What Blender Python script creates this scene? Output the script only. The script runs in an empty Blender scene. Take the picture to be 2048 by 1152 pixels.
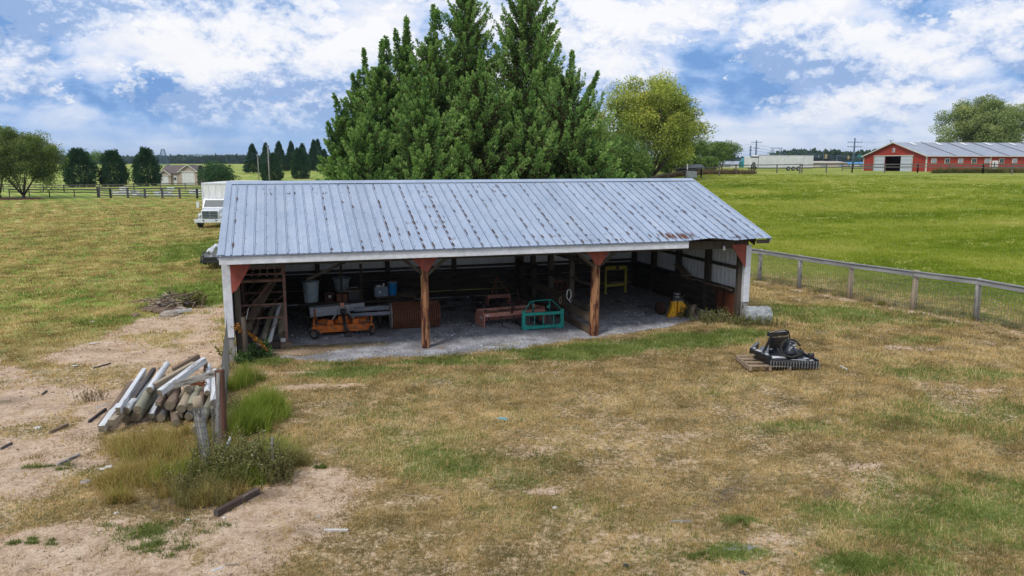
import bpy, math, random
import numpy as np
from mathutils import Vector, Matrix, Quaternion
R = math.radians
scene = bpy.context.scene
COL = scene.collection

# ------------------------------------------------------------------ camera
CAMH = 4.87; FPX = 1507.47; PITCH = 0.1638; PCX, PCY = 1024, 576
cd = bpy.data.cameras.new('camera'); cam = bpy.data.objects.new('camera', cd); COL.objects.link(cam)
cam.location = (0, 0, CAMH); cam.rotation_euler = (math.pi/2 - PITCH, 0, 0)
cd.sensor_width = 36; cd.lens = FPX/2048*36; cd.clip_start = 0.1; cd.clip_end = 30000
scene.camera = cam
scene.view_settings.view_transform = 'Standard'; scene.view_settings.look = 'None'
scene.view_settings.gamma = 1; scene.view_settings.exposure = 0.16
scene.view_settings.use_curve_mapping = False
scene.cycles.volume_bounces = 0; scene.cycles.max_bounces = 6; scene.cycles.transparent_max_bounces = 8

# ------------------------------------------------------------------ sun and sky
SUN_EL, SUN_AZ = 52, 215      # azimuth clockwise from +Y: behind the camera, to the left
sd = bpy.data.lights.new('sun', 'SUN'); sun = bpy.data.objects.new('sun', sd); COL.objects.link(sun)
sd.energy = 2.0; sd.angle = R(11); sd.color = (1.0, 0.95, 0.87)
sv = Vector((math.sin(R(SUN_AZ))*math.cos(R(SUN_EL)), math.cos(R(SUN_AZ))*math.cos(R(SUN_EL)), math.sin(R(SUN_EL))))
sun.rotation_euler = sv.to_track_quat('Z', 'Y').to_euler(); sun.location = (-20, -20, 40)

class NT:
    """small helper to write node trees"""
    def __init__(s, tree): s.t = tree; s.n = tree.nodes; s.l = tree.links
    def new(s, t, **kw):
        n = s.n.new(t)
        for k, v in kw.items(): setattr(n, k, v)
        return n
    def put(s, sock, v):
        if v is None: return
        if isinstance(v, bpy.types.NodeSocket): s.l.new(v, sock)
        else:
            if hasattr(sock.default_value, '__len__') and not hasattr(v, '__len__'): v = (v,)*len(sock.default_value)
            if hasattr(sock.default_value, '__len__') and len(sock.default_value) == 4 and len(v) == 3: v = (*v, 1)
            sock.default_value = v
    def math(s, op, a, b=None, c=None, clamp=False):
        n = s.new('ShaderNodeMath', operation=op); n.use_clamp = clamp
        s.put(n.inputs[0], a); s.put(n.inputs[1], b); s.put(n.inputs[2], c); return n.outputs[0]
    def vmath(s, op, a, b=None):
        n = s.new('ShaderNodeVectorMath', operation=op); s.put(n.inputs[0], a); s.put(n.inputs[1], b)
        return n.outputs[1] if op in ('LENGTH', 'DOT_PRODUCT') else n.outputs[0]
    def noise(s, vec, scale, detail=4, rough=0.55, dist=0.0):
        n = s.new('ShaderNodeTexNoise'); s.put(n.inputs['Vector'], vec); s.put(n.inputs['Scale'], scale)
        n.inputs['Detail'].default_value = detail; n.inputs['Roughness'].default_value = rough
        n.inputs['Distortion'].default_value = dist; return n.outputs[0]
    def voro(s, vec, scale, feature='F1', out=0):
        n = s.new('ShaderNodeTexVoronoi', feature=feature); s.put(n.inputs['Vector'], vec); s.put(n.inputs['Scale'], scale)
        return n.outputs[out]
    def ramp(s, f, stops, interp='LINEAR'):
        n = s.new('ShaderNodeValToRGB'); n.color_ramp.interpolation = interp; cr = n.color_ramp
        while len(cr.elements) < len(stops): cr.elements.new(0.5)
        for e, (p, c) in zip(cr.elements, stops):
            e.position = p; e.color = (c, c, c, 1) if not hasattr(c, '__len__') else (*c, 1)
        s.put(n.inputs[0], f); return n.outputs[0]
    def mix(s, f, a, b, mode='MIX'):
        n = s.new('ShaderNodeMix', data_type='RGBA', blend_type=mode)
        s.put(n.inputs[0], f); s.put(n.inputs[6], a); s.put(n.inputs[7], b); return n.outputs[2]
    def mapping(s, vec, scale=(1, 1, 1), loc=(0, 0, 0), rot=(0, 0, 0)):
        n = s.new('ShaderNodeMapping'); s.put(n.inputs[0], vec); n.inputs[1].default_value = loc
        n.inputs[2].default_value = rot; n.inputs[3].default_value = scale; return n.outputs[0]
    def bump(s, h, strength=0.3, dist=0.02):
        n = s.new('ShaderNodeBump'); n.inputs['Strength'].default_value = strength; n.inputs['Distance'].default_value = dist
        s.put(n.inputs['Height'], h); return n.outputs[0]

HEAD_T = 0.265
SKY_X, SKY_Z = 1.7, 7.2
CLOUDS = [(-.66, .17, .12, .07, -.55), (-.60, .09, .10, .03, -.35), (-.48, .085, .08, .022, -.50), (-.52, .035, .30, .014, -.10), (-.62, .215, .10, .02, .10), (-.52, .18, .06, .03, .16), (-.40, .175, .05, .02, .12), (-.52, .12, .035, .035, .16), (-.36, .16, .045, .010, -.15), (-.47, .19, .04, .012, -.20),
          (-.38, .11, .06, .02, .12), (-.30, .13, .05, .02, .08), (.10, .21, .05, .03, .16), (.33, .205, .04, .02, -.40), (.24, .13, .05, .012, -.12), (.40, .12, .06, .03, .10), (.55, .11, .12, .014, -.42), (.58, .17, .06, .035, .16), (.65, .22, .12, .02, -.12), (.47, .16, .04, .03, .10), (.12, .13, .05, .03, .12), (.58, .055, .12, .02, .06)]
def build_world():
    w = bpy.data.worlds.new('World'); scene.world = w; w.use_nodes = True
    w.cycles.sampling_method = 'MANUAL'; w.cycles.sample_map_resolution = 512
    t = NT(w.node_tree); t.n.clear()
    out = t.new('ShaderNodeOutputWorld'); bg = t.new('ShaderNodeBackground'); bg.inputs[1].default_value = 0.1
    t.l.new(bg.outputs[0], out.inputs[0])
    sky = t.new('ShaderNodeTexSky', sky_type='NISHITA'); sky.sun_disc = False
    sky.sun_elevation = R(SUN_EL); sky.sun_rotation = R(SUN_AZ); sky.altitude = 200; sky.dust_density = 0.6; sky.ozone_density = 2.5
    tc = t.new('ShaderNodeTexCoord'); d = tc.outputs['Generated']
    sep = t.new('ShaderNodeSeparateXYZ'); t.l.new(d, sep.inputs[0]); z = sep.outputs[2]
    zz = t.math('ADD', t.math('MAXIMUM', z, 0.0), 0.10)
    comb = t.new('ShaderNodeCombineXYZ')
    t.put(comb.inputs[0], t.math('DIVIDE', sep.outputs[0], zz)); t.put(comb.inputs[1], t.math('DIVIDE', sep.outputs[1], zz))
    P = comb.outputs[0]
    # cumulus: billows read off the view direction, broken by a flatter layer seen in perspective
    wn = t.new('ShaderNodeTexNoise'); t.put(wn.inputs['Vector'], d); wn.inputs['Scale'].default_value = 6.0; wn.inputs['Detail'].default_value = 4
    wob = t.vmath('MULTIPLY', t.vmath('SUBTRACT', wn.outputs[1], (0.5, 0.5, 0.5)), (0.05, 0.05, 0.04))
    dw = t.vmath('ADD', d, wob)
    def heads(dz):
        v = t.mapping(dw, scale=(1, 1, 1.9), loc=(SKY_X, 0.4, SKY_Z + dz))
        n = t.new('ShaderNodeTexVoronoi', feature='F1'); t.put(n.inputs['Vector'], v); n.inputs['Scale'].default_value = 5.5
        n.inputs['Detail'].default_value = 2.0; n.inputs['Roughness'].default_value = 0.62; n.inputs['Lacunarity'].default_value = 2.3; n.normalize = True
        b = t.noise(v, 3.8, 8, 0.66)
        return t.math('SUBTRACT', t.math('MULTIPLY', b, 0.90), t.math('MULTIPLY', n.outputs[0], 0.62))
    h0 = heads(0.0); h1 = heads(0.09)
    layer = t.noise(t.mapping(P, scale=(1, 1, 1), loc=(7.3, 2.2, 0)), 1.0, 8, 0.6, 0.3)
    sw = t.new('ShaderNodeSeparateXYZ'); t.l.new(dw, sw.inputs[0]); yy = t.math('MAXIMUM', sw.outputs[1], 0.05)
    qx = t.math('DIVIDE', sw.outputs[0], yy); qz = t.math('DIVIDE', sw.outputs[2], yy)
    shade = t.math('ADD', t.math('MULTIPLY', t.math('SUBTRACT', h0, h1), 2.1), t.math('ADD', t.math('MULTIPLY', h0, 0.85), t.math('ADD', t.math('MULTIPLY', layer, 0.34), 0.03)))
    for ax, az_, rx, rz, k in CLOUDS:                    # big cloud masses: dark bases below zero, sunlit heads above
        e = t.math('ADD', t.math('POWER', t.math('MULTIPLY', t.math('SUBTRACT', qx, ax), 1/rx), 2.0), t.math('POWER', t.math('MULTIPLY', t.math('SUBTRACT', qz, az_), 1/rz), 2.0))
        shade = t.math('ADD', shade, t.math('MULTIPLY', t.math('EXPONENT', t.math('MULTIPLY', e, -1.0)), k))
    cover = t.ramp(t.math('ADD', h0, t.math('MULTIPLY', layer, 0.5)), [(0.14, 0.5), (0.28, 1.0)])
    cloud = t.ramp(shade, [(0.02, (1.6, 3.2, 6.4)), (0.16, (2.6, 4.3, 7.4)), (0.30, (4.5, 5.7, 8.2)), (0.44, (6.3, 7.1, 8.8)), (0.60, (7.7, 8.0, 8.9)), (0.82, (8.9, 8.9, 9.1))])
    blue = t.mix(0.7, sky.outputs[0], (1.5, 3.2, 7.0))
    c = t.mix(cover, blue, cloud)
    # nearer cumulus heads with hard sunlit rims and grey bases, in front of the sheet
    def head2(dz, sc=1.0):
        v = t.mapping(d, scale=(1, 1, 1.55), loc=(4.2, 7.7, 3.1 + dz))
        n = t.new('ShaderNodeTexVoronoi', feature='F1'); t.put(n.inputs['Vector'], t.vmath('ADD', v, t.vmath('MULTIPLY', wob, (.8, .8, .8)))); n.inputs['Scale'].default_value = 10.0
        n.inputs['Detail'].default_value = 4.0; n.inputs['Roughness'].default_value = 0.72; n.inputs['Lacunarity'].default_value = 2.2; n.normalize = True
        return t.math('SUBTRACT', t.noise(v, 4.6, 8, 0.66), t.math('MULTIPLY', n.outputs[0], 0.60))
    k0 = head2(0.0); k1 = head2(0.055); k2 = head2(0.014)
    m = t.ramp(k0, [(HEAD_T, 0.0), (HEAD_T + 0.022, 1.0)])
    hs = t.math('ADD', t.math('ADD', t.math('ADD', t.math('MULTIPLY', t.math('SUBTRACT', k0, k1), 2.2), t.math('MULTIPLY', t.math('SUBTRACT', k0, k2), 3.6)), 0.46), t.math('MULTIPLY', t.math('SUBTRACT', shade, 0.42), 0.9))
    hc = t.ramp(hs, [(0.08, (3.0, 4.3, 6.9)), (0.28, (5.0, 6.0, 8.1)), (0.46, (6.7, 7.3, 8.6)), (0.64, (8.1, 8.3, 9.0)), (0.90, (9.1, 9.1, 9.2))])
    c = t.mix(t.math('MULTIPLY', m, 0.85), c, hc)
    # the far band above the horizon: thin blue-grey stratus
    band = t.ramp(z, [(0.0, 1.0), (0.025, 0.7), (0.07, 0.0)])
    bandn = t.noise(t.mapping(d, scale=(1, 1, 9), loc=(2, 1, 4)), 3.4, 6, 0.58)
    bandc = t.ramp(t.math('ADD', bandn, t.math('MULTIPLY', qx, 0.12)), [(0.34, (2.2, 4.4, 8.0)), (0.48, (4.0, 5.8, 8.5)), (0.62, (7.0, 7.8, 9.3))])
    c = t.mix(t.math('MULTIPLY', band, 0.85), c, bandc)
    t.l.new(c, bg.inputs[0])
build_world()

# ------------------------------------------------------------------ maths helpers
def gp(px, py, z=0.0):
    """photo pixel (2048 wide) to the point of height z seen there"""
    u = (px - PCX)/FPX; v = -(py - PCY)/FPX; c, s = math.cos(PITCH), math.sin(PITCH)
    d = (u, c + s*v, -s + c*v); k = (z - CAMH)/d[2]
    return Vector((d[0]*k, d[1]*k, z))
def at(px, py, Y):
    """photo pixel to the point at distance Y (world y)"""
    u = (px - PCX)/FPX; v = -(py - PCY)/FPX; c, s = math.cos(PITCH), math.sin(PITCH)
    d = (u, c + s*v, -s + c*v); k = Y/d[1]
    return Vector((d[0]*k, Y, CAMH + d[2]*k))
def _h(ix, iy, seed):
    n = (ix.astype(np.int64)*374761393 + iy.astype(np.int64)*668265263 + seed*1442695041) & 0xffffffff
    n = ((n ^ (n >> 13))*1274126177) & 0xffffffff
    return ((n ^ (n >> 16)) & 0xffff)/65535.0
def vn(x, y, seed=0):
    x = np.asarray(x, float); y = np.asarray(y, float)
    ix = np.floor(x); iy = np.floor(y); fx = x-ix; fy = y-iy; fx = fx*fx*(3-2*fx); fy = fy*fy*(3-2*fy)
    a = _h(ix, iy, seed); b = _h(ix+1, iy, seed); c = _h(ix, iy+1, seed); d = _h(ix+1, iy+1, seed)
    return (a*(1-fx)+b*fx)*(1-fy) + (c*(1-fx)+d*fx)*fy
def fbm(x, y, o=4, seed=0):
    r = 0; amp = 0.5; tot = 0
    for i in range(o):
        r = r + amp*vn(x*2**i, y*2**i, seed+i*7); tot += amp; amp *= 0.5
    return r/tot
def ss(a, b, x):
    t = np.clip((np.asarray(x, float)-a)/(b-a), 0, 1); return t*t*(3-2*t)

OX, OY, YAW, BAY = -6.9834, 18.2789, 0.2936, 4.88
SL = 3*BAY
cy_, sy_ = math.cos(YAW), math.sin(YAW)
def SH(a, b, z=0.0): return Vector((OX + a*cy_ - b*sy_, OY + a*sy_ + b*cy_, z))
def inv(x, y): dx = x-OX; dy = y-OY; return dx*cy_+dy*sy_, -dx*sy_+dy*cy_

def T(x, y):
    """terrain height"""
    x = np.asarray(x, float); y = np.asarray(y, float)
    D = np.hypot(x, y); az = np.degrees(np.arctan2(x, np.maximum(y, 1e-3)))
    az = np.where(y <= 0, np.where(x > 0, 40, -40), az)
    rt = ss(2, 15, az)
    dr = ss(34, 140, D)*0.75 + 0.25*np.clip((D-34)/106, 0, 1)
    zr = 3.42*dr - 0.9*ss(240, 900, D)
    zl = 2.5*ss(185, 310, D) + 2.0*ss(300, 620, D) - 1.5*ss(640, 1100, D)
    z = zr*rt + zl*(1-rt)
    a, b = inv(x, y)
    z = z + 0.13*ss(9, 15, a)*(1-ss(30, 60, D))*ss(3, 14, y)
    inside = ss(-1.5, 0.3, b)*(1-ss(8, 9, b))*ss(-1, .3, a)*(1-ss(SL-.3, SL+1, a))
    z = z + (fbm(x*0.35, y*0.35, 3, 5)-0.5)*0.16*(1-inside)*(1-0.4*ss(30, 60, D))*ss(2, 8, y)
    z = z + (fbm(x*1.7, y*1.7, 3, 9)-0.5)*0.045*(1-0.6*inside)
    z = z - 3.0*ss(1100, 2600, D)
    return z
def G(px, py, it=6):
    """photo pixel to the terrain point seen there"""
    z = 0.0
    for _ in range(it):
        p = gp(px, py, z); z = float(T(p.x, p.y))
    return Vector((p.x, p.y, z))
def tz(x, y): return float(T(x, y))

# ------------------------------------------------------------------ objects helpers
def tag(o, label=None, cat=None, group=None, kind=None):
    if label: o['label'] = label
    if cat: o['category'] = cat
    if group: o['group'] = group
    if kind: o['kind'] = kind
    return o
def empty(name, loc=(0, 0, 0), rz=0.0, label=None, cat=None, group=None):
    o = bpy.data.objects.new(name, None); COL.objects.link(o); o.location = loc; o.rotation_euler = (0, 0, rz)
    o.empty_display_size = 0.2
    return tag(o, label, cat, group)
def copy_tree(o, parent=None):
    c = o.copy(); COL.objects.link(c)
    if parent is not None: c.parent = parent
    for ch in list(o.children): copy_tree(ch, c)
    return c

class MB:
    def __init__(s): s.v = []; s.f = []; s.m = []; s.sm = []; s.mi = 0
    def add(s, vs, fs, M=None, smooth=False):
        n = len(s.v)
        for v in vs:
            v = Vector(v)
            if M is not None: v = M @ v
            s.v.append(tuple(v))
        for f in fs: s.f.append(tuple(i+n for i in f)); s.m.append(s.mi); s.sm.append(smooth)
        return s
    def box(s, c, sz, rz=0.0, M=None, taper=1.0):
        x, y, z = sz[0]/2, sz[1]/2, sz[2]/2; t = taper
        vs = [(-x, -y, -z), (x, -y, -z), (x, y, -z), (-x, y, -z), (-x*t, -y*t, z), (x*t, -y*t, z), (x*t, y*t, z), (-x*t, y*t, z)]
        m = Matrix.Translation(Vector(c)) @ Matrix.Rotation(rz, 4, 'Z')
        if M is not None: m = M @ m
        return s.add(vs, [(0, 3, 2, 1), (4, 5, 6, 7), (0, 1, 5, 4), (1, 2, 6, 5), (2, 3, 7, 6), (3, 0, 4, 7)], m)
    def bar(s, p, q, w, h=None, up=(0, 0, 1), roll=0.0):
        h = w if h is None else h
        p = Vector(p); q = Vector(q); d = (q-p); L = d.length; d.normalize()
        up = Vector(up)
        if abs(d.dot(up)) > 0.98: up = Vector((0, 1, 0))
        sx = d.cross(up).normalized(); su = sx.cross(d).normalized()
        if roll: qn = Quaternion(d, roll); sx = qn @ sx; su = qn @ su
        vs = []
        for e in (p, q):
            for a, b in ((-1, -1), (1, -1), (1, 1), (-1, 1)): vs.append(e + sx*(a*w/2) + su*(b*h/2))
        return s.add(vs, [(3, 2, 1, 0), (4, 5, 6, 7), (0, 1, 5, 4), (1, 2, 6, 5), (2, 3, 7, 6), (3, 0, 4, 7)])
    def tube(s, p, q, r0, r1=None, n=10, cap=True): return s.pipe([p, q], [r0, r0 if r1 is None else r1], n, cap)
    def pipe(s, pts, r, n=8, cap=True, closed=False):
        pts = [Vector(p) for p in pts]; k = len(pts)
        rs = r if hasattr(r, '__len__') else [r]*k
        vs = []; prev = None
        for i, p in enumerate(pts):
            if closed: d = pts[(i+1) % k]-pts[i-1]
            else: d = pts[min(i+1, k-1)]-pts[max(i-1, 0)]
            if d.length < 1e-9: d = Vector((0, 0, 1))
            d.normalize()
            if prev is None:
                ref = Vector((0, 0, 1)) if abs(d.z) < 0.9 else Vector((1, 0, 0))
                u = d.cross(ref).normalized()
            else:
                u = (prev - d*prev.dot(d)); u = u.normalized() if u.length > 1e-6 else d.orthogonal().normalized()
            prev = u; w = d.cross(u)
            for j in range(n):
                a = 2*math.pi*j/n; vs.append(p + (u*math.cos(a)+w*math.sin(a))*rs[i])
        fs = []
        for i in range(k if closed else k-1):
            for j in range(n):
                j2 = (j+1) % n; i2 = (i+1) % k
                fs.append((i*n+j, i*n+j2, i2*n+j2, i2*n+j))
        s.add(vs, fs, smooth=n > 5)
        if cap and not closed:
            base = len(s.v)-len(vs)
            s.f.append(tuple(base+j for j in range(n))[::-1]); s.m.append(s.mi); s.sm.append(False)
            s.f.append(tuple(base+(k-1)*n+j for j in range(n))); s.m.append(s.mi); s.sm.append(False)
        return s
    def lathe(s, prof, n=20, c=(0, 0, 0), axis='Z', M=None, closed=False):
        vs = []; k = len(prof)
        for r, h in prof:
            for j in range(n):
                a = 2*math.pi*j/n
                if axis == 'Z': v = (r*math.cos(a), r*math.sin(a), h)
                elif axis == 'X': v = (h, r*math.cos(a), r*math.sin(a))
                else: v = (r*math.sin(a), h, r*math.cos(a))
                vs.append(v)
        fs = []
        for i in range(k if closed else k-1):
            for j in range(n): fs.append((i*n+j, i*n+(j+1) % n, ((i+1) % k)*n+(j+1) % n, ((i+1) % k)*n+j))
        m = Matrix.Translation(Vector(c)); m = (M @ m) if M is not None else m
        return s.add(vs, fs, m, smooth=True)
    def prism(s, poly, d, M=None):
        """poly in the XZ plane, extruded d along +Y"""
        k = len(poly)
        vs = [(x, 0, z) for x, z in poly] + [(x, d, z) for x, z in poly]
        fs = [tuple(range(k)), tuple(range(2*k-1, k-1, -1))] + [((i+1) % k, i, k+i, k+(i+1) % k) for i in range(k)]
        return s.add(vs, fs, M)
    def build(s, name, mats, parent=None, loc=None, rz=0.0, bevel=0.0):
        me = bpy.data.meshes.new(name); me.from_pydata(s.v, [], s.f)
        mats = mats if isinstance(mats, (list, tuple)) else [mats]
        for m in mats: me.materials.append(m)
        me.polygons.foreach_set('material_index', s.m); me.polygons.foreach_set('use_smooth', s.sm)
        me.update()
        o = bpy.data.objects.new(name, me); COL.objects.link(o)
        if parent is not None: o.parent = parent
        if loc is not None: o.location = loc
        o.rotation_euler = (0, 0, rz)
        if bevel:
            b = o.modifiers.new('bevel', 'BEVEL'); b.width = bevel; b.segments = 2; b.limit_method = 'ANGLE'; b.angle_limit = R(40)
        return o

def npmesh(name, V, F, mat, parent=None, col=None, smooth=False, colname='tint'):
    """V (n,3), F (m,k) arrays straight into a mesh"""
    V = np.ascontiguousarray(V, np.float32); F = np.ascontiguousarray(F, np.int32)
    me = bpy.data.meshes.new(name); k = F.shape[1]
    me.vertices.add(len(V)); me.vertices.foreach_set('co', V.ravel())
    me.loops.add(F.size); me.loops.foreach_set('vertex_index', F.ravel())
    me.polygons.add(len(F)); me.polygons.foreach_set('loop_start', np.arange(0, F.size, k, dtype=np.int32))
    try: me.polygons.foreach_set('loop_total', np.full(len(F), k, np.int32))
    except Exception: pass
    if smooth: me.polygons.foreach_set('use_smooth', np.ones(len(F), bool))
    if col is not None:
        for cn, c in (col.items() if isinstance(col, dict) else {colname: col}.items()):
            at_ = me.attributes.new(cn, 'FLOAT_COLOR', 'POINT')
            c = np.ascontiguousarray(np.concatenate([c, np.ones((len(c), 1))], 1) if c.shape[1] == 3 else c, np.float32)
            at_.data.foreach_set('color', c.ravel())
    for m in (mat if isinstance(mat, (list, tuple)) else [mat]): me.materials.append(m)
    me.update(calc_edges=True); me.validate()
    o = bpy.data.objects.new(name, me); COL.objects.link(o)
    if parent is not None: o.parent = parent
    return o

# ------------------------------------------------------------------ materials
def base_mat(name, rough=0.8, metal=0.0, spec=0.3):
    m = bpy.data.materials.new(name); m.use_nodes = True; t = NT(m.node_tree)
    b = t.n['Principled BSDF']; b.inputs['Roughness'].default_value = rough; b.inputs['Metallic'].default_value = metal
    b.inputs['Specular IOR Level'].default_value = spec
    return m, t, b
def pmat(name, c1, c2=None, scale=6, rough=0.8, metal=0.0, stretch=(1, 1, 1), bump=0.15, spec=0.3, lo=0.35, hi=0.65, spots=None, spot_scale=9, spot_lo=0.6, bdist=0.01, detail=6):
    """two-tone noise material, optionally with blotches of a third colour (rust, bare wood, lichen)"""
    m, t, b = base_mat(name, rough, metal, spec)
    tc = t.new('ShaderNodeTexCoord'); oi = t.new('ShaderNodeObjectInfo')
    v = t.vmath('ADD', tc.outputs['Object'], t.vmath('MULTIPLY', oi.outputs['Location'], (0.37, 0.53, 0.71)))
    vs = t.mapping(v, scale=stretch)
    n = t.noise(vs, scale, detail, 0.6)
    c2 = c2 or tuple(x*0.7 for x in c1)
    c = t.ramp(n, [(lo, c1), (hi, c2)])
    fine = t.noise(vs, scale*6, 4, 0.6)
    c = t.mix(0.35, c, t.ramp(fine, [(0.3, 0.55), (0.7, 1.25)]), 'MULTIPLY')
    if spots:
        sn = t.noise(t.mapping(v, scale=tuple(min(1, x*1.6) for x in stretch)), spot_scale, 6, 0.65)
        c = t.mix(t.ramp(sn, [(spot_lo, 0), (spot_lo+0.06, 1)]), c, spots)
    t.l.new(c, b.inputs['Base Color'])
    if bump: t.l.new(t.bump(fine, bump, bdist), b.inputs['Normal'])
    return m
ALX, ALY, ALZ = (0.12, 1, 1), (1, 0.12, 1), (1, 1, 0.12)
M = {}
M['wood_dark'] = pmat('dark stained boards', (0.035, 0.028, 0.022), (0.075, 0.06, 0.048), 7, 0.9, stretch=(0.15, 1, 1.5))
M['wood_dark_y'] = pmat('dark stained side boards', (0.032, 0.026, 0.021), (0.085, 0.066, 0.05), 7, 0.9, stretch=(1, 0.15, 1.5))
M['wood_brown_y'] = pmat('brown partition boards', (0.09, 0.065, 0.045), (0.17, 0.13, 0.09), 6, 0.9, stretch=(1, 0.15, 1.5))
M['wood_post'] = pmat('dark frame timber', (0.05, 0.04, 0.032), (0.1, 0.08, 0.062), 7, 0.9, stretch=ALZ)
M['wood_grey'] = pmat('weathered grey timber', (0.19, 0.18, 0.165), (0.38, 0.36, 0.335), 9, 0.9, stretch=ALZ, spots=(0.08, 0.07, 0.06), spot_lo=0.56)
M['wood_grey_x'] = pmat('weathered grey rail', (0.20, 0.20, 0.205), (0.36, 0.36, 0.365), 9, 0.9, stretch=ALX, spots=(0.12, 0.11, 0.10), spot_lo=0.64)
M['pole_orange'] = pmat('peeling orange brown pole', (0.22, 0.08, 0.035), (0.50, 0.26, 0.13), 14, 0.8, stretch=(1, 1, 0.10), spots=(0.07, 0.022, 0.013), spot_scale=9, spot_lo=0.50, bump=0.9, bdist=.02)
M['siding_in'] = pmat('white ribbed siding', (0.82, 0.83, 0.86), (0.72, 0.73, 0.76), 3, 0.6, stretch=(1, 1, 0.3))
M['trim_white'] = pmat('white painted trim', (0.74, 0.76, 0.80), (0.60, 0.62, 0.66), 3, 0.5, stretch=(0.5, 1, 0.6), spots=(0.38, 0.36, 0.34), spot_scale=7, spot_lo=0.68, bump=0.05)
M['red_panel'] = pmat('faded red siding', (0.36, 0.085, 0.06), (0.22, 0.06, 0.045), 9, 0.75, stretch=(1, 1, .3), spots=(.16, .10, .09), spot_lo=.6)
M['galv'] = pmat('galvanised steel', (0.46, 0.56, 0.62), (0.30, 0.38, 0.43), 8, 0.45, metal=0.25, bump=0.05)
M['rust'] = pmat('rusty steel', (0.17, 0.065, 0.035), (0.26, 0.11, 0.06), 12, 0.9, bump=0.3)
M['rust_dark'] = pmat('dark rusty steel', (0.035, 0.017, 0.012), (0.085, 0.036, 0.024), 12, 0.9, bump=0.3)
M['rack'] = pmat('rusty painted steel', (0.26, 0.17, 0.14), (0.17, 0.075, 0.05), 9, 0.8, bump=0.2)
M['orange'] = pmat('orange machine paint', (0.66, 0.16, 0.02), (0.48, 0.12, 0.02), 5, 0.6, spots=(0.16, 0.09, 0.045), spot_scale=7, spot_lo=0.53, bump=0.1)
M['yellow'] = pmat('yellow machine paint', (0.78, 0.40, 0.02), (0.66, 0.31, 0.02), 5, 0.5, spots=(0.10, 0.06, 0.03), spot_scale=9, spot_lo=0.66, bump=0.05)
M['yellow_dull'] = pmat('dull yellow steel', (0.50, 0.42, 0.05), (0.36, 0.30, 0.04), 6, 0.6, spots=(0.12, 0.10, 0.05), spot_lo=0.66)
M['pinkred'] = pmat('faded pinkish red paint', (0.58, 0.27, 0.21), (0.46, 0.20, 0.15), 4, 0.7, spots=(0.20, 0.09, 0.05), spot_lo=0.62)
M['teal'] = pmat('teal machine paint', (0.02, 0.33, 0.27), (0.02, 0.24, 0.20), 5, 0.5, spots=(0.12, 0.13, 0.11), spot_scale=8, spot_lo=0.70, bump=0.05)
M['black_steel'] = pmat('black steel', (0.02, 0.02, 0.022), (0.035, 0.034, 0.034), 8, 0.5, bump=0.05, spec=0.5)
M['gloss_black'] = pmat('glossy black paint', (0.010, 0.012, 0.018), (0.018, 0.021, 0.03), 4, 0.28, bump=0.02, spec=0.6)
M['rubber'] = pmat('black rubber', (0.022, 0.022, 0.023), (0.045, 0.043, 0.04), 12, 0.9)
M['steel'] = pmat('bare steel', (0.45, 0.45, 0.45), (0.3, 0.3, 0.3), 12, 0.4, metal=0.7)
M['decal'] = pmat('white decals', (0.72, 0.72, 0.72), (0.6, 0.6, 0.6), 20, 0.5, bump=0)
M['blue'] = pmat('bright blue plastic', (0.03, 0.27, 0.62), (0.02, 0.22, 0.52), 4, 0.4, bump=0.02)
M['crate'] = pmat('grey blue plastic', (0.22, 0.26, 0.33), (0.17, 0.2, 0.26), 6, 0.5)
M['beam_white'] = pmat('dull white sheet metal', (0.58, 0.60, 0.64), (0.42, 0.44, 0.48), 3, 0.5, stretch=ALX, bump=0.03)
M['beam_grey'] = pmat('dull grey steel channel', (0.33, 0.36, 0.42), (0.25, 0.27, 0.32), 3, 0.5, stretch=ALX, bump=0.03)
M['pallet'] = pmat('raw pallet wood', (0.36, 0.27, 0.19), (0.27, 0.20, 0.14), 8, 0.9, stretch=ALX)
M['plywood'] = pmat('red brown plywood', (0.16, 0.05, 0.025), (0.11, 0.035, 0.02), 5, 0.8)
M['white_plastic'] = pmat('white plastic sheet', (0.72, 0.73, 0.75), (0.58, 0.6, 0.62), 5, 0.35, bump=0.5, bdist=0.03, spec=0.5)
M['silver_wrap'] = pmat('silver grey bale wrap', (0.78, 0.80, 0.82), (0.36, 0.40, 0.40), 9, 0.22, bump=1.0, bdist=0.08, spec=0.6)
M['truck_white'] = pmat('white truck paint', (0.70, 0.73, 0.75), (0.62, 0.65, 0.67), 2, 0.35, bump=0.0, spec=0.5)
M['box_white'] = pmat('aged white panel', (0.80, 0.80, 0.79), (0.74, 0.73, 0.71), 2, 0.5, stretch=ALZ, bump=0.0)
M['glass_dark'] = pmat('dark window glass', (0.03, 0.055, 0.07), (0.045, 0.075, 0.09), 2, 0.35, bump=0, spec=0.25)
M['chrome'] = pmat('dull chrome', (0.5, 0.52, 0.53), (0.35, 0.37, 0.38), 5, 0.25, metal=0.8, bump=0)
M['log_white'] = pmat('white painted log', (0.66, 0.67, 0.68), (0.55, 0.56, 0.57), 4, 0.7, stretch=ALZ, spots=(0.22, 0.20, 0.18), spot_scale=9, spot_lo=0.57, bump=0.3)
M['log_green'] = pmat('greenish weathered log', (0.33, 0.31, 0.22), (0.23, 0.22, 0.155), 6, 0.9, stretch=ALZ, spots=(0.13, 0.12, 0.08), spot_lo=0.63, bump=0.4)
M['log_brown'] = pmat('brown weathered log', (0.24, 0.17, 0.12), (0.15, 0.105, 0.075), 7, 0.9, stretch=ALZ, spots=(0.36, 0.31, 0.26), spot_lo=0.64, bump=0.4)
M['log_tan'] = pmat('tan sawn timber', (0.42, 0.34, 0.24), (0.31, 0.25, 0.175), 6, 0.9, stretch=ALZ, spots=(0.16, 0.12, 0.09), spot_lo=0.64, bump=0.3)
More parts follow.
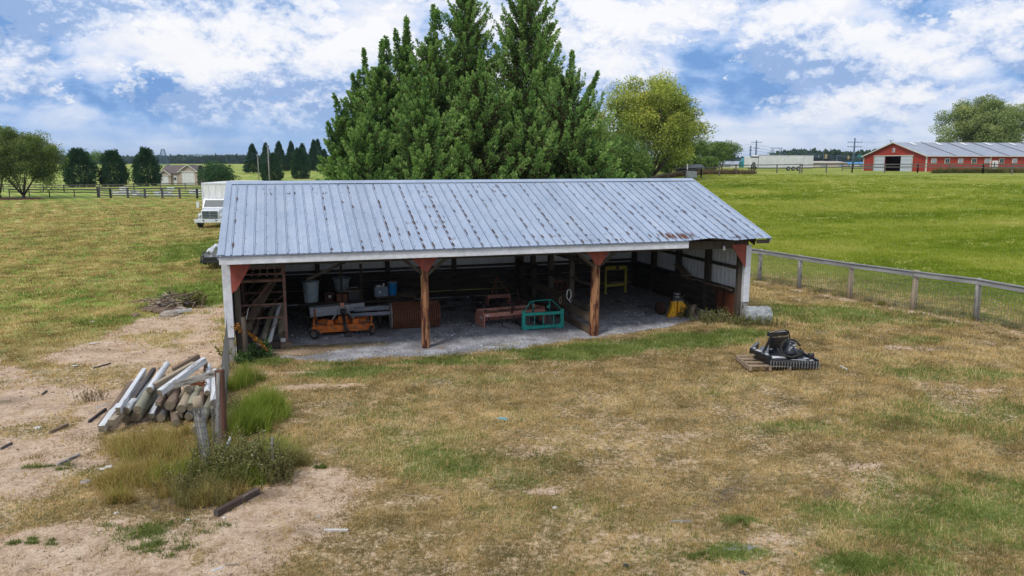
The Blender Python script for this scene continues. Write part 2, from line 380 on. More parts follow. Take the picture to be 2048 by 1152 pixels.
M['log_end'] = pmat('sawn log end', (0.26, 0.22, 0.15), (0.14, 0.115, 0.08), 14, 0.95, spots=(0.06, 0.05, 0.035), spot_lo=0.62, bump=0.3)
M['log_black'] = pmat('dark charred timber', (0.05, 0.045, 0.045), (0.11, 0.10, 0.095), 7, 0.9, stretch=ALZ, bump=0.4)
M['rust_post'] = pmat('rust brown corner post', (0.15, 0.07, 0.045), (0.09, 0.05, 0.037), 7, 0.9, stretch=ALZ, bump=0.4)
M['stone'] = pmat('grey brown stone', (0.40, 0.35, 0.30), (0.27, 0.23, 0.19), 6, 0.95, bump=0.5)
M['stone_white'] = pmat('pale stone', (0.62, 0.60, 0.56), (0.5, 0.47, 0.43), 9, 0.95, bump=0.4)
M['wire'] = pmat('grey fence wire', (0.22, 0.22, 0.21), (0.15, 0.15, 0.145), 4, 0.6, metal=0.3, bump=0)
M['barn_red'] = pmat('barn red siding', (0.40, 0.055, 0.035), (0.33, 0.045, 0.03), 2, 0.7, bump=0)
M['barn_roof'] = pmat('grey metal barn roof', (0.33, 0.36, 0.42), (0.27, 0.30, 0.36), 0.6, 0.5, bump=0)
M['barn_trim'] = pmat('cream barn trim', (0.68, 0.66, 0.60), (0.6, 0.58, 0.52), 2, 0.6, bump=0)
M['door_white'] = pmat('white sliding door sheet', (0.60, 0.64, 0.70), (0.54, 0.58, 0.64), 2, 0.5, bump=0)
M['shadow_room'] = pmat('painted barn interior shade', (0.03, 0.03, 0.035), (0.05, 0.045, 0.05), 2, 0.9, bump=0)
M['house_wall'] = pmat('beige brick wall', (0.50, 0.40, 0.34), (0.42, 0.33, 0.28), 3, 0.8, bump=0)
M['house_roof'] = pmat('brown shingle roof', (0.16, 0.13, 0.125), (0.11, 0.09, 0.085), 3, 0.9, bump=0)
M['far_white'] = pmat('white painted metal', (0.74, 0.74, 0.74), (0.66, 0.67, 0.69), 0.5, 0.5, bump=0)
M['far_tan'] = pmat('tan building wall', (0.5, 0.44, 0.38), (0.44, 0.39, 0.34), 0.4, 0.8, bump=0)
M['far_blue'] = pmat('bright blue roof', (0.02, 0.28, 0.62), (0.02, 0.24, 0.55), 0.4, 0.5, bump=0)
M['cyan'] = pmat('turquoise paint', (0.03, 0.42, 0.52), (0.03, 0.36, 0.46), 0.6, 0.4, bump=0)
M['tower_steel'] = pmat('blue grey lattice steel', (0.10, 0.16, 0.24), (0.08, 0.13, 0.2), 2, 0.6, bump=0)
M['pole_far'] = pmat('grey utility pole wood', (0.16, 0.145, 0.13), (0.11, 0.10, 0.09), 4, 0.9, stretch=ALZ, bump=0)
M['signal_yellow'] = pmat('signal yellow housing', (0.55, 0.33, 0.06), (0.5, 0.3, 0.05), 2, 0.6, bump=0)
M['bark'] = pmat('grey brown bark', (0.13, 0.10, 0.075), (0.075, 0.055, 0.04), 9, 0.95, stretch=ALZ, bump=0.5)
M['mulch'] = pmat('red brown mulch', (0.10, 0.04, 0.03), (0.06, 0.025, 0.02), 3, 0.95)
M['twine'] = pmat('light blue twine', (0.15, 0.5, 0.6), (0.12, 0.42, 0.52), 9, 0.7, bump=0)
M['litter'] = pmat('white paper litter', (0.75, 0.74, 0.72), (0.62, 0.6, 0.58), 12, 0.8, bump=0.2)
M['grey_block'] = pmat('concrete block', (0.40, 0.38, 0.35), (0.3, 0.28, 0.26), 10, 0.95)

def foliage_mat(name, trans=0.3, gain=1.0):
    m = bpy.data.materials.new(name); m.use_nodes = True; t = NT(m.node_tree); t.n.clear()
    out = t.new('ShaderNodeOutputMaterial'); a = t.new('ShaderNodeAttribute', attribute_name='tint')
    df = t.new('ShaderNodeBsdfDiffuse'); tr = t.new('ShaderNodeBsdfTranslucent'); mx = t.new('ShaderNodeMixShader')
    c = t.mix(1.0, a.outputs[0], (gain,)*3, 'MULTIPLY')
    t.l.new(c, df.inputs[0]); t.l.new(t.mix(1.0, c, (1.1, 1.15, 0.6), 'MULTIPLY'), tr.inputs[0])
    mx.inputs[0].default_value = trans; t.l.new(df.outputs[0], mx.inputs[1]); t.l.new(tr.outputs[0], mx.inputs[2])
    t.l.new(mx.outputs[0], out.inputs[0]); return m
M['leaf'] = foliage_mat('leaves', 0.3)
M['blade'] = foliage_mat('grass blades', 0.35)
# ------------------------------------------------------------------ ground masks (all in world metres)
def pix_poly(pts): return np.array([[p.x, p.y] for p in (gp(x, y) for x, y in pts)])
def poly_mask(x, y, poly, soft, wob=0.0, seed=3, fr=0.8):
    """1 inside, 0 outside, soft metres wide edge, wobbled by noise"""
    x = np.asarray(x, float); y = np.asarray(y, float)
    d = np.full(x.shape, 1e9); ins = np.zeros(x.shape, bool); n = len(poly)
    for i in range(n):
        x1, y1 = poly[i]; x2, y2 = poly[(i+1) % n]
        vx, vy = x2-x1, y2-y1; L2 = vx*vx+vy*vy+1e-9
        t = np.clip(((x-x1)*vx+(y-y1)*vy)/L2, 0, 1)
        d = np.minimum(d, np.hypot(x-x1-t*vx, y-y1-t*vy))
        c = (y1 > y) != (y2 > y)
        xi = x1 + (y-y1)*vx/(vy if abs(vy) > 1e-9 else 1e-9)
        ins ^= c & (x < xi)
    sdv = np.where(ins, d, -d)
    if wob: sdv = sdv + (fbm(x*fr, y*fr, 4, seed)-0.5)*2*wob
    return ss(-soft, soft, sdv)
def blob(x, y, px, py, rx, ry, ang=0.0, seed=1, rag=0.9):
    """rx, ry in metres round the photo pixel"""
    c = gp(px, py); dx = x-c.x; dy = y-c.y; ca, sa = math.cos(R(ang)), math.sin(R(ang))
    r = np.hypot((dx*ca+dy*sa)/rx, (-dx*sa+dy*ca)/ry)
    return 1-ss(0.45, 1.25, r + (fbm(x*1.1, y*1.1, 4, seed)-0.5)*rag*1.4)
DIRT1 = pix_poly([(-60, 720), (60, 728), (150, 690), (230, 655), (300, 628), (400, 612), (462, 600), (470, 700), (460, 830), (330, 850), (215, 868), (190, 930), (120, 960), (60, 1040), (-60, 1060)])
DIRT2 = pix_poly([(-80, 1090), (60, 1040), (180, 1010), (330, 1050), (420, 1035), (520, 985), (640, 910), (700, 955), (700, 1000), (600, 1080), (460, 1160), (360, 1230), (-80, 1300)])
GRAV = np.array([[SH(a, b).x, SH(a, b).y] for a, b in [(1.2, -.1), (1.6, -0.5), (3.3, -1.0), (5.0, -0.9), (7.2, -0.75), (8.8, -0.45), (10.2, -0.2), (12.2, 0.1), (14.4, 0.9), (14.7, 7.7), (0.0, 7.7), (0.0, 1.2)]])
FENCE_A, FENCE_B = gp(1518, 568), gp(1950, 653)
fdir = (FENCE_B-FENCE_A); fdir.z = 0; fdir.normalize(); fnor = Vector((-fdir.y, fdir.x, 0))
if fnor.x < 0: fnor = -fnor
def masks(x, y):
    D = np.hypot(x, y); az = np.degrees(np.arctan2(x, np.maximum(y, 0.01)))
    a, b = inv(x, y)
    # signed distance past the fence line, into the pasture
    fx = x-FENCE_A.x; fy = y-FENCE_A.y
    past_fence = fx*fnor.x + fy*fnor.y
    pasture = (0.25*ss(-0.1, 0.9, past_fence)+0.75*ss(0.2, 6.5, past_fence+2.2*(fbm(x*.5, y*.5, 3, 19)-.5)))*ss(2, 8, az)
    pasture = np.maximum(pasture, ss(31, 36, D)*ss(1, 6, az))
    near_f = np.exp(-((past_fence+0.35)/0.35)**2)*(az > 5)*(D < 60)*(fbm(x*1.3, y*1.3, 3, 8)*1.7-0.15)
    g1 = fbm(x*0.22, y*0.22, 4, 11); g2 = fbm(x*0.9, y*0.9, 4, 12); g3 = fbm(x*3.1, y*3.1, 3, 13)
    dirt = poly_mask(x, y, DIRT1, 0.45, 0.7, 3)*(1-0.55*ss(.52, .66, g2))
    dirt = np.maximum(dirt, poly_mask(x, y, DIRT2, 0.6, 0.7, 4)*(1-0.75*ss(.48, .6, g2)))
    for px, py, rx, ry, an, st in [(610, 775, .9, .3, 10, 1), (690, 775, .5, .18, 0, .9), (560, 745, 1.0, .25, 0, .8), (600, 840, .35, .15, 0, .8), (620, 900, .5, .3, 0, .5),
                                   (1230, 880, 2.4, .9, 5, .42), (1120, 960, 1.6, .5, 10, .36), (1400, 960, 1.4, .7, 0, .34), (1000, 900, 1.0, .5, 0, .3), (1480, 770, 1.6, .3, 0, .3), (1060, 905, .7, .35, 20, .55), (1330, 870, .8, .5, 0, .5), (1480, 860, .9, .6, 0, .4), (1390, 770, .5, .2, 0, .5), (1100, 745, .5, .15, 0, .55),
                                   (1730, 935, .42, .16, 15, 1), (1300, 1080, .7, .22, 0, .6), (1810, 705, .9, .3, -20, .7), (1970, 790, .45, .12, 0, .8), (1750, 680, .5, .2, -30, .6), (1090, 985, .35, .16, 0, .9),
                                   (1540, 1085, .8, .3, 10, .7), (1220, 925, .8, .3, 0, .45), (330, 600, 1.6, .8, 20, .5), (240, 560, 2.5, 1.0, 20, .35), (1030, 715, .3, .08, 0, .8), (1160, 670, .5, .12, 20, .8),
                                   (1250, 1010, .3, .12, 0, .7), (960, 1100, .5, .2, 0, .35), (820, 1000, .7, .3, 0, .45), (60, 610, 3, 1.2, 0, .25)]:
        dirt = np.maximum(dirt, st*blob(x, y, px, py, rx, ry, an, int(px)))
    dirt = np.maximum(dirt, np.clip(near_f, 0, 1)*0.75)
    # thin worn patches through the dry lawn
    dirt = np.maximum(dirt, 0.42*ss(.54, .70, fbm(x*0.55+9, y*0.55, 4, 21))*(1-pasture)*(D < 24))
    gravel = poly_mask(x, y, GRAV, 0.22, 0.35, 6, 1.2)
    for px, py, rx, ry, an, st in [(1640, 672, .75, .14, -12, .85), (1490, 1100, .45, .12, 10, .5), (1240, 1040, .3, .1, 0, .4), (1365, 1045, .25, .1, 0, .7), (745, 712, .9, .2, 10, .8)]:
        gravel = np.maximum(gravel, st*blob(x, y, px, py, rx, ry, an, int(px)+5))
    gravel = gravel*(1-.8*blob(x, y, 610, 700, 1.3, .55, 10, 91))*(1-.55*blob(x, y, 700, 690, 1.6, .35, 8, 92))*(1-.5*blob(x, y, 1000, 690, .5, .15, 0, 93))
    dirt = np.maximum(dirt, .75*blob(x, y, 640, 700, 1.9, .6, 10, 94))
    green = np.zeros_like(D)
    for px, py, rx, ry, an, st in [(1200, 700, 4.0, .8, 9, 1), (1420, 680, 1.8, .8, 12, 1), (900, 725, 1.8, .35, 5, .8), (720, 745, 1.6, .55, 5, .75), (860, 712, .7, .12, 0, 1), (650, 730, .9, .3, 0, .6),
                                   (440, 590, 2.2, 3.2, 30, .9), (250, 640, 2.4, .9, 20, .7), (420, 500, 4, 7, 20, .9), (60, 590, 3, 1.2, 0, .5), (1480, 1110, .4, .2, 0, .9), (1700, 1130, .6, .25, 0, .8), (1480, 1045, .25, .12, 0, 1),
                                   (1690, 640, 3.2, 1.2, -20, .6), (1800, 640, 3.5, 2.0, -20, .5), (1900, 850, 2.4, 1.6, 0, .45), (1950, 1050, 1.8, .9, 0, .5), (1680, 860, 1.6, .7, 0, .35), (900, 760, 2.4, .7, 0, .4), (1880, 760, 1.6, .7, 0, .5), (1520, 860, 1.0, .5, 0, .45), (2000, 1000, 1.4, 1.4, 0, .5), (980, 930, 1.6, .9, 0, .35), (850, 870, 1.2, .7, 0, .25),
                                   (40, 760, .5, .25, 0, .6), (120, 950, .5, .3, 30, .5), (280, 1070, .7, .3, 10, .9), (60, 1090, .6, .2, 0, .6), (1860, 1130, .6, .3, 0, .5), (530, 720, .7, .5, 0, .8), (1640, 1010, .5, .3, 0, .3), (1840, 690, 1.4, .5, 0, .5)]:
        green = np.maximum(green, st*blob(x, y, px, py, rx, ry, an, int(px)+9))
    green = np.clip(green*(0.65+0.8*g3) + 0.30*ss(.50, .72, g1*0.5+g2*0.5)*(1-pasture), 0, 1)
    left = ss(18, 31, D+5*(fbm(x*.3, y*.3, 3, 29)-.5))*(1-ss(-2, 6, az))
    mud_shade = blob(x, y, 1460, 975, .75, .28, 40, 31)*0.8 + blob(x, y, 1645, 985, .5, .25, 60, 32)*0.5 + blob(x, y, 330, 1005, .6, .35, 30, 33)*0.8 + blob(x, y, 430, 1000, .9, .22, 20, 36)*.8 + blob(x, y, 235, 925, .6, .25, 10, 37)*.55 + blob(x, y, 130, 930, .7, .2, 10, 38)*.45 + blob(x, y, 560, 960, .5, .3, 0, 39)*.5 + blob(x, y, 250, 1000, .5, .2, 0, 40)*.45 + blob(x, y, 600, 1060, .7, .2, 10, 41)*.35 + blob(x, y, 200, 700, 1.0, .3, 10, 42)*.35 + blob(x, y, 1420, 1010, .5, .2, 30, 34)*.5 + blob(x, y, 20, 800, .5, .4, 0, 35)*.5
    mud_shade = mud_shade + poly_mask(x, y, GRAV, 0.3)*ss(1.6, 4.0, b)*0.55  # no mud here: interior shade painted into the floor, darker with depth
    mud_shade = mud_shade + 0.5*ss(.56, .66, fbm(x*.8+3, y*.8, 4, 44))*poly_mask(x, y, GRAV, 0.1)
    return dict(dirt=np.clip(dirt, 0, 1)*(1-gravel), gravel=gravel, green=green, pasture=pasture, left=left, mud_shade=np.clip(mud_shade, 0, 1), g1=g1, g2=g2, g3=g3, D=D, az=az, a=a, b=b, pf=past_fence)

def ground_material():
    m, t, b = base_mat('ground', 0.95, 0, 0.15)
    tc = t.new('ShaderNodeTexCoord'); P = tc.outputs['Object']
    A = t.new('ShaderNodeAttribute', attribute_name='ma'); B = t.new('ShaderNodeAttribute', attribute_name='mb')
    sa = t.new('ShaderNodeSeparateColor'); sb = t.new('ShaderNodeSeparateColor'); t.l.new(A.outputs[0], sa.inputs[0]); t.l.new(B.outputs[0], sb.inputs[0])
    dirt, green, gravel = sa.outputs; past, left, mud_shade = sb.outputs
    n1 = t.noise(P, 0.35, 6, 0.6); n2 = t.noise(P, 2.2, 6, 0.62); n3 = t.noise(P, 14, 5, 0.65); n4 = t.noise(P, 60, 4, 0.7)
    st = t.noise(t.mapping(P, scale=(1, 1, 1)), 26, 3, 0.8, 1.5)
    dry = t.ramp(t.math('ADD', t.math('MULTIPLY', n2, 0.55), t.math('MULTIPLY', n3, 0.45)), [(0.34, (0.12, 0.10, 0.042)), (0.46, (0.24, 0.185, 0.085)), (0.56, (0.40, 0.29, 0.15)), (0.68, (0.58, 0.43, 0.25))])
    grn = t.ramp(t.math('ADD', t.math('MULTIPLY', n2, 0.4), t.math('MULTIPLY', n3, 0.6)), [(0.36, (0.085, 0.11, 0.03)), (0.5, (0.17, 0.20, 0.06)), (0.64, (0.30, 0.30, 0.11))])
    c = t.mix(t.ramp(t.math('ADD', green, t.math('MULTIPLY', t.math('SUBTRACT', n3, 0.5), 0.9)), [(0.25, 0), (0.75, 1)]), dry, grn)
    # the far lawn to the left, streaked by mowing
    ms = t.noise(t.mapping(P, scale=(0.55, 0.07, 1), rot=(0, 0, R(-28))), 1.0, 5, 0.6, 0.4)
    lc = t.ramp(t.math('ADD', t.math('MULTIPLY', ms, 0.7), t.math('MULTIPLY', n1, 0.3)), [(0.38, (0.13, 0.21, 0.025)), (0.48, (0.22, 0.29, 0.05)), (0.57, (0.37, 0.36, 0.11)), (0.68, (0.56, 0.44, 0.19))])
    sx = t.new('ShaderNodeSeparateXYZ'); t.l.new(P, sx.inputs[0]); yy = t.math('SUBTRACT', sx.outputs[1], 30.0)
    q = t.math('ADD', t.math('ADD', t.math('MULTIPLY', sx.outputs[0], .94), t.math('MULTIPLY', sx.outputs[1], .34)), t.math('MULTIPLY', t.math('MULTIPLY', yy, yy), .0021))
    q = t.math('ADD', q, t.math('MULTIPLY', n1, 1.6)); sw = t.math('SINE', t.math('MULTIPLY', q, 2*math.pi/2.1))
    lc = t.mix(t.math('ADD', 0.5, t.math('MULTIPLY', sw, 0.5)), t.mix(1.0, lc, (.72, .88, .62), 'MULTIPLY'), t.mix(1.0, lc, (1.28, 1.16, 1.3), 'MULTIPLY'))
    c = t.mix(left, c, lc)
    pn = t.noise(t.mapping(P, scale=(1, 0.8, 1)), 0.16, 7, 0.65, 0.3); pn2 = t.noise(P, 1.3, 5, 0.65)
    pc = t.ramp(t.math('ADD', t.math('MULTIPLY', pn, 0.6), t.math('MULTIPLY', pn2, 0.4)), [(0.36, (0.13, 0.175, 0.025)), (0.50, (0.23, 0.265, 0.042)), (0.62, (0.35, 0.335, 0.085))])
    c = t.mix(past, c, pc)
    c = t.mix(0.7, c, t.ramp(n4, [(0.3, 0.4), (0.7, 1.65)]), 'MULTIPLY')
    c = t.mix(0.6, c, t.ramp(n3, [(0.32, 0.5), (0.5, 1.05), (0.7, 1.4)]), 'MULTIPLY')
    dc = t.ramp(t.math('ADD', t.math('MULTIPLY', n2, 0.5), t.math('MULTIPLY', n3, 0.5)), [(0.34, (0.30, 0.20, 0.125)), (0.48, (0.53, 0.38, 0.26)), (0.62, (0.70, 0.54, 0.39))])
    dc = t.mix(0.6, dc, t.ramp(t.noise(P, 38, 4, 0.7), [(0.3, 0.5), (0.55, 1.05), (0.7, 1.3)]), 'MULTIPLY')
    dm = t.ramp(t.math('ADD', dirt, t.math('MULTIPLY', t.math('SUBTRACT', n3, 0.5), 1.3)), [(0.35, 0), (0.65, 1)])
    c = t.mix(dm, c, dc)
    vor = t.new('ShaderNodeTexVoronoi'); t.put(vor.inputs['Vector'], P); vor.inputs['Scale'].default_value = 34
    gc = t.mix(0.75, t.ramp(n2, [(0.35, (0.26, 0.26, 0.28)), (0.65, (0.52, 0.52, 0.55))]), t.ramp(t.vmath('DOT_PRODUCT', vor.outputs['Color'], (0.33, 0.33, 0.33)), [(0.2, 0.45), (0.8, 1.5)]), 'MULTIPLY')
    gm = t.ramp(t.math('ADD', gravel, t.math('MULTIPLY', t.math('SUBTRACT', n3, 0.5), 0.9)), [(0.4, 0), (0.6, 1)])
    c = t.mix(gm, c, gc)
    c = t.mix(t.math('MULTIPLY', mud_shade, t.ramp(n2, [(0.35, 0.3), (0.6, 1.0)])), c, (0.075, 0.055, 0.042))
    t.l.new(c, b.inputs['Base Color'])
    hh = t.math('ADD', t.math('MULTIPLY', n3, 0.7), t.math('MULTIPLY', n4, 0.3))
    t.l.new(t.bump(hh, 0.9, 0.06), b.inputs['Normal'])
    return m
def axis_grid(lo, hi, step, far_lo, far_hi, grow=1.13):
    c = list(np.arange(lo, hi+1e-6, step)); s = step; v = hi
    while v < far_hi: s *= grow; v += s; c.append(v)
    s = step; v = lo; pre = []
    while v > far_lo: s *= grow; v -= s; pre.append(v)
    return np.array(pre[::-1]+c)
def build_ground():
    xs = axis_grid(-17, 17, 0.10, -9000, 9000); ys = axis_grid(5.5, 32, 0.10, -300, 14000)
    X, Y = np.meshgrid(xs, ys); x = X.ravel(); y = Y.ravel()
    mk = masks(x, y); z = T(x, y) + mk['dirt']*(fbm(x*6, y*6, 3, 17)-0.5)*0.035*(mk['D'] < 40) - mk['mud_shade']*0.02*fbm(x*5, y*5, 2, 18)*(mk['b'] < 0)
    nx, ny = len(xs), len(ys)
    i = np.arange(nx*ny).reshape(ny, nx); F = np.stack([i[:-1, :-1], i[:-1, 1:], i[1:, 1:], i[1:, :-1]], -1).reshape(-1, 4)
    ma = np.stack([mk['dirt'], mk['green'], mk['gravel']], 1); mb = np.stack([mk['pasture'], mk['left']*(1-mk['pasture']), mk['mud_shade']], 1)
    o = npmesh('ground', np.stack([x, y, z], 1), F, ground_material(), col={'ma': ma, 'mb': mb}, smooth=True)
    tag(o, kind='structure')
build_ground()

# ------------------------------------------------------------------ grass as real blades
def blades(name, P, L, W, C, lean=0.5, mat=None, seg=1, rng=None, parent=None, up=1.0):
    """one blade per row of P: root, length, width, colour"""
    rng = rng or np.random.default_rng(1); n = len(P)
    az = rng.uniform(0, 2*np.pi, n); ln = np.abs(rng.normal(0, lean, n)) + 0.05
    d = np.stack([np.cos(az)*ln, np.sin(az)*ln, np.full(n, up)], 1); d /= np.linalg.norm(d, axis=1)[:, None]
    fa = rng.uniform(0, 2*np.pi, n); w = np.stack([np.cos(fa), np.sin(fa), np.zeros(n)], 1)*(W/2)[:, None]
    if seg == 1:
        V = np.empty((n, 3, 3)); V[:, 0] = P-w; V[:, 1] = P+w; V[:, 2] = P+d*L[:, None]
        F = np.arange(n*3).reshape(n, 3); CC = np.repeat(C, 3, 0)
    else:
        mid = P + d*(L*0.55)[:, None]; d2 = d.copy(); d2[:, 2] -= 0.55; d2[:, :2] *= 1.5; d2 /= np.linalg.norm(d2, axis=1)[:, None]
        tip = mid + d2*(L*0.5)[:, None]
        V = np.empty((n, 6, 3)); V[:, 0] = P-w; V[:, 1] = P+w; V[:, 2] = mid+w*.7; V[:, 3] = mid-w*.7; V[:, 4] = tip+w*.12; V[:, 5] = tip-w*.12
        b = np.arange(n)[:, None]*6; F = np.concatenate([b+np.array([0, 1, 2, 3]), b+np.array([3, 2, 4, 5])], 0); CC = np.repeat(C, 6, 0)
    return npmesh(name, V.reshape(-1, 3), F, mat or M['blade'], parent, col=CC)
def pal(u, stops):
    u = np.clip(u, 0, 1); ps = [s[0] for s in stops]
    return np.stack([np.interp(u, ps, [s[1][k] for s in stops]) for k in range(3)], 1)
DRYP = [(0, (0.10, 0.085, 0.045)), (0.3, (0.28, 0.205, 0.09)), (0.6, (0.55, 0.385, 0.18)), (1, (0.84, 0.65, 0.39))]
GRNP = [(0, (0.085, 0.125, 0.028)), (0.5, (0.21, 0.26, 0.065)), (1, (0.40, 0.43, 0.15))]
PASP = [(0, (0.14, 0.21, 0.02)), (0.4, (0.27, 0.33, 0.04)), (0.7, (0.42, 0.43, 0.09)), (1, (0.56, 0.49, 0.18))]
LEFP = [(0, (0.12, 0.21, 0.025)), (0.45, (0.25, 0.34, 0.05)), (0.75, (0.44, 0.43, 0.12)), (1, (0.68, 0.53, 0.23))]
def lawn():
    rng = np.random.default_rng(7); n = 170000
    r = 6.5*(125/6.5)**(rng.random(n)**0.95); az = R(1)*rng.uniform(-39, 39, n)
    x = r*np.sin(az); y = r*np.cos(az); mk = masks(x, y)
    a, b = mk['a'], mk['b']; inside = (a > -0.1) & (a < SL+0.1) & (b > -0.1) & (b < 8)
    keep = (1-0.93*mk['dirt'])*(1-0.97*mk['gravel'])*np.where(inside, 0.0, 1.0)*(1-0.8*np.clip(mk['mud_shade'], 0, 1))
    keep *= 0.55 + 0.6*fbm(x*2.3, y*2.3, 3, 51)
    ok = rng.random(n) < keep; x, y, r = x[ok], y[ok], r[ok]; mk = {k: v[ok] for k, v in mk.items()}
    k = 11; n = len(x)
    X = np.repeat(x, k) + rng.normal(0, 0.045, n*k)*np.repeat(np.clip(r/10, 1, 4), k); Y = np.repeat(y, k)+rng.normal(0, 0.045, n*k)*np.repeat(np.clip(r/10, 1, 4), k)
    Z = T(X, Y) - 0.004
    past = np.repeat(mk['pasture'], k); gr = np.repeat(mk['green'], k); D = np.repeat(r, k); left = np.repeat(mk['left'], k)
    u = rng.random(n*k); tuft = np.repeat(rng.random(n), k); v = 0.35*u+0.4*tuft+0.9*(fbm(X*1.9, Y*1.9, 4, 71)-0.38)
    big = np.repeat(mk['g2'], k)
    dry = pal(v*0.9+0.55*(big-0.4), DRYP); grn = pal(v*0.9+0.3*(big-.5), GRNP); pas = pal(v*0.40+1.25*(fbm(X*.11+3, Y*.17, 5, 66)-0.33), PASP)
    q_ = X*.94+Y*.34+.0035*(Y-30)**2*.6+1.6*(fbm(X*.05, Y*.05, 2, 62)-.5); stripe = np.sin(q_*2*np.pi/2.1)*ss(26, 40, D)
    lef = pal(.30*stripe+v*0.20+1.5*(fbm((X*.83+Y*.55)*.55+.04*X*X*.02, (Y*.83-X*.55)*.07, 4, 61)-0.30), LEFP)
    isg = (rng.random(n*k)*0.5+tuft*0.5) < (0.19+0.75*gr+.35*(big-.5))
    C = np.where(isg[:, None], grn, dry); C = np.where((past > rng.random(n*k))[:, None], pas, C)
    L = (0.03+0.05*u*tuft**.5)*(1+0.6*gr) + 0.045*past*u; L = L*np.clip((D/11)**0.45, 1, 2.4)*(1-.5*ss(80, 125, D))
    W = (0.0055+0.0045*rng.random(n*k))*np.clip(D/8, 1, 12)
    o = blades('grass', np.stack([X, Y, Z], 1), L, W, C, lean=0.95, rng=rng)
    tag(o, 'short dry and green lawn grass over the whole yard and pasture', 'grass', kind='stuff')
lawn()
def tall_patch(name, spots, n, L0, C0, label, cat, lean=0.35, w=0.008, seed=1):
    """spots: (centre, rx, ry, weight)"""
    rng = np.random.default_rng(seed); P = []
    tot = sum(s[3] for s in spots)
    for c, rx, ry, wt in spots:
        m = int(n*wt/tot); q = rng.normal(0, 0.5, (m, 2)); cl = rng.normal(0, 0.42, (max(6, m//70), 2))
        ci = rng.integers(0, len(cl), m); q = cl[ci] + rng.normal(0, 0.10, (m, 2))
        P.append(np.stack([c[0]+q[:, 0]*rx, c[1]+q[:, 1]*ry], 1))
    P = np.concatenate(P); z = T(P[:, 0], P[:, 1])-0.01; m = len(P)
    u = rng.random(m); cl = fbm(P[:, 0]*4, P[:, 1]*4, 2, 5)
    L = L0*(0.35+0.75*u)*(0.6+0.8*cl); W = w*(0.6+0.8*rng.random(m)); C = pal(0.55*rng.random(m)+0.45*cl*1.3-0.05, C0)
    o = blades(name, np.stack([P[:, 0], P[:, 1], z], 1), L, W, C, lean=lean, seg=2, rng=rng)
    return tag(o, label, cat, kind='stuff')
GOLD = [(0, (0.14, 0.11, 0.03)), (0.4, (0.34, 0.24, 0.08)), (0.65, (0.50, 0.38, 0.16)), (0.85, (0.34, 0.34, 0.09)), (1, (0.20, 0.26, 0.05))]
BRIGHT = [(0, (0.09, 0.13, 0.02)), (0.45, (0.20, 0.27, 0.04)), (0.8, (0.36, 0.41, 0.09)), (1, (0.45, 0.38, 0.16))]
OLIVE = [(0, (0.06, 0.065, 0.025)), (0.5, (0.17, 0.175, 0.06)), (0.85, (0.28, 0.26, 0.12)), (1, (0.33, 0.22, 0.12))]
tall_patch('tall_grass', [(G(320, 900), .9, .7, 3), (G(270, 960), .6, .6, 2), (G(390, 940), .5, .6, 1.5), (G(430, 1000), .5, .4, 1)], 9000, 0.34, GOLD, 'tall golden dried grass in front of the pile of posts', 'tall grass', 0.55, 0.007, 3)
tall_patch('tall_grass', [(G(525, 830), .45, .75, 3), (G(490, 770), .35, .6, 1.2), (G(500, 860), .35, .5, 2)], 7000, 0.5, BRIGHT, 'tall bright green grass along the corner post below the shed', 'tall grass', 0.30, 0.008, 4)
tall_patch('tall_grass', [(G(330, 985), .5, .35, 1), (G(250, 1000), .35, .2, .8), (G(310, 880), .4, .3, .9), (G(360, 872), .4, .2, .6)], 3000, 0.22, GOLD, 'short straw green grass clumps at the foot of the post pile', 'tall grass', 0.5, 0.007, 5)
tall_patch('tall_grass', [(G(470, 950), .75, .5, 3), (G(545, 940), .4, .4, 1.5), (G(400, 1000), .5, .3, 1), (G(455, 860), .25, .5, 1), (G(590, 930), .4, .3, .6)], 7500, .42, [(0, (.12, .11, .04)), (.5, (.30, .27, .11)), (.85, (.42, .36, .17)), (1, (.22, .28, .07))], 'tan seeding grass stalks among the weeds round the wired post', 'tall grass', .45, .006, 9)
tall_patch('tall_grass', [(G(520, 935), .5, .4, 2), (G(470, 965), .6, .3, 1.5), (G(360, 960), .5, .4, 1), (G(545, 905), .3, .4, .7)], 6000, .36, BRIGHT, 'yellow green grass mixed into the olive weeds round the wired post', 'tall grass', .5, .007, 10)
tall_patch('low_weeds', [(G(300, 1065), .8, .4, 1.3), (G(340, 1090), .6, .3, .6), (G(1480, 1045), .12, .1, .35), (G(1710, 1135), .45, .3, .6), (G(70, 1085), .4, .2, .4), (G(110, 935), .5, .2, .3), (G(1400, 1120), .3, .15, .4), (G(865, 718), .45, .08, .7), (G(700, 728), .5, .12, .5), (G(640, 935), .12, .08, .25)], 8000, 0.085, [(0, (0.07, 0.09, 0.03)), (.6, (0.17, 0.22, 0.06)), (1, (0.30, 0.30, 0.12))], 'low dark green weed tufts scattered over the thin lawn', 'weeds', 0.9, 0.011, 6)
_fp = [FENCE_A + fdir*(k*1.0) for k in range(-6, 30)]
tall_patch('tall_grass', [((p.x+fnor.x*0.1, p.y+fnor.y*0.1), .5, .35, 0.4+vn(p.x, p.y, 3)) for p in _fp], 6500, 0.22, [(0, (0.09, 0.075, 0.03)), (0.6, (0.25, 0.22, 0.08)), (1, (0.30, 0.33, 0.07))], 'unmown grass fringe under the wire mesh fence', 'tall grass', 0.5, 0.012, 8)

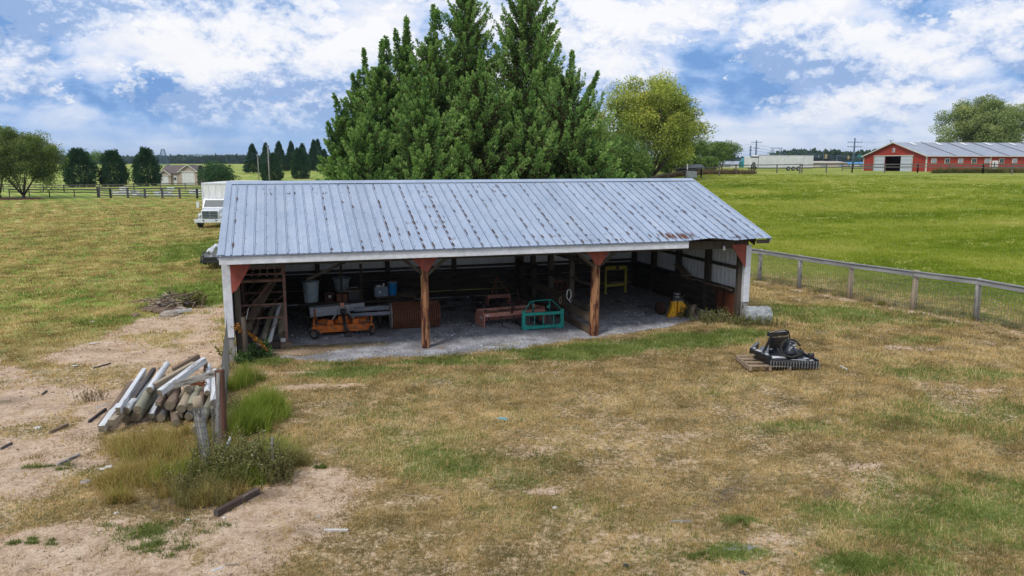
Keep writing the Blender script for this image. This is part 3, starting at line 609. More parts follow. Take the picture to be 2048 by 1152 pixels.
def straw():
    rng = np.random.default_rng(77); n = 60000; r = 6.5*(24/6.5)**rng.random(n); az = R(1)*rng.uniform(-38, 36, n); x = r*np.sin(az); y = r*np.cos(az); mk = masks(x, y)
    ok = rng.random(n) < (mk['dirt']*.30*(.3+1.6*ss(.45, .65, fbm(x*1.2, y*1.2, 3, 88)))+.10*(1-mk['gravel'])*(1-mk['pasture']))*(mk['b'] < 0); x, y = x[ok], y[ok]; n = len(x); u = rng.random(n)
    C = pal(u, [(0, (.07, .05, .035)), (.35, (.20, .14, .09)), (.7, (.50, .40, .24)), (1, (.78, .68, .48))])
    o = blades('dead_straw', np.stack([x, y, T(x, y)+.006], 1), .03+.10*rng.random(n)**2, .006+.006*rng.random(n), C, lean=9.0, rng=rng, up=.25); tag(o, 'dead straw, twig bits and dry litter strewn over the yard soil', 'litter', kind='stuff')
straw()
# leafy weeds: stems with many small leaves
def leafquads(P, Dv, L, W, rng):
    n = len(P); s = np.cross(Dv, rng.normal(size=(n, 3))); s /= np.linalg.norm(s, axis=1)[:, None]+1e-9
    w = s*(W/2)[:, None]; V = np.empty((n, 4, 3)); m = P + Dv*(L*0.5)[:, None]
    V[:, 0] = P; V[:, 1] = m+w; V[:, 2] = P+Dv*L[:, None]; V[:, 3] = m-w
    return V.reshape(-1, 3), np.arange(n*4).reshape(n, 4)
def weed(name, c, rx, ry, h, stems, leaves, C0, label, cat='weed', seed=1, ls=0.036, group=None):
    rng = np.random.default_rng(seed); root = empty(name, (c[0], c[1], tz(c[0], c[1])), 0, label, cat, group)
    mb = MB(); Ps = []; Ds = []
    for i in range(stems):
        q = rng.normal(0, .45, 2)*[rx, ry]; b = Vector((q[0], q[1], tz(c[0]+q[0], c[1]+q[1])-root.location.z)); ln = rng.uniform(.35, 1.15)*h
        t = b + Vector((rng.normal(0, .28)*ln, rng.normal(0, .28)*ln, ln)); mid = (b+t)/2 + Vector((rng.normal(0, .04), rng.normal(0, .04), .05*ln))
        mb.pipe([b, mid, t], [.006, .004, .002], 4, cap=False)
        for j in range(leaves):
            u = rng.uniform(.1, 1); p = b.lerp(mid, u*2) if u < .5 else mid.lerp(t, u*2-1); Ps.append(tuple(p))
            d = rng.normal(size=3); d[2] = abs(d[2])*.5; Ds.append(d/np.linalg.norm(d))
    Ps = np.array(Ps); Ds = np.array(Ds); n = len(Ps)
    V, F = leafquads(Ps, Ds, rng.uniform(.6, 1.4, n)*ls, rng.uniform(.3, .6, n)*ls, rng)
    mb.build('stem', M['weed_stem'], root)
    npmesh('foliage', V, F, M['leaf'], root, col=np.repeat(pal(rng.random(n), C0), 4, 0)); return root
M['weed_stem'] = pmat('brown weed stem', (0.16, 0.12, 0.06), (0.1, 0.085, 0.04), 9, 0.9, bump=0)
WG = [(0, (0.09, 0.11, 0.03)), (0.45, (0.21, 0.24, 0.07)), (0.8, (0.30, 0.30, 0.12)), (0.95, (0.42, 0.36, 0.20)), (1, (0.7, 0.68, 0.6))]
FG = [(0, (0.04, 0.08, 0.03)), (0.5, (0.10, 0.19, 0.06)), (1, (0.22, 0.33, 0.13))]
def wd(px, py): g = G(px, py); return (g.x, g.y)
weed('weed_bush', wd(440, 955), .6, .45, .56, 150, 46, WG, 'grey green weeds with tiny white flowers round the wired fence post', seed=11)
weed('weed_bush', wd(500, 950), .55, .45, .62, 150, 46, WG, 'dense olive weeds between the wired fence post and the thin stake', seed=12)
weed('weed_bush', wd(395, 990), .45, .3, .34, 80, 40, OLIVE, 'dark low weeds just above the fallen dark timber', seed=13)
weed('weed_bush', wd(545, 960), .35, .3, .42, 60, 36, OLIVE, 'brownish weeds growing round the thin stake', seed=14)
weed('weed_bush', wd(470, 845), .25, .5, .45, 60, 30, WG, 'dry olive weeds at the foot of the rust brown corner post', seed=15)
weed('fern_weed', wd(520, 714), .45, .25, .42, 26, 70, FG, 'bright green ferny weed at the shed entrance by the steel rack', seed=16, ls=.06)
weed('fern_weed', wd(490, 724), .25, .2, .28, 14, 40, FG, 'small green leafy weed beside the leaning concrete blocks', seed=17, ls=.07)
weed('weed_bush', SH(13.9, .25)[:2], .95, .6, .36, 110, 34, WG, 'straggly green weeds inside the right front corner of the shed', seed=18, ls=.04)
weed('weed_bush', SH(14.6, -.55)[:2], .9, .35, .30, 80, 34, WG, 'low weeds at the foot of the right corner post', seed=19, ls=.04)
weed('weed_bush', SH(13.4, 1.4)[:2], .4, .7, .40, 44, 30, [(0, (.05, .06, .02)), (1, (.2, .2, .1))], 'thin weeds along the plank wall behind the yellow ripper', seed=20, ls=.05)
weed('weed_bush', wd(384, 612), .5, .4, .50, 40, 40, OLIVE, 'olive weed bush growing beside the rubble heap', seed=21, ls=.08)
weed('weed_bush', wd(185, 800), .35, .25, .35, 26, 8, [(0, (.12, .08, .05)), (1, (.3, .2, .1))], 'dead brown twiggy weed left of the post pile', seed=22, ls=.04)

# scattered stones on bare soil and gravel: nobody could count them
def stones():
    rng = np.random.default_rng(21); n = 60000
    r = 6.5*(30/6.5)**rng.random(n); az = R(1)*rng.uniform(-38, 36, n); x = r*np.sin(az); y = r*np.cos(az); mk = masks(x, y)
    ok = rng.random(n) < np.maximum(mk['dirt']**2*0.40, mk['gravel']*0.9)*(1-.5*mk['mud_shade']); x, y = x[ok], y[ok]; g = mk['gravel'][ok] > 0.5; D = mk['D'][ok]; n = len(x)
    o = np.array([(1, 0, 0), (-1, 0, 0), (0, 1, 0), (0, -1, 0), (0, 0, 1), (0, 0, -1)], float)
    s = rng.lognormal(-4.75, 0.42, n)*np.clip(D/11, 1, 2); s = np.where(g, s*0.95, s)
    V = o[None]*s[:, None, None]*rng.uniform(.6, 1.3, (n, 6, 1))*np.array([1, 1, .6]); a = rng.uniform(0, 6.28, n); ca, sa = np.cos(a)[:, None], np.sin(a)[:, None]
    V = np.stack([V[:, :, 0]*ca-V[:, :, 1]*sa + x[:, None], V[:, :, 0]*sa+V[:, :, 1]*ca + y[:, None], V[:, :, 2]+T(x, y)[:, None]+s[:, None]*.2], -1)
    f = np.array([(0, 2, 4), (2, 1, 4), (1, 3, 4), (3, 0, 4), (2, 0, 5), (1, 2, 5), (3, 1, 5), (0, 3, 5)])
    F = (np.arange(n)[:, None, None]*6+f[None]).reshape(-1, 3)
    u = rng.random(n); C = np.where(g[:, None], pal(u, [(0, (.16, .16, .17)), (.6, (.42, .42, .45)), (1, (.68, .68, .72))]), pal(u, [(0, (.16, .11, .08)), (.5, (.42, .31, .23)), (1, (.68, .56, .45))]))
    ob = npmesh('gravel_stones', V.reshape(-1, 3), F, M['stone_attr'], col=np.repeat(C, 6, 0)); tag(ob, 'loose gravel and soil crumbs on the shed floor and bare ground', 'gravel', kind='stuff')
m_, t_, b_ = base_mat('loose stones', 0.9); a_ = t_.new('ShaderNodeAttribute', attribute_name='tint'); t_.l.new(a_.outputs[0], b_.inputs['Base Color']); M['stone_attr'] = m_
stones()
# ------------------------------------------------------------------ the open machine shed
OVL, OVR, OVF = 0.12, 0.42, 0.56
EH, RH, RUN, WB = 2.707, 4.33, 4.07, 7.55
SLOPE = (RH-EH)/(RUN+OVF)
def zr(b): return EH + (b+OVF)*SLOPE                    # front roof surface over b
def build_roof_material():
    m, t, b = base_mat('weathered metal roofing', 0.38, 0.15, 0.5)
    tc = t.new('ShaderNodeTexCoord'); P = tc.outputs['Object']
    n = t.noise(t.mapping(P, scale=(1, .35, .35)), 2.5, 6, 0.6); f = t.noise(t.mapping(P, scale=(1.0, .2, .2)), 22, 4, 0.6)
    c = t.ramp(n, [(0.3, (0.30, 0.37, 0.475)), (0.55, (0.36, 0.425, 0.53)), (0.75, (0.43, 0.475, 0.55))])
    # each sheet has aged a little differently
    sp = t.new('ShaderNodeSeparateXYZ'); t.l.new(P, sp.inputs[0]); pan = t.math('FLOOR', t.math('DIVIDE', sp.outputs[0], 0.768))
    wn = t.new('ShaderNodeTexWhiteNoise', noise_dimensions='1D'); t.l.new(pan, wn.inputs['W'])
    c = t.mix(1.0, c, t.ramp(wn.outputs[0], [(0, 0.93), (1, 1.06)]), 'MULTIPLY')
    c = t.mix(0.35, c, t.ramp(f, [(0.3, 0.7), (0.7, 1.15)]), 'MULTIPLY')
    dirty = t.ramp(t.noise(P, 5, 8, 0.7), [(0.62, 0), (0.75, 0.5)])
    c = t.mix(dirty, c, (0.52, 0.50, 0.47))
    t.l.new(c, b.inputs['Base Color']); return m
M['roof'] = build_roof_material()
M['rib_dark'] = pmat('dark blue grey metal', (0.06, 0.085, 0.15), (0.15, 0.19, 0.28), 5, 0.6, bump=0)  # darker blue tone, used on both sides of every roof rib
M['roof_rust'] = pmat('rust streaks', (0.05, 0.034, 0.028), (0.115, 0.07, 0.05), 6, 0.9, bump=0)
M['roof_rust_hot'] = pmat('orange rust', (0.22, 0.075, 0.03), (0.12, 0.045, 0.025), 6, 0.9, bump=0)

shed = empty('machine_shed', SH(0, 0, 0), YAW, 'long open-front machine shed with a rust-streaked metal roof on pole posts', 'shed')
A0, A1 = -OVL, SL+OVR
RIB = 0.2563
def eave_sag(a):                                        # the bent lip near the right end of the eave
    return 0.05*math.exp(-((a-13.1)/0.5)**2) - 0.035*math.exp(-((a-13.9)/0.35)**2)
def rp(a, t, dz=0.0, front=True):
    """point on the roof: t 0 at the eave, 1 at the ridge"""
    if front: b = -OVF + t*(RUN+OVF); z = EH + t*(RH-EH)
    else: b = (WB+0.35) - t*(WB+0.35-RUN); z = (RH-(WB+.35-RUN)*SLOPE) + t*((WB+.35-RUN)*SLOPE)
    if front: z += eave_sag(a)*max(0, 1-t*9)**2 + 0.008*math.sin(a*1.3)*math.sin(t*7)
    return (a, b, z+dz)
def roof_slope(name, front):
    mb = MB(); ts = [0, .02, .06, .12, .3, .5, .75, 1.0]
    prof = []; n = int(round((A1-A0)/RIB)); a = A0
    for i in range(n):
        x = A0 + i*(A1-A0)/n; prof += [(x, 0.0), (x+0.012, 0.016), (x+0.034, 0.016), (x+0.046, 0.0), (x+.125, 0.0), (x+.13, .004), (x+.155, .004), (x+.16, 0)]
    prof.append((A1, 0.0)); k = len(prof)
    vs = [rp(x, t, h, front) for t in ts for x, h in prof]
    for j in range(len(ts)-1):
        for i in range(k-1):
            q = (j*k+i, j*k+i+1, (j+1)*k+i+1, (j+1)*k+i)
            mb.f.append(q if front else q[::-1]); mb.m.append(1 if (i % 8) in (0, 2) else 0); mb.sm.append(False)
    mb.v = vs
    if front:
        rng = random.Random(4); nrm = 0.0045
        def streak(a, t, L, w, mi):                     # a tapered stain lying on the sheet
            mb.mi = mi; k0 = 5; pts = []
            for j in range(k0+1):
                u = j/k0; ww = w*(math.sin(math.pi*min(1, .12+u*.86))**0.7)*(rng.uniform(.7, 1.1)); tt = t+(u-.5)*L
                pts.append((a-ww/2+rng.uniform(-.002, .002), tt, ww))
            vs = []
            for x, tt, ww in pts:
                tt = min(max(tt, 0.002), .985); vs += [rp(x, tt, h0), rp(x+ww, tt, h0)]
            mb.add(vs, [(2*j, 2*j+1, 2*j+3, 2*j+2) for j in range(k0)])
        NP = 13
        for i in range(n):
            x = A0 + i*(A1-A0)/n; seam = (i % 3) == 1
            sev = (.12+.88*ss(.6, 4.6, x))*(1-.35*ss(12.5, 15, x))
            if (i % 3) == 2: sev *= .45
            strong = rng.random() < .75
            for p in range(NP):
                t = (p+0.5)/NP
                if t < .03: continue
                fall = (1-t)**0.5
                loc = float(fbm(x*.55, t*2.4, 3, 77))
                pr = float(sev)*(0.30+.85*fall)*(0.55 + 1.5*(loc-.36)) if seam else float(sev)*.42*fall*(0.4+1.5*(loc-.36))
                if rng.random() < pr*1.45:
                    h0 = 0.0185
                    streak(x+.040, t+rng.uniform(-.008, .008), (0.034+.055*rng.random()), .030+.026*rng.random()*(1.4-t), 2)
                h0 = 0.003
                if loc > .50 and rng.random() < (loc-.46)*5*float(sev) and seam:
                    for _ in range(rng.randint(2, 7)):
                        xx = x+rng.uniform(-.2, .2)
                        rr = ((xx-A0) % RIB)
                        hot = 3 if rng.random() < (.4 if x > 8 else .08) else 2
                        h0 = 0.0195 if rr < .05 else 0.0065
                        streak(xx, t+rng.uniform(-.012, .012), .015+.03*rng.random(), .008+.016*rng.random(), hot)
        for _ in range(46):                             # the big rusty patch above the missing board
            xx = 12.15+rng.gauss(0, .33); h0 = 0.0195
            streak(xx, .04+rng.random()*.05, .03+.05*rng.random(), .012+.03*rng.random(), 3 if rng.random() < .6 else 2)
        for i in range(0, n):                           # screws
            x = A0 + i*(A1-A0)/n
            for p in range(NP):
                if (p+i) % 2: continue
                mb.mi = 2; c = rp(x+.07, (p+.5)/NP, .006); mb.box(c, (.018, .022, .010))
    return mb.build(name, [M['roof'], M['rib_dark'], M['roof_rust'], M['roof_rust_hot']], shed)
rf = roof_slope('roof', True)
roof_slope('rear_roof', False)
mb = MB()
for s, f in ((1, True), (-1, False)):
    t0 = 0.955 if f else .93
    a, b = rp(A0-.01, t0, .024, f), rp(A1+.01, t0, .024, f); c, d = (A1+.01, RUN, RH+.034), (A0-.01, RUN, RH+.034)
    vs = [a, b, c, d] if f else [b, a, d, c]
    mb.add(vs, [(0, 1, 2, 3)])
mb.build('ridge_cap', M['roof'], rf)
mb = MB()                                               # rake trims
for x in (A0-.02, A1+.02):
    for f in (True, False):
        p, q = Vector(rp(x, 0.0, -.035, f)), Vector(rp(x, 1.0, -.035, f)); mb.bar(p, q, .035, .12)
mb.mi = 0; p, q = Vector(rp(A0+.05, 0.0, .024)), Vector(rp(A0+.05, 1.0, .024)); mb.bar(p, q, .15, .01)
mb.build('rake_trim', M['roof'], rf)
mb = MB()                                               # rafters and purlins under the sheets
for i in range(7):
    a = i*SL/6
    for f in (True, False): mb.bar(Vector(rp(a, 0.03, -.17, f)), Vector(rp(a, .985, -.17, f)), .045, .18)
for p in range(8):
    t = .04+p*.13; mb.bar(Vector(rp(A0+.05, t, -.045)), Vector(rp(A1-.03, t, -.045)), .09, .04); mb.bar(Vector(rp(A0+.05, t, -.045, False)), Vector(rp(A1-.03, t, -.045, False)), .09, .04)
for i in (1, 2, 3, 4, 5): a = i*SL/6; mb.bar((a, .2, 2.5), (a, WB-.2, 2.5), .045, .14); mb.bar((a, 1.9, 2.5), (a, 4.0, 3.9), .04, .09); mb.bar((a, 5.8, 2.5), (a, 4.1, 3.9), .04, .09)
mb.build('roof_frame', M['wood_post'], shed)
FE = 12.38                                              # where the white eave board breaks off
mb = MB(); mb.box(((A0+FE)/2, -OVF+.022, EH-.115), (FE-A0, .03, .20)); mb.build('fascia', M['trim_white'], shed, bevel=.004)
mb = MB(); mb.box(((A0+FE)/2, -OVF-.015, EH-.024), (FE-A0, .035, .012)); mb.build('drip_edge', M['rib_dark'], shed)
mb = MB(); mb.box((SL/2, 0.09, 2.50), (SL, .045, .24)); mb.box((SL/2, -.09, 2.50), (SL, .045, .24)); mb.build('header_beam', M['wood_post'], shed)
mb = MB(); mb.box((SL+OVR-.21, -OVF+.05, EH-.10), (.42, .04, .11)); mb.build('eave_block', M['wood_dark'], shed)
mb = MB(); mb.tube((13.75, -.2, 2.48), (13.75, -.2, 2.35), .03, .045, 10); mb.build('lamp_bulb', M['decal'], shed)

def zfl(a, b): p = SH(a, b); return tz(p.x, p.y)
# front posts
def round_post(a, b, top, r, mat, lean=(0, 0)):
    mb = MB(); z0 = zfl(a, b)-.15; rng = random.Random(int(a*10)); pts = []; rs = []
    for k in range(12):
        u = k/11; pts.append((a+lean[0]*u+rng.uniform(-.006, .006), b+lean[1]*u, z0+(top-z0)*u)); rs.append(r*(1.06-.10*u)*rng.uniform(.97, 1.03))
    mb.pipe(pts, rs, 14); return mb.build('post', mat, shed)
round_post(BAY, 0, 2.42, .105, M['pole_orange']); round_post(2*BAY, 0.05, 2.42, .135, M['pole_orange'], (.03, 0))
for a in (0.0, SL):
    mb = MB(); z0 = zfl(a, 0); mb.box((a, 0, (z0-.2+.62+z0)/2), (.17, .17, .82)); mb.build('corner_post', M['wood_grey'], shed, bevel=.01)
    mb = MB(); s = -1 if a == 0 else 1
    mb.box((a+s*.01, -.01, (z0+.62+2.46)/2), (.20, .21, 2.46-z0-.62)); mb.build('corner_trim', M['trim_white'], shed, bevel=.006)
mb = MB(); mb.box((.20, .12, 1.15), (.14, .14, 2.5)); mb.build('corner_post', M['wood_post'], shed)
mb = MB(); mb.box((SL-.17, .06, 1.2), (.13, .13, 2.45)); mb.build('corner_post', M['wood_post'], shed)
mb = MB(); mb.pipe([(.33, -.12, -.1), (.34, -.12, .6), (.32, -.10, 1.12)], [.075, .07, .065], 10); mb.build('post_stub', M['wood_post'], shed)
# red gussets
def gusset(poly, b0):
    mb = MB(); mb.prism(poly, .03, Matrix.Translation((0, b0, 0))); 
    o = mb.build('gusset', M['red_panel'], shed)
gusset([(.09, 2.5), (.09, 1.74), (.20, 1.80), (.62, 2.5)], -.15)
gusset([(BAY-.42, 2.5), (BAY-.02, 2.08), (BAY+.06, 2.08), (BAY+.36, 2.5)], -.20)
gusset([(2*BAY-.42, 2.5), (2*BAY-.02, 2.06), (2*BAY+.06, 2.06), (2*BAY+.38, 2.5)], -.20)
gusset([(SL-.09, 2.5), (SL-.09, 1.82), (SL-.16, 1.86), (SL-.60, 2.5)], -.15)
for a in (BAY, 2*BAY):
    mb = MB(); mb.bar((a+.06, -.05, 1.98), (a+.62, -.05, 2.42), .035, .08); mb.bar((a-.06, -.05, 2.0), (a-.58, -.05, 2.42), .035, .08); mb.build('knee_brace', M['wood_post'], shed)
# walls
def ribbed(mb, p, q, z0, z1, nrm, step=.2286):
    """ribbed sheet from p to q between z0 and z1; ribs stand off along nrm"""
    p = Vector((*p, 0)); q = Vector((*q, 0)); L = (q-p).length; d = (q-p)/L; nr = Vector((*nrm, 0)); n = int(L/step); pr = []
    for i in range(n): x = i*L/n; pr += [(x, 0), (x+.01, .014), (x+.03, .014), (x+.04, 0)]
    pr.append((L, 0)); k = len(pr); vs = []
    for z in (z0, z1): vs += [p+d*x+nr*h+Vector((0, 0, z if not callable(z) else z(x))) for x, h in pr]
    mb.add(vs, [(i, i+1, k+i+1, k+i) for i in range(k-1)])
WLO = 0.97
mb = MB(); ribbed(mb, (-.03, WB), (SL+.03, WB), .25, 2.98, (0, -1)); mb.build('back_siding', M['siding_in'], shed)
def planks(name, p, q, z0, z1, nrm, mat, seed, h=.235, th=.045, gap=.012, skip=()):
    mb = MB(); rng = random.Random(seed); p = Vector((*p, 0)); q = Vector((*q, 0)); d = (q-p).normalized(); nr = Vector((*nrm, 0)); z = z0; i = 0
    while z < z1-.05:
        hh = min(h, z1-z)*rng.uniform(.94, 1.0)
        if i not in skip:
            x = 0; L = (q-p).length
            while x < L-.01:
                l = min(rng.choice([2.44, 3.05, 3.66]), L-x); j = rng.uniform(-.006, .006)
                mb.bar(p+d*x+nr*j+Vector((0, 0, z+hh/2)), p+d*(x+l-.006)+nr*j+Vector((0, 0, z+hh/2+rng.uniform(-.006, .006))), th, hh)
                x += l
        z += hh+gap; i += 1
    return mb.build(name, mat, shed)
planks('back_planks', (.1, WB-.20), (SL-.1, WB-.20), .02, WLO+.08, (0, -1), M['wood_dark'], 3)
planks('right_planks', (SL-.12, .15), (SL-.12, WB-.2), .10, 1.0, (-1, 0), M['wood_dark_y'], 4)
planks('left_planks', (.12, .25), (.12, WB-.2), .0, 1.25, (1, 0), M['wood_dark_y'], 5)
def gable(name, a, s, b0=.08):
    mb = MB(); ribbed(mb, (a, b0), (a, WB-.02), .22, 2.46, (s, 0)); mb.build(name, M['siding_in'], shed)
    mb = MB(); mb.prism([(b0, 2.46), (WB-.02, 2.46), (WB-.02, zr(2*RUN-WB)-.05), (RUN, RH-.05), (b0, zr(b0)-.05)], .02, Matrix(((0, 1, 0, a), (1, 0, 0, 0), (0, 0, 1, 0), (0, 0, 0, 1)))); mb.build('gable_panel', M['siding_in'], shed)
gable('left_siding', -.04, 1); gable('right_siding', SL+.04, -1)
for b in (1.95, 3.85, 5.7, 7.35):
    for a, s in ((.03, 1), (SL-.03, -1)):
        mb = MB(); mb.box((a+s*.05, b, 1.3), (.17, .17, 2.75)); mb.build('wall_post', M['wood_post'], shed)
for i in range(1, 6):
    a = i*SL/6; mb = MB(); mb.box((a, WB-.09, 1.45), (.15, .13, 3.0)); mb.build('wall_post', M['wood_post'], shed)
for a, s in ((.02, 1), (SL-.02, -1)):
    for z in (1.03, 1.72, 2.36): mb = MB(); mb.bar((a, .1, z), (a, WB-.1, z), .05, .10); mb.build('girt', M['wood_post'], shed)
for z in (1.12, 2.2): mb = MB(); mb.bar((.1, WB-.03, z), (SL-.1, WB-.03, z), .045, .09); mb.build('girt', M['wood_post'], shed)
mb = MB()                                               # ragged shelf boards along the right wall top
rng = random.Random(9)
for k in range(9):
    b = .35+k*.42; mb.bar((SL-.19+rng.uniform(-.03, .03), b, 1.02+rng.uniform(-.02, .05)), (SL-.21+rng.uniform(-.03, .03), b+.5, 1.03+rng.uniform(-.02, .06)), .09, .035, roll=rng.uniform(-.3, .3))
mb.build('ledge_board', M['log_brown'], shed)
mb = MB(); mb.bar((SL-.17, .18, .48), (SL-.17, 1.15, .50), .012, .86); mb.build('plywood_panel', M['plywood'], shed)
mb = MB(); mb.box((SL-.2, 1.18, .5), (.05, .05, .98)); mb.box((SL-.2, .78, .5), (.04, .04, .95)); mb.build('plywood_batten', M['rust_dark'], shed)
# partition between the second and the third bay
px0 = 2*BAY+.02
for b, r in ((1.95, .07), (3.85, .085), (5.7, .08), (7.1, .08)):
    mb = MB(); mb.box((px0+.02, b, 1.3), (r*2, r*2, 2.7)); mb.build('partition_post', M['wood_post'], shed)
def pboard(b0, z0, b1, z1, h, mat='wood_brown_y', dx=0.0):
    mb = MB(); mb.bar((px0-.09+dx, b0, z0), (px0-.09+dx, b1, z1), .04, h); mb.build('partition_board', M[mat], shed)
pboard(.2, .12, 7.3, .10, .22); pboard(.2, .50, 3.85, .46, .26); pboard(2.0, .74, 7.3, .66, .22); pboard(.2, .78, 2.0, .74, .16, 'wood_dark_y')
pboard(1.9, 1.30, 7.3, 1.26, .12, 'wood_dark_y'); pboard(.2, 1.42, 5.7, 1.34, .07, 'wood_dark_y', .1); pboard(.2, 2.02, 5.7, 1.98, .14, 'wood_dark_y', .12)
mb = MB(); mb.bar((px0, 1.9, 2.0), (px0, 5.6, 2.5), .05, .12); mb.bar((px0, 3.8, 2.05), (px0, 3.2, 2.5), .05, .08); mb.build('partition_brace', M['wood_post'], shed)
mb = MB(); mb.bar((1.9, .5, 1.9), (3.2, .3, 2.5), .04, .07); mb.build('knee_brace', M['wood_dark'], shed)

# ------------------------------------------------------------------ things in and round the shed; local frames
def thing(name, a, b, rz, label, cat, group=None, z=None):
    p = SH(a, b); p.z = tz(p.x, p.y) if z is None else z
    return empty(name, p, YAW+rz, label, cat, group)
def wheel(mb_t, mb_r, c, r, w, axis='X', ang=0.0, par=None):
    """tyre and rim about the X or Y axis"""
    m = Matrix.Translation(c) @ Matrix.Rotation(ang, 4, 'Z')
    k = r*.60
    mb_t.lathe([(k, -w*.42), (r*.86, -w/2), (r*.97, -w*.36), (r, -w*.12), (r, w*.12), (r*.97, w*.36), (r*.86, w/2), (k, w*.42)], 22, (0, 0, 0), axis, m)
    mb_r.lathe([(0.001, -w*.12), (k*.35, -w*.22), (k*.8, -w*.10), (k*1.02, -w*.38), (k*1.02, w*.38), (k*.8, w*.10), (k*.35, w*.22), (0.001, w*.12)], 18, (0, 0, 0), axis, m)

# steel storage rack with its poles
rk = thing('steel_rack', .16, 1.30, 0.0, 'tall rusty steel rack with diagonal braces in the left bay', 'rack')
RW, RD, RHT = 1.16, 2.0, 2.26
for x in (0, RW):
    for y in (0, RD): mb = MB(); mb.box((x, y, RHT/2), (.075, .06, RHT)); mb.build('upright', M['rack'], rk)
mb = MB()
for z in (.80, 1.16, 1.80, 1.98, 2.14):
    mb.bar((0, 0, z), (RW, 0, z), .04, .045 if z != 1.80 else .07); mb.bar((0, RD, z), (RW, RD, z), .04, .05)
for z in (.80, 1.80, 2.2):
    for x in (0, RW): mb.bar((x, 0, z), (x, RD, z), .04, .05)
mb.build('shelf_beam', M['rack'], rk)
mb = MB()
for p, q in (((0, -.01, .84), (RW, -.01, 2.1)), ((.45, 0, .28), (RW, 0, .78)), ((0, 1.2, .9), (RW, 1.2, 2.0)), ((.4, 1.0, .7), (RW, 1.0, 1.25)), ((0, RD, 1.0), (.8, RD, 2.1))): mb.bar(p, q, .022, .022)
mb.build('brace', M['rack'], rk)
mb = MB()
for k in range(6): mb.bar((.02+k*.2, .0, 1.865), (.02+k*.2, RD, 1.865), .14, .02)
mb.build('shelf_board', M['wood_dark_y'], rk)
def log(name, p, q, r, mat, label, cat='log', group=None, sq=False, w=None, end=None, n=13, seed=0, taper=.9):
    """one log or beam; its own Z axis runs along it"""
    p = Vector(p); q = Vector(q); d = q-p; L = d.length; rng = random.Random(seed)
    mb = MB()
    if sq:
        w2 = w or r*2; mb.box((0, 0, L/2), (r*2, w2, L)); mb.m[0] = mb.m[1] = 1
    else:
        k = 7; pts = []; rs = []
        for i in range(k): u = i/(k-1); pts.append((rng.uniform(-1, 1)*r*.06, rng.uniform(-1, 1)*r*.06, L*u)); rs.append(r*(1-(1-taper)*u)*rng.uniform(.97, 1.03))
        mb.pipe(pts, rs, n); mb.m[-1] = mb.m[-2] = 1
    o = mb.build(name, [M[mat], M[end or 'log_end']], bevel=.008)
    o.location = p; o.rotation_mode = 'QUATERNION'; qn = d.to_track_quat('Z', 'X' if not sq else 'Y'); o.rotation_quaternion = qn
    return tag(o, label, cat, group)
def LS(a, b, z): p = SH(a, b); return Vector((p.x, p.y, tz(p.x, p.y)+z))
GR = 'poles and boards stored in the steel rack'
log('wooden_pole', LS(.86, .98, .14), LS(1.16, 2.2, .95), .06, 'log_white', 'slim pale grey pole leaning inside the rack, rightmost of the two crossing its front', 'pole', GR, seed=1)
log('wooden_pole', LS(.70, 1.1, .22), LS(.98, 2.5, .85), .085, 'log_green', 'thicker spotted round pole leaning just left of the slim pale pole', 'pole', GR, seed=2)
log('wooden_pole', LS(.34, 1.35, .55), LS(.52, 3.1, .80), .115, 'log_brown', 'thick dark round log end in the middle of the rack', 'log', GR, seed=3)
log('wooden_pole', LS(.52, 1.4, .40), LS(.66, 3.0, .80), .06, 'log_brown', 'narrow dark pole wedged right of the thick dark log', 'pole', GR, seed=4)
log('wooden_pole', LS(1.22, 1.40, .30), LS(1.18, 2.6, .85), .12, 'log_tan', 'thick tan log end at the right foot of the rack', 'log', GR, seed=5)
log('wooden_plank', LS(.42, 1.12, .83), LS(1.08, 2.3, 1.75), .13, 'log_brown', 'wide rough plank slanting up through the rack shelves', 'plank', GR, True, .035, end='log_tan')
log('wooden_pole', LS(.08, .86, .75), LS(.10, 1.3, 1.18), .055, 'log_white', 'short pale post standing behind the left corner post', 'pole', GR, seed=6)
log('wooden_pole', LS(.28, .9, .62), LS(.12, 1.2, 1.22), .028, 'log_white', 'thin pale stick leaning left behind the corner post', 'stick', GR, seed=7)
log('wooden_pole', LS(.26, .8, .60), LS(.40, 1.0, 1.14), .016, 'log_white', 'thin white rod leaning right by the rack', 'rod', GR, seed=8)
log('timber_block', LS(1.05, 1.1, .06), LS(1.45, 1.16, .06), .07, 'log_brown', 'rough timber lying on the floor at the right foot of the rack', 'timber', None, True)
log('timber_block', LS(1.15, 1.22, .17), LS(1.28, 1.25, .17), .06, 'stone_white', 'small pale block on the rough timber by the rack', 'block', None, True, end='stone_white')
log('timber_block', LS(.12, .98, .10), LS(1.15, 1.08, .10), .10, 'wood_dark', 'dark timber lying under the rack across its feet', 'timber', None, True, end='wood_dark')
for k, (a, b, rz, lb) in enumerate([(.30, .42, .6, 'grey concrete block leaning by the ferny weed, farther left'), (.50, .46, .8, 'grey concrete block leaning against its twin by the ferny weed')]):
    t = thing('concrete_block', a, b, rz, lb, 'block', 'concrete blocks at the shed corner'); mb = MB()
    mb.box((0, 0, .13), (.34, .17, .035)); mb.box((0, 0, .30), (.34, .17, .03))
    for x in (-.155, 0, .155): mb.box((x, 0, .215), (.03, .17, .15))
    o = mb.build('block_body', M['grey_block'], t); o.rotation_euler = (.35, .5, 0)
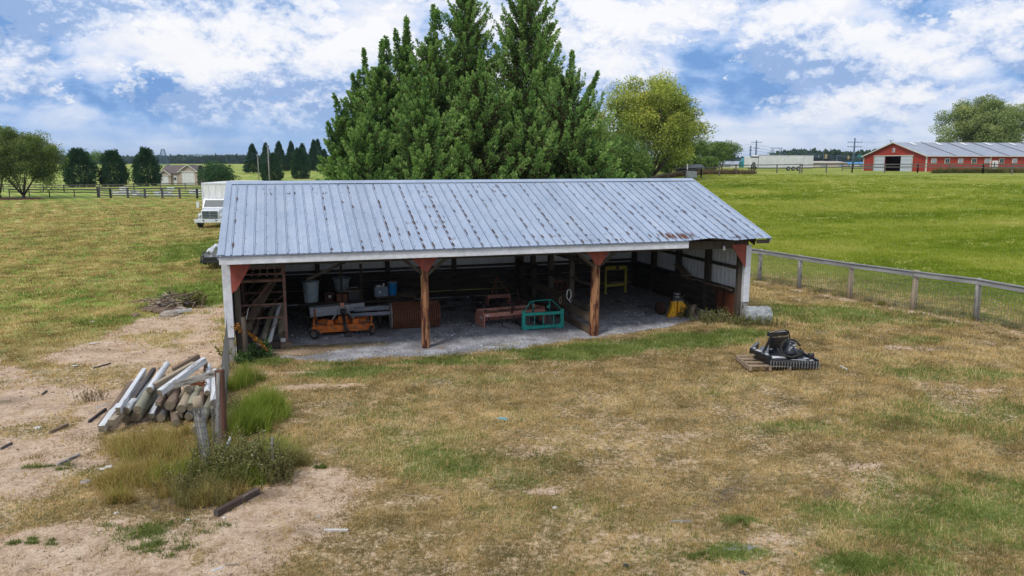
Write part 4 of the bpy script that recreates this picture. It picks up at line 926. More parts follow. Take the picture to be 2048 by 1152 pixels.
# spray of orange leaves hanging at the corner
def leaf_spray():
    root = thing('leafy_branch', .12, -.12, 0, 'drooping branch of bright orange leaves at the left corner post', 'branch')
    p0 = LS(.10, -.15, .93) - root.location; p1 = LS(.85, .0, .22) - root.location
    rmat = Matrix.Rotation(-YAW, 3, 'Z'); p0 = rmat @ p0; p1 = rmat @ p1
    mid = p0.lerp(p1, .5)+Vector((0, 0, .08)); mb = MB(); mb.pipe([p0, mid, p1], [.012, .009, .005], 5); mb.build('twig', M['weed_stem'], root)
    rng = np.random.default_rng(3); n = 420; u = rng.random(n)**1.1; P = np.array([tuple((p0.lerp(mid, x*2) if x < .5 else mid.lerp(p1, x*2-1))) for x in u]) + rng.normal(0, .035, (n, 3))*(1.3-u)[:, None]
    d = rng.normal(size=(n, 3)); d /= np.linalg.norm(d, axis=1)[:, None]
    V, F = leafquads(P, d, rng.uniform(.03, .06, n), rng.uniform(.015, .03, n), rng)
    npmesh('leaves', V, F, M['leaf'], root, col=np.repeat(pal(rng.random(n), [(0, (.10, .05, .02)), (.45, (.55, .22, .03)), (1, (.72, .42, .12))]), 4, 0))
leaf_spray()
t = SH(-.1, -.75); weed('creeping_vine', (t.x, t.y), .12, .12, .75, 9, 34, [(0, (.08, .10, .02)), (.6, (.26, .28, .05)), (1, (.45, .36, .08))], 'thin yellow green vine climbing the grey foot of the left corner post', 'vine', 31, .06)

# flat wagon against the back with things on it
wg = thing('flat_wagon', 1.75, 3.9, 0, 'low dark flat wagon with two tall stakes behind the orange mower', 'wagon')
mb = MB(); mb.box((1.6, .75, .62), (3.3, 1.5, .08)); mb.build('deck', M['wood_dark'], wg)
for x in (1.25, 1.85): mb = MB(); mb.box((x, .06, 1.23), (.07, .07, 1.15)); mb.build('stake', M['wood_dark'], wg)
mb = MB(); mb.bar((1.25, .06, .98), (1.85, .06, .98), .03, .06); mb.build('stake_rail', M['wood_brown_y'], wg)
for x in (.5, 2.7):
    for y in (.2, 1.3): a_, r_ = MB(), MB(); wheel(a_, r_, (x, y, .29), .29, .16, 'Y'); w_ = a_.build('tyre', M['rubber'], wg); r_.build('rim', M['rust_dark'], w_)
WZ = zfl(2.5, 4.4)+.66
def on_wagon(name, a, b, label, cat, group=None, z=WZ): return thing(name, a, b, 0, label, cat, group, z)
t = on_wagon('trash_can', 2.09, 4.2, 'galvanised ribbed trash can with a lid on the dark wagon', 'trash can'); mb = MB()
n = 40; prof = [(.20, 0), (.235, .56)]
vs = []
for r, z in ((.20, .02), (.24, .60)):
    for j in range(n): a = 2*math.pi*j/n; rr = r+(.008 if j % 2 else -.004); vs.append((rr*math.cos(a), rr*math.sin(a), z))
mb.add(vs, [(j, (j+1) % n, n+(j+1) % n, n+j) for j in range(n)]); mb.lathe([(.001, .03), (.2, .03), (.205, 0), (.2, 0)], 24); mb.lathe([(.245, .57), (.252, .60), (.245, .62)], 24); mb.build('can_body', M['galv'], t)
mb = MB(); mb.lathe([(.27, .61), (.275, .63), (.2, .66), (.001, .68)], 24); mb.build('lid', M['galv'], t)
t = on_wagon('trash_can', 3.05, 4.55, 'dull galvanised tub with a dented side further right on the wagon', 'tub', None, WZ+.20); mb = MB()
mb.lathe([(.001, .01), (.20, .01), (.22, .28), (.26, .42), (.30, .44), (.28, .46), (.24, .43), (.2, .2), (.001, .05)], 22); mb.build('tub_body', M['galv'], t)
mb = MB(); mb.bar((.12, -.28, .28), (.22, -.22, .0), .05, .02); mb.build('spout', M['galv'], t)
t = on_wagon('wooden_box', 2.62, 4.1, 'small dark brown box with a white tag on the wagon', 'box'); mb = MB(); mb.box((0, 0, .15), (.26, .22, .30)); mb.build('box_body', M['rust_dark'], t, bevel=.01); mb = MB(); mb.box((0.02, -.114, .17), (.07, .006, .07)); mb.build('tag', M['decal'], t)
t = on_wagon('wooden_box', 3.0, 4.05, 'rusty brown box under the dented tub', 'box'); mb = MB(); mb.box((0, 0, .12), (.32, .25, .24)); mb.build('box_body', M['rust'], t, bevel=.01)
t = on_wagon('metal_box', 3.38, 4.15, 'dark grey metal box right of the rusty box on the wagon', 'box'); mb = MB(); mb.box((0, 0, .17), (.36, .3, .34)); mb.build('box_body', M['black_steel'], t, bevel=.01); mb = MB(); mb.pipe([(-.12, -.16, .34), (-.12, -.16, .42), (.12, -.16, .42), (.12, -.16, .34)], .012, 6); mb.build('handle', M['steel'], t)
pl = thing('wooden_pallet', 4.30, 4.05, 0, 'dusty wooden pallet stack carrying the blue bucket and the grey crate', 'pallet', None, zfl(4.4, 4)+.0)
mb = MB()
for z in (.30, .50, .70):
    for y in (0, .28, .56, .84): mb.box((.40, y, z), (1.25, .12, .022))
    for x in (-.18, .4, .98): mb.box((x, .42, z-.06), (.05, .95, .08))
for x in (-.18, .4, .98): mb.box((x, .42, .11), (.09, .95, .22))
mb.build('pallet_boards', M['wood_brown_y'], pl)
t = thing('bucket', 4.62, 4.35, 0, 'bright blue round bucket on the pallet stack', 'bucket', None, zfl(4.4, 4)+.711); mb = MB(); mb.lathe([(.001, .01), (.12, .01), (.125, .04), (.138, .38), (.145, .385), (.145, .42), (.13, .42)], 24); mb.build('bucket_body', M['blue'], t)
mb = MB(); mb.lathe([(.146, .40), (.150, .415), (.14, .435), (.001, .44)], 24); mb.build('lid', M['beam_grey'], t)
t = thing('storage_crate', 4.24, 4.3, 0, 'grey blue plastic crate of odds and ends beside the blue bucket', 'crate', None, zfl(4.4, 4)+.711); mb = MB()
for x, y, sx, sy in ((-.2, 0, .015, .3), (.2, 0, .015, .3), (0, -.15, .4, .015), (0, .15, .4, .015)): mb.box((x, y, .15), (sx, sy, .30), taper=1.0)
mb.box((0, 0, .01), (.4, .3, .02)); mb.build('crate_body', M['crate'], t)
mb = MB(); mb.box((-.05, -.16, .15), (.07, .006, .09)); mb.build('tag', M['decal'], t)
mb = MB(); mb.box((-.08, 0, .30), (.12, .1, .10), .4); mb.tube((.08, .02, .25), (.1, .02, .40), .03); mb.box((.0, .05, .28), (.2, .12, .06), .8); mb.build('contents', M['litter'], t)
# sheet metal beams lying behind the mower
g_ = 'metal beams stacked behind the orange mower'
for k, (a0, b0, z0, a1, b1, z1, w, m_, lb) in enumerate([(2.0, 3.35, .50, 3.15, 3.45, .54, .27, 'beam_white', 'wide dull white metal sheet lying left behind the mower'), (2.9, 3.5, .53, 3.62, 3.3, .60, .22, 'beam_white', 'short white metal beam behind the mower frame top'),
                                                        (3.3, 3.2, .53, 4.35, 2.75, .63, .13, 'beam_grey', 'long grey steel channel with stencilled marks, upper of the two'), (3.2, 3.0, .40, 4.30, 2.55, .50, .10, 'beam_grey', 'long grey steel channel, lower of the two behind the mower')]):
    o = MB(); d = (LS(a1, b1, z1)-LS(a0, b0, z0)); o.box((d.length/2, 0, 0), (d.length, .06 if k else .35, w)); o = o.build('metal_beam', M[m_], None, bevel=.004)
    o.location = LS(a0, b0, z0); o.rotation_mode = 'QUATERNION'; o.rotation_quaternion = d.to_track_quat('X', 'Z'); tag(o, lb, 'beam', g_)
    if k == 2:
        q = MB(); rr = random.Random(2)
        for i in range(9): q.box((.30+i*.035, -.031, .0), (.014, .004, rr.uniform(.02, .035)))
        q.build('stencil_marks', M['decal'], o)
for a_, b_ in ((2.15, 3.3), (4.2, 2.75)):
    t = thing('trestle', a_, b_+.08, 0, 'dark trestle leg carrying the ' + ('left' if a_ < 3 else 'right') + ' end of the metal beams', 'trestle'); mb = MB(); zt = .35 if a_ < 3 else .38
    mb.box((0, 0, zt), (.5, .12, .07)); mb.bar((-.2, -.1, 0), (-.15, 0, zt), .05); mb.bar((.2, -.1, 0), (.15, 0, zt), .05); mb.bar((-.2, .15, 0), (-.15, 0, zt), .05); mb.bar((.2, .15, 0), (.15, 0, zt), .05); mb.build('trestle_frame', M['wood_dark'], t)

# orange finish mower
mw = thing('finish_mower', 2.87, 2.25, -.02, 'orange tractor finish mower with caster wheels and a black drive shaft', 'mower')
mb = MB(); W2 = .80
mb.prism([(-W2, .14), (W2, .14), (W2, .30), (W2-.05, .34), (-W2+.05, .34), (-W2, .30)], .03, Matrix.Translation((0, -.28, 0)))
mb.box((0, .18, .325), (1.56, .90, .03)); mb.box((-W2, .17, .23), (.025, .9, .2)); mb.box((W2, .17, .23), (.025, .9, .2)); mb.box((0, .63, .24), (1.6, .025, .2)); mb.build('deck', M['orange'], mw, bevel=.008)
for x in (-.50, 0, .50):
    mb = MB(); mb.lathe([(.22, .34), (.21, .40), (.08, .44), (.001, .44)], 20, (x, .18, 0)); mb.build('spindle_cover', M['orange'], mw)
for x in (-.34, .36):
    mb = MB(); mb.prism([(x-.10, .34), (x+.10, .34), (x+.06, .47), (x-.06, .47)], .05, Matrix.Translation((0, -.2, 0))); mb.build('link_bracket', M['orange'], mw)
mb = MB(); mb.box((0.02, .05, .44), (.26, .26, .20)); mb.build('gearbox_housing', M['orange'], mw, bevel=.01)
mb = MB()
mb.bar((-.30, -.12, .44), (-.02, .05, .86), .022, .04); mb.bar((.34, -.12, .44), (.04, .05, .86), .022, .04); mb.bar((-.2, .55, .36), (-.01, .06, .86), .02, .035); mb.bar((.25, .55, .36), (.03, .06, .86), .02, .035); mb.build('hitch_frame', M['steel'], mw)
mb = MB(); mb.box((.01, .04, .86), (.12, .06, .12)); mb.build('hitch_top', M['pinkred'], mw, bevel=.01)
mb = MB(); mb.tube((.02, .0, .62), (.03, .0, .74), .09, .07); mb.pipe([(.02, -.02, .62), (.05, -.25, .40), (.10, -.42, .16)], [.05, .045, .05], 10); mb.box((.13, -.46, .09), (.2, .14, .12)); mb.build('drive_shaft', M['black_steel'], mw)
for x, y, s in ((-.80, -.42, -1), (.80, -.36, 1), (-.74, .85, -1), (.74, .85, 1)):
    c = MB(); c.tube((x, y, .22), (x, y, .58 if y < 0 else .62), .025, .02, 8); c.box((x, y, .33), (.10, .10, .06)); c.bar((x, y, .33), (x*.93, y+(.22 if y < 0 else -.22), .33), .06, .05); c.bar((x-.05, y, .33), (x-.05, y, .13), .012, .05); c.bar((x+.05, y, .33), (x+.05, y, .13), .012, .05)
    cs = c.build('caster_arm', M['orange'], mw); a_, r_ = MB(), MB(); wheel(a_, r_, (x, y, .145), .145, .075, 'X', -.5 if x > 0 else .9); a_.build('caster_tyre', M['rubber'], cs); r_.build('caster_rim', M['steel'], cs)
mb = MB(); mb.box((-.7, -.02, .35), (.3, .3, .03)); mb.box((.62, .1, .35), (.36, .25, .03), .2); mb.build('dry_clippings', M['log_brown'], mw)

# roll of rusty woven wire
rl = thing('wire_roll', 5.02, 2.55, -.02, 'big roll of rusty woven wire fencing lying behind the orange post', 'wire roll'); mb = MB()
for k in range(22):
    x = -.70+k*1.4/21; 
    rr = .38+.006*math.sin(k*2.1); mb.pipe([(x, rr*math.cos(a), .40+rr*math.sin(a)) for a in np.linspace(0, 2*math.pi, 28, endpoint=False)], .011, 4, closed=True, cap=False)
for j in range(40):
    a = 2*math.pi*j/40; rr = .385; mb.tube((-.71, rr*math.cos(a), .40+rr*math.sin(a)), (.71, rr*math.cos(a), .40+rr*math.sin(a)), .007, n=4)
mb.build('wire_mesh', M['rust'], rl)
mb = MB(); mb.lathe([(.36, -.69), (.365, .69), (.001, .69), (.001, -.69)], 28, (0, 0, .40), 'X'); mb.build('dark_core', M['rust_dark'], rl)  # solid drum; shade in the mesh holes is put into its near-black colour
mb = MB()
for rr in (.39, .33, .27, .2): mb.pipe([(-.72, rr*math.cos(a), .40+rr*math.sin(a)) for a in np.linspace(0, 2*math.pi, 26, endpoint=False)], .018, 5, closed=True, cap=False)
mb.build('roll_end', M['wood_grey'], rl)

# box blade
bb = thing('tractor_blade', 7.95, 2.25, .12, 'faded pinkish red tractor box blade with scarifier shanks', 'box blade'); mb = MB()
ep = [(-.30, .02), (.42, .02), (.46, .22), (.30, .46), (-.22, .50), (-.34, .30)]
for x in (-1.02, 1.0): mb.prism(ep, .025, Matrix(((0, 1, 0, x), (1, 0, 0, 0), (0, 0, 1, 0), (0, 0, 0, 1))))
mb.build('end_plate', M['pinkred'], bb)
mb = MB(); mb.prism([(-1.0, .10), (1.0, .10), (1.0, .47), (-1.0, .47)], .02, Matrix.Translation((0, .33, 0))); mb.bar((-1.0, .36, .10), (1.0, .36, .10), .1, .03); mb.build('rear_blade', M['pinkred'], bb)
mb = MB(); mb.bar((-1.0, -.22, .38), (1.0, -.22, .38), .12, .12); mb.build('shank_beam', M['pinkred'], bb, bevel=.008)
for x in (-.82, -.42, 0, .40, .80): mb = MB(); mb.pipe([(x, -.2, .42), (x, -.2, .16), (x+.01, -.30, .02)], [.022, .022, .012], 6); mb.build('shank', M['black_steel'], bb)
mb = MB(); mb.pipe([(-.12, -.30, .38), (-.08, -.26, .55), (.14, -.1, .66), (.32, .1, .62)], .035, 6); mb.pipe([(.60, -.30, .38), (.62, -.26, .48), (.52, -.1, .62), (.32, .12, .64)], .035, 6); mb.pipe([(.32, .1, .55), (.30, .1, .80), (.22, .12, 1.05)], .022, 6); mb.pipe([(-.3, .3, .47), (-.2, .25, .62), (.32, .12, .66)], .02, 6); mb.build('hitch_arm', M['rust_dark'], bb)
mb = MB(); mb.box((-1.035, -.12, .30), (.006, .24, .05)); mb.box((-.9, -.283, .38), (.10, .005, .03)); mb.build('sticker', M['decal'], bb)
mb = MB(); rng = random.Random(8)
for k in range(46): mb.box((rng.uniform(-.9, .9), rng.uniform(-.1, .28), .40+rng.uniform(-.02, .02)), (rng.uniform(.03, .10), rng.uniform(.03, .1), .04), rng.uniform(0, 3))
mb.box((0, .08, .36), (1.95, .5, .04)); mb.build('clods', M['log_brown'], bb)

# scraper behind
sc_ = thing('rear_scraper', 8.45, 5.4, .05, 'small rusty red scraper with an A-shaped hitch near the back wall', 'scraper'); mb = MB(); mb.box((0, 0, .30), (.85, .05, .12)); mb.bar((-.4, 0, .28), (.4, 0, .28), .12, .04); mb.box((-.4, .1, .16), (.04, .3, .32)); mb.box((.4, .1, .16), (.04, .3, .32)); mb.build('scraper_blade', M['pinkred'], sc_)
mb = MB(); mb.bar((-.28, 0, .34), (-.08, .05, .95), .03); mb.bar((.42, .05, .36), (-.06, .05, .95), .03); mb.bar((-.08, .05, .3), (-.08, .05, 1.0), .025); mb.build('hitch_frame', M['rust'], sc_)

# teal fork frame
tf = thing('fork_carriage', 8.62, 1.22, -.02, 'teal pallet fork frame with bent top guard', 'fork frame'); mb = MB(); w = .60
mb.bar((-w, 0, .08), (w, 0, .08), .08, .10); mb.bar((-w, 0, .48), (w, 0, .48), .08, .09)
mb.box((-w, 0, .28), (.10, .09, .50)); mb.box((w, 0, .28), (.10, .09, .50))
for s in (-1, 1): mb.add([(s*w, -.05, 0), (s*w, -.05, .22), (s*(w-.16), -.05, .12), (s*(w-.16), -.05, .03)], [(0, 1, 2, 3)] if s < 0 else [(3, 2, 1, 0)]); mb.box((s*w, -.02, .55), (.10, .06, .08))
mb.build('carriage', M['teal'], tf, bevel=.006)
for x in (-.26, .02, .34): mb = MB(); mb.bar((x, 0, .12), (x, 0, .46), .022); mb.build('bar', M['teal'], tf)
mb = MB(); mb.pipe([(-w, 0, .52), (-.36, .08, .84), (-.1, .1, .86), (.30, .1, .86), (w, 0, .55)], .016, 6); mb.tube((-.28, .08, .50), (-.28, .09, .84), .014); mb.tube((.24, .08, .50), (.24, .1, .86), .014); mb.box((.19, .08, .66), (.07, .02, .07)); mb.build('top_guard', M['teal'], tf)
for x in (-.44, .22): mb = MB(); mb.box((x, .08, .27), (.13, .04, .50)); mb.bar((x, .1, .03), (x-.12, 1.25, .03), .11, .04); mb.build('fork', M['black_steel'], tf)

# partition odds: rope coil and chains
t = thing('rope_coil', 9.55, 1.5, 0, 'small white rope loop hanging on the stall partition', 'rope', None, zfl(9.6, 1.5)+.95); mb = MB(); mb.pipe([(.07*math.cos(a), .0, .16*math.sin(a)) for a in np.linspace(0, 2*math.pi, 16, endpoint=False)], .014, 5, closed=True, cap=False); mb.pipe([(.0, 0, -.16), (.06, 0, -.25), (.09, .0, -.18)], .012, 5); mb.build('rope_loop', M['decal'], t)
t = thing('rope_coil', 9.60, 2.35, 0, 'pale rope knot hung on the middle partition post', 'rope', None, zfl(9.6, 2.3)+.62); mb = MB(); mb.pipe([(.035*math.cos(a), .0, .11*math.sin(a)) for a in np.linspace(0, 2*math.pi, 14, endpoint=False)], .013, 5, closed=True, cap=False); mb.build('rope_loop', M['log_tan'], t)
t = thing('plough_frame', 10.5, 4.3, .3, 'tangle of rusty curved tines leaning behind the partition', 'implement'); mb = MB()
for k in range(5): mb.pipe([(-.5+k*.22, 0, .15), (-.55+k*.22, .1, .6), (-.45+k*.22, .05, 1.0)], .018, 5)
mb.bar((-.6, 0, .9), (.5, 0, .98), .06, .06); mb.bar((-.6, 0, .35), (.5, .1, .4), .06, .06); mb.build('tine_frame', M['rust'], t)
# yellow frame
yf = thing('yellow_frame', 12.72, 5.9, -.03, 'dull yellow square steel frame standing in the right bay', 'frame')
mb = MB(); mb.box((-.02, 0, .50), (.055, .07, 1.0)); mb.build('leg', M['yellow_dull'], yf); mb = MB(); mb.box((.78, 0, .50), (.07, .07, 1.0)); mb.build('leg', M['yellow_dull'], yf)
mb = MB(); mb.bar((-.02, 0, .97), (.78, 0, .97), .07, .13); mb.build('top_bar', M['yellow_dull'], yf); mb = MB(); mb.bar((-.02, 0, .30), (.78, 0, .34), .06, .08); mb.build('lower_bar', M['yellow_dull'], yf)
mb = MB(); mb.box((.42, -.05, .98), (.12, .05, .09)); mb.box((.86, 0, .35), (.1, .04, .05)); mb.build('bracket', M['black_steel'], yf)
# yellow ripper attachment with spool
yr = thing('post_ripper', 13.12, 1.35, -.05, 'yellow steel machine head with a black motor on the gravel', 'implement')
mb = MB(); mb.prism([(-.30, 0), (-.02, 0), (-.02, .50), (-.16, .50), (-.20, .25)], .16, Matrix.Translation((0, -.08, 0))); mb.build('side_plate', M['yellow'], yr, bevel=.01)
mb = MB(); mb.prism([(.02, .02), (.20, .0), (.26, .12), (.20, .18), (.34, .30), (.30, .34), (.16, .48), (.02, .50)], .16, Matrix.Translation((0, -.10, 0))); mb.build('jaw_plate', M['yellow'], yr, bevel=.01)
mb = MB(); mb.box((.0, .0, .05), (.30, .12, .08)); mb.box((0, 0, .55), (.34, .20, .10)); mb.bar((.15, 0, .58), (.28, .02, .68), .03); mb.tube((.02, 0, .58), (.02, 0, .70), .07); mb.build('motor', M['black_steel'], yr, bevel=.008)
mb = MB(); mb.tube((.0, 0, .71), (.0, 0, .745), .11, n=16); mb.tube((.0, 0, .62), (.0, 0, .65), .12, n=16); mb.bar((-.12, .0, .51), (.22, 0, .51), .22, .014); mb.build('flange', M['steel'], yr)
mb = MB()
for x, z in ((-.12, .42), (-.1, .3), (-.16, .16), (-.2, .06), (.08, .42), (.1, .3), (.2, .26), (.08, .1)): mb.tube((x, -.105, z), (x, -.085, z), .014, n=8)
mb.build('bolt', M['black_steel'], yr)
t = thing('rusty_spool', 13.62, 1.15, .3, 'low brown rusty spool of wire beside the yellow machine head', 'spool'); mb = MB(); mb.lathe([(.06, -.06), (.19, -.07), (.21, -.04), (.21, .04), (.19, .07), (.06, .06)], 20, (0.0, 0, .17), 'Y', Matrix.Rotation(.5, 4, 'Z')); mb.build('spool_body', M['log_brown'], t)
t = thing('small_wheel', 13.36, 1.05, .3, 'small black rubber wheel between the yellow machine head and the spool', 'wheel'); a_, r_ = MB(), MB(); wheel(a_, r_, (0, 0, .12), .12, .09, 'Y', .3); a_.build('tyre', M['rubber'], t); r_.build('rim', M['black_steel'], t)
t = thing('iron_disc', 12.78, 1.75, .3, 'rusty iron disc standing behind the yellow machine head', 'disc'); mb = MB(); mb.lathe([(.001, -.02), (.15, -.03), (.22, 0), (.15, .01), (.001, .02)], 22, (0, 0, .22), 'X', Matrix.Rotation(.15, 4, 'Z')); mb.build('disc_body', M['rust_dark'], t)
log('wooden_board', LS(SL-.35, 2.75, 1.02), LS(SL-.20, 3.75, 1.28), .14, 'log_brown', 'short broken board sticking off the right wall ledge', 'board', None, True, .03, end='log_tan')
log('wooden_board', LS(SL-.55, 2.3, .12), LS(SL-.45, 3.6, .14), .09, 'log_brown', 'grey board lying on the floor by the right plank wall', 'board', None, True, .03)
for k, (a, w, lb) in enumerate([(14.05, .26, 'round dark tub hung on the back wall in the right corner, left one'), (14.35, .2, 'coil of dark wire hung on the back wall in the right corner')]):
    t = thing('hanging_coil', a, WB-.32, 0, lb, 'coil', None, zfl(a, 7)+1.62); mb = MB()
    for j in range(3): mb.pipe([(w*math.cos(x)*(1-j*.1), -.03*j, .28*math.sin(x)*(1-j*.1)) for x in np.linspace(0, 2*math.pi, 18, endpoint=False)], .018, 5, closed=True, cap=False)
    mb.build('coil_loops', M['wood_grey' if k else 'galv'], t)

# ------------------------------------------------------------------ black brush cutter on its pallet
g0 = G(1590, 742); bcz = tz(g0.x, g0.y)
pt = empty('wooden_pallet', (g0.x-.50, g0.y+.42, bcz), .02, 'bare wooden pallet under the black brush cutter', 'pallet'); mb = MB()
for y in (-.32, 0, .30, .6): mb.box((-.08, y, .10), (1.0, .13, .022))
mb.build('deck_boards', M['pallet'], pt); mb = MB()
for x in (-.55, -.08, .39): mb.box((x, .14, .045), (.05, 1.1, .085))
mb.build('runner', M['pallet'], pt)
bc = empty('brush_cutter', (g0.x+.02, g0.y+.02, bcz+.12), -.10, 'black skid steer brush cutter with a chain guard skirt', 'brush cutter')
mb = MB()
mb.prism([(-.62, .0), (.50, .0), (.52, .10), (-.58, .16)], .03, Matrix.Translation((0, -.03, 0)))
top = [(-.60, 0, .15), (.50, 0, .11), (.34, .55, .13), (.18, 1.15, .15), (-.50, 1.25, .17), (-.80, .60, .17)]
bot = [(x, y, z-.16) for x, y, z in top]; k = len(top)
mb.add(top+bot, [tuple(range(k)), tuple(range(2*k-1, k-1, -1))] + [((i+1) % k, i, k+i, k+(i+1) % k) for i in range(k)]); mb.build('deck', M['gloss_black'], bc, bevel=.01)
mb = MB(); mb.bar((-.60, .0, .17), (-.90, .60, .20), .10, .10); mb.bar((-.92, .55, .20), (-.62, 1.2, .20), .08, .14); mb.bar((.50, .02, .13), (.20, 1.1, .17), .05, .06); mb.build('side_rail', M['gloss_black'], bc, bevel=.01)
mb = MB(); mb.prism([(-.72, .15), (-.66, .15), (-.46, .64), (-.52, .66)], .05, Matrix.Translation((0, .35, 0))); mb.prism([(-.20, .15), (-.10, .15), (-.26, .62), (-.33, .60)], .05, Matrix.Translation((0, .95, 0))); mb.bar((-.52, .42, .52), (.0, .85, .46), .06, .12); mb.bar((-.55, .45, .64), (-.02, .9, .58), .10, .10); mb.bar((-.50, .50, .30), (-.05, .9, .26), .05, .30); mb.build('mount_plate', M['gloss_black'], bc, bevel=.008)
mb = MB(); mb.lathe([(.001, .0), (.19, 0), (.20, .10), (.15, .16), (.11, .30), (.09, .34), (.001, .34)], 24, (-.04, .42, .15)); mb.build('motor_housing', M['gloss_black'], bc)
mb = MB(); mb.pipe([(-.30+.22*math.cos(a)+.22, .22+.20*math.sin(a)*.4, .36+.20*math.sin(a)) for a in np.linspace(.3, 2*math.pi+.1, 22)], .026, 8); mb.pipe([(-.36, .3, .34), (-.33, .12, .22), (-.1, .02, .20), (.16, .10, .26)], .024, 8); mb.pipe([(-.50, .42, .70), (-.34, .40, .76), (-.12, .6, .72), (.0, .8, .64), (.03, .75, .48)], .018, 6); mb.build('hose', M['rubber'], bc)
mb = MB(); mb.pipe([(-.52, .4, .70), (-.36, .36, .77), (-.18, .5, .74), (-.34, .5, .71), (-.5, .44, .69)], .010, 5); mb.bar((-.50, .38, .585), (-.06, .72, .53), .012, .012); mb.build('lift_strap', M['log_tan'], bc)
for x, y in ((.24, .55), (.40, .25)): mb = MB(); mb.tube((x-.05, y, .20), (x+.06, y+.02, .20), .055, n=12); mb.box((x, y, .15), (.08, .08, .10)); mb.build('roller', M['black_steel'], bc)
mb = MB()
for c, s, r in (((-.66, .18, .226), (.08, .16, .004), .45), ((-.78, .38, .252), (.08, .18, .004), .45), ((-.36, .16, .160), (.30, .18, .004), 0), ((-.50, .04, .165), (.10, .04, .004), .2), ((.06, .03, .140), (.32, .025, .004), -.04), ((.36, .06, .128), (.10, .05, .004), .3), ((-.86, .62, .26), (.10, .14, .004), .3), ((.28, .20, .134), (.12, .06, .004), .3)): mb.box(c, s, r)
mb.box((.0, .30, .36), (.14, .004, .05), .3); mb.box((.02, .285, .43), (.10, .004, .025), .3); mb.build('decal', M['decal'], bc)
mb = MB()
for k in range(16): mb.tube((-.56+k*.068, -.035, .125), (-.56+k*.068, -.048, .125), .010, n=6)
for x, y in ((-.7, .1), (-.6, .3), (-.5, .5), (-.3, .45), (-.42, .62), (-.25, .8), (-.52, .40), (-.48, .42)): mb.tube((x, y-.03, .60 if y > .44 else .30), (x, y-.06, .60 if y > .44 else .30), .018, n=8)
mb.build('bolt', M['steel'], bc)
for k in range(18):
    x = -.58+k*.0645; mb = MB()
    for j in range(4):
        z = .085-j*.042; ax = (1, 0) if j % 2 == 0 else (.25, .9)
        mb.pipe([(x+.012*ax[0]*math.cos(a), -.05+.012*ax[1]*math.cos(a), z+.024*math.sin(a)) for a in np.linspace(0, 2*math.pi, 8, endpoint=False)], .0055, 4, closed=True, cap=False)
    mb.build('guard_chain', M['steel'], bc)

# ------------------------------------------------------------------ wrapped bale by the right corner
g0 = G(1520, 650); t = empty('wrapped_bale', (g0.x, g0.y+.25, tz(g0.x, g0.y)), -.15, 'crumpled silver grey wrapped bundle lying by the right shed corner', 'bundle'); mb = MB()
n = 26; rng = random.Random(5); vs = []; ks = 9
for i in range(ks):
    x = -.38+.74*i/(ks-1); rr = .25*(1+.04*math.sin(i*2))*(1 if 0 < i < ks-1 else .86)
    for j in range(n): a = 2*math.pi*j/n; q = rr*rng.uniform(.84, 1.12); vs.append((x+rng.uniform(-.02, .02), q*math.cos(a)*1.1, max(.01, .27+q*math.sin(a))))
fs = [(i*n+j, i*n+(j+1) % n, (i+1)*n+(j+1) % n, (i+1)*n+j) for i in range(ks-1) for j in range(n)] + [tuple(range(n))[::-1], tuple((ks-1)*n+j for j in range(n))]
mb.add(vs, fs, smooth=True); mb.build('wrap', M['silver_wrap'], t)
mb = MB(); mb.pipe([(.36, -.2, .1), (.40, -.1, .30), (.38, .1, .46), (.1, .12, .50)], .012, 5); mb.pipe([(-.4, -.2, .34), (-.1, -.26, .2), (.2, -.27, .06)], .010, 5); mb.build('loose_edge', M['white_plastic'], t)
M['log_rot'] = pmat('rotten timber', (0.11, 0.08, 0.065), (0.06, 0.042, 0.035), 8, 0.95, stretch=ALZ, spots=(0.25, 0.20, 0.16), spot_lo=0.60, bump=0.8)
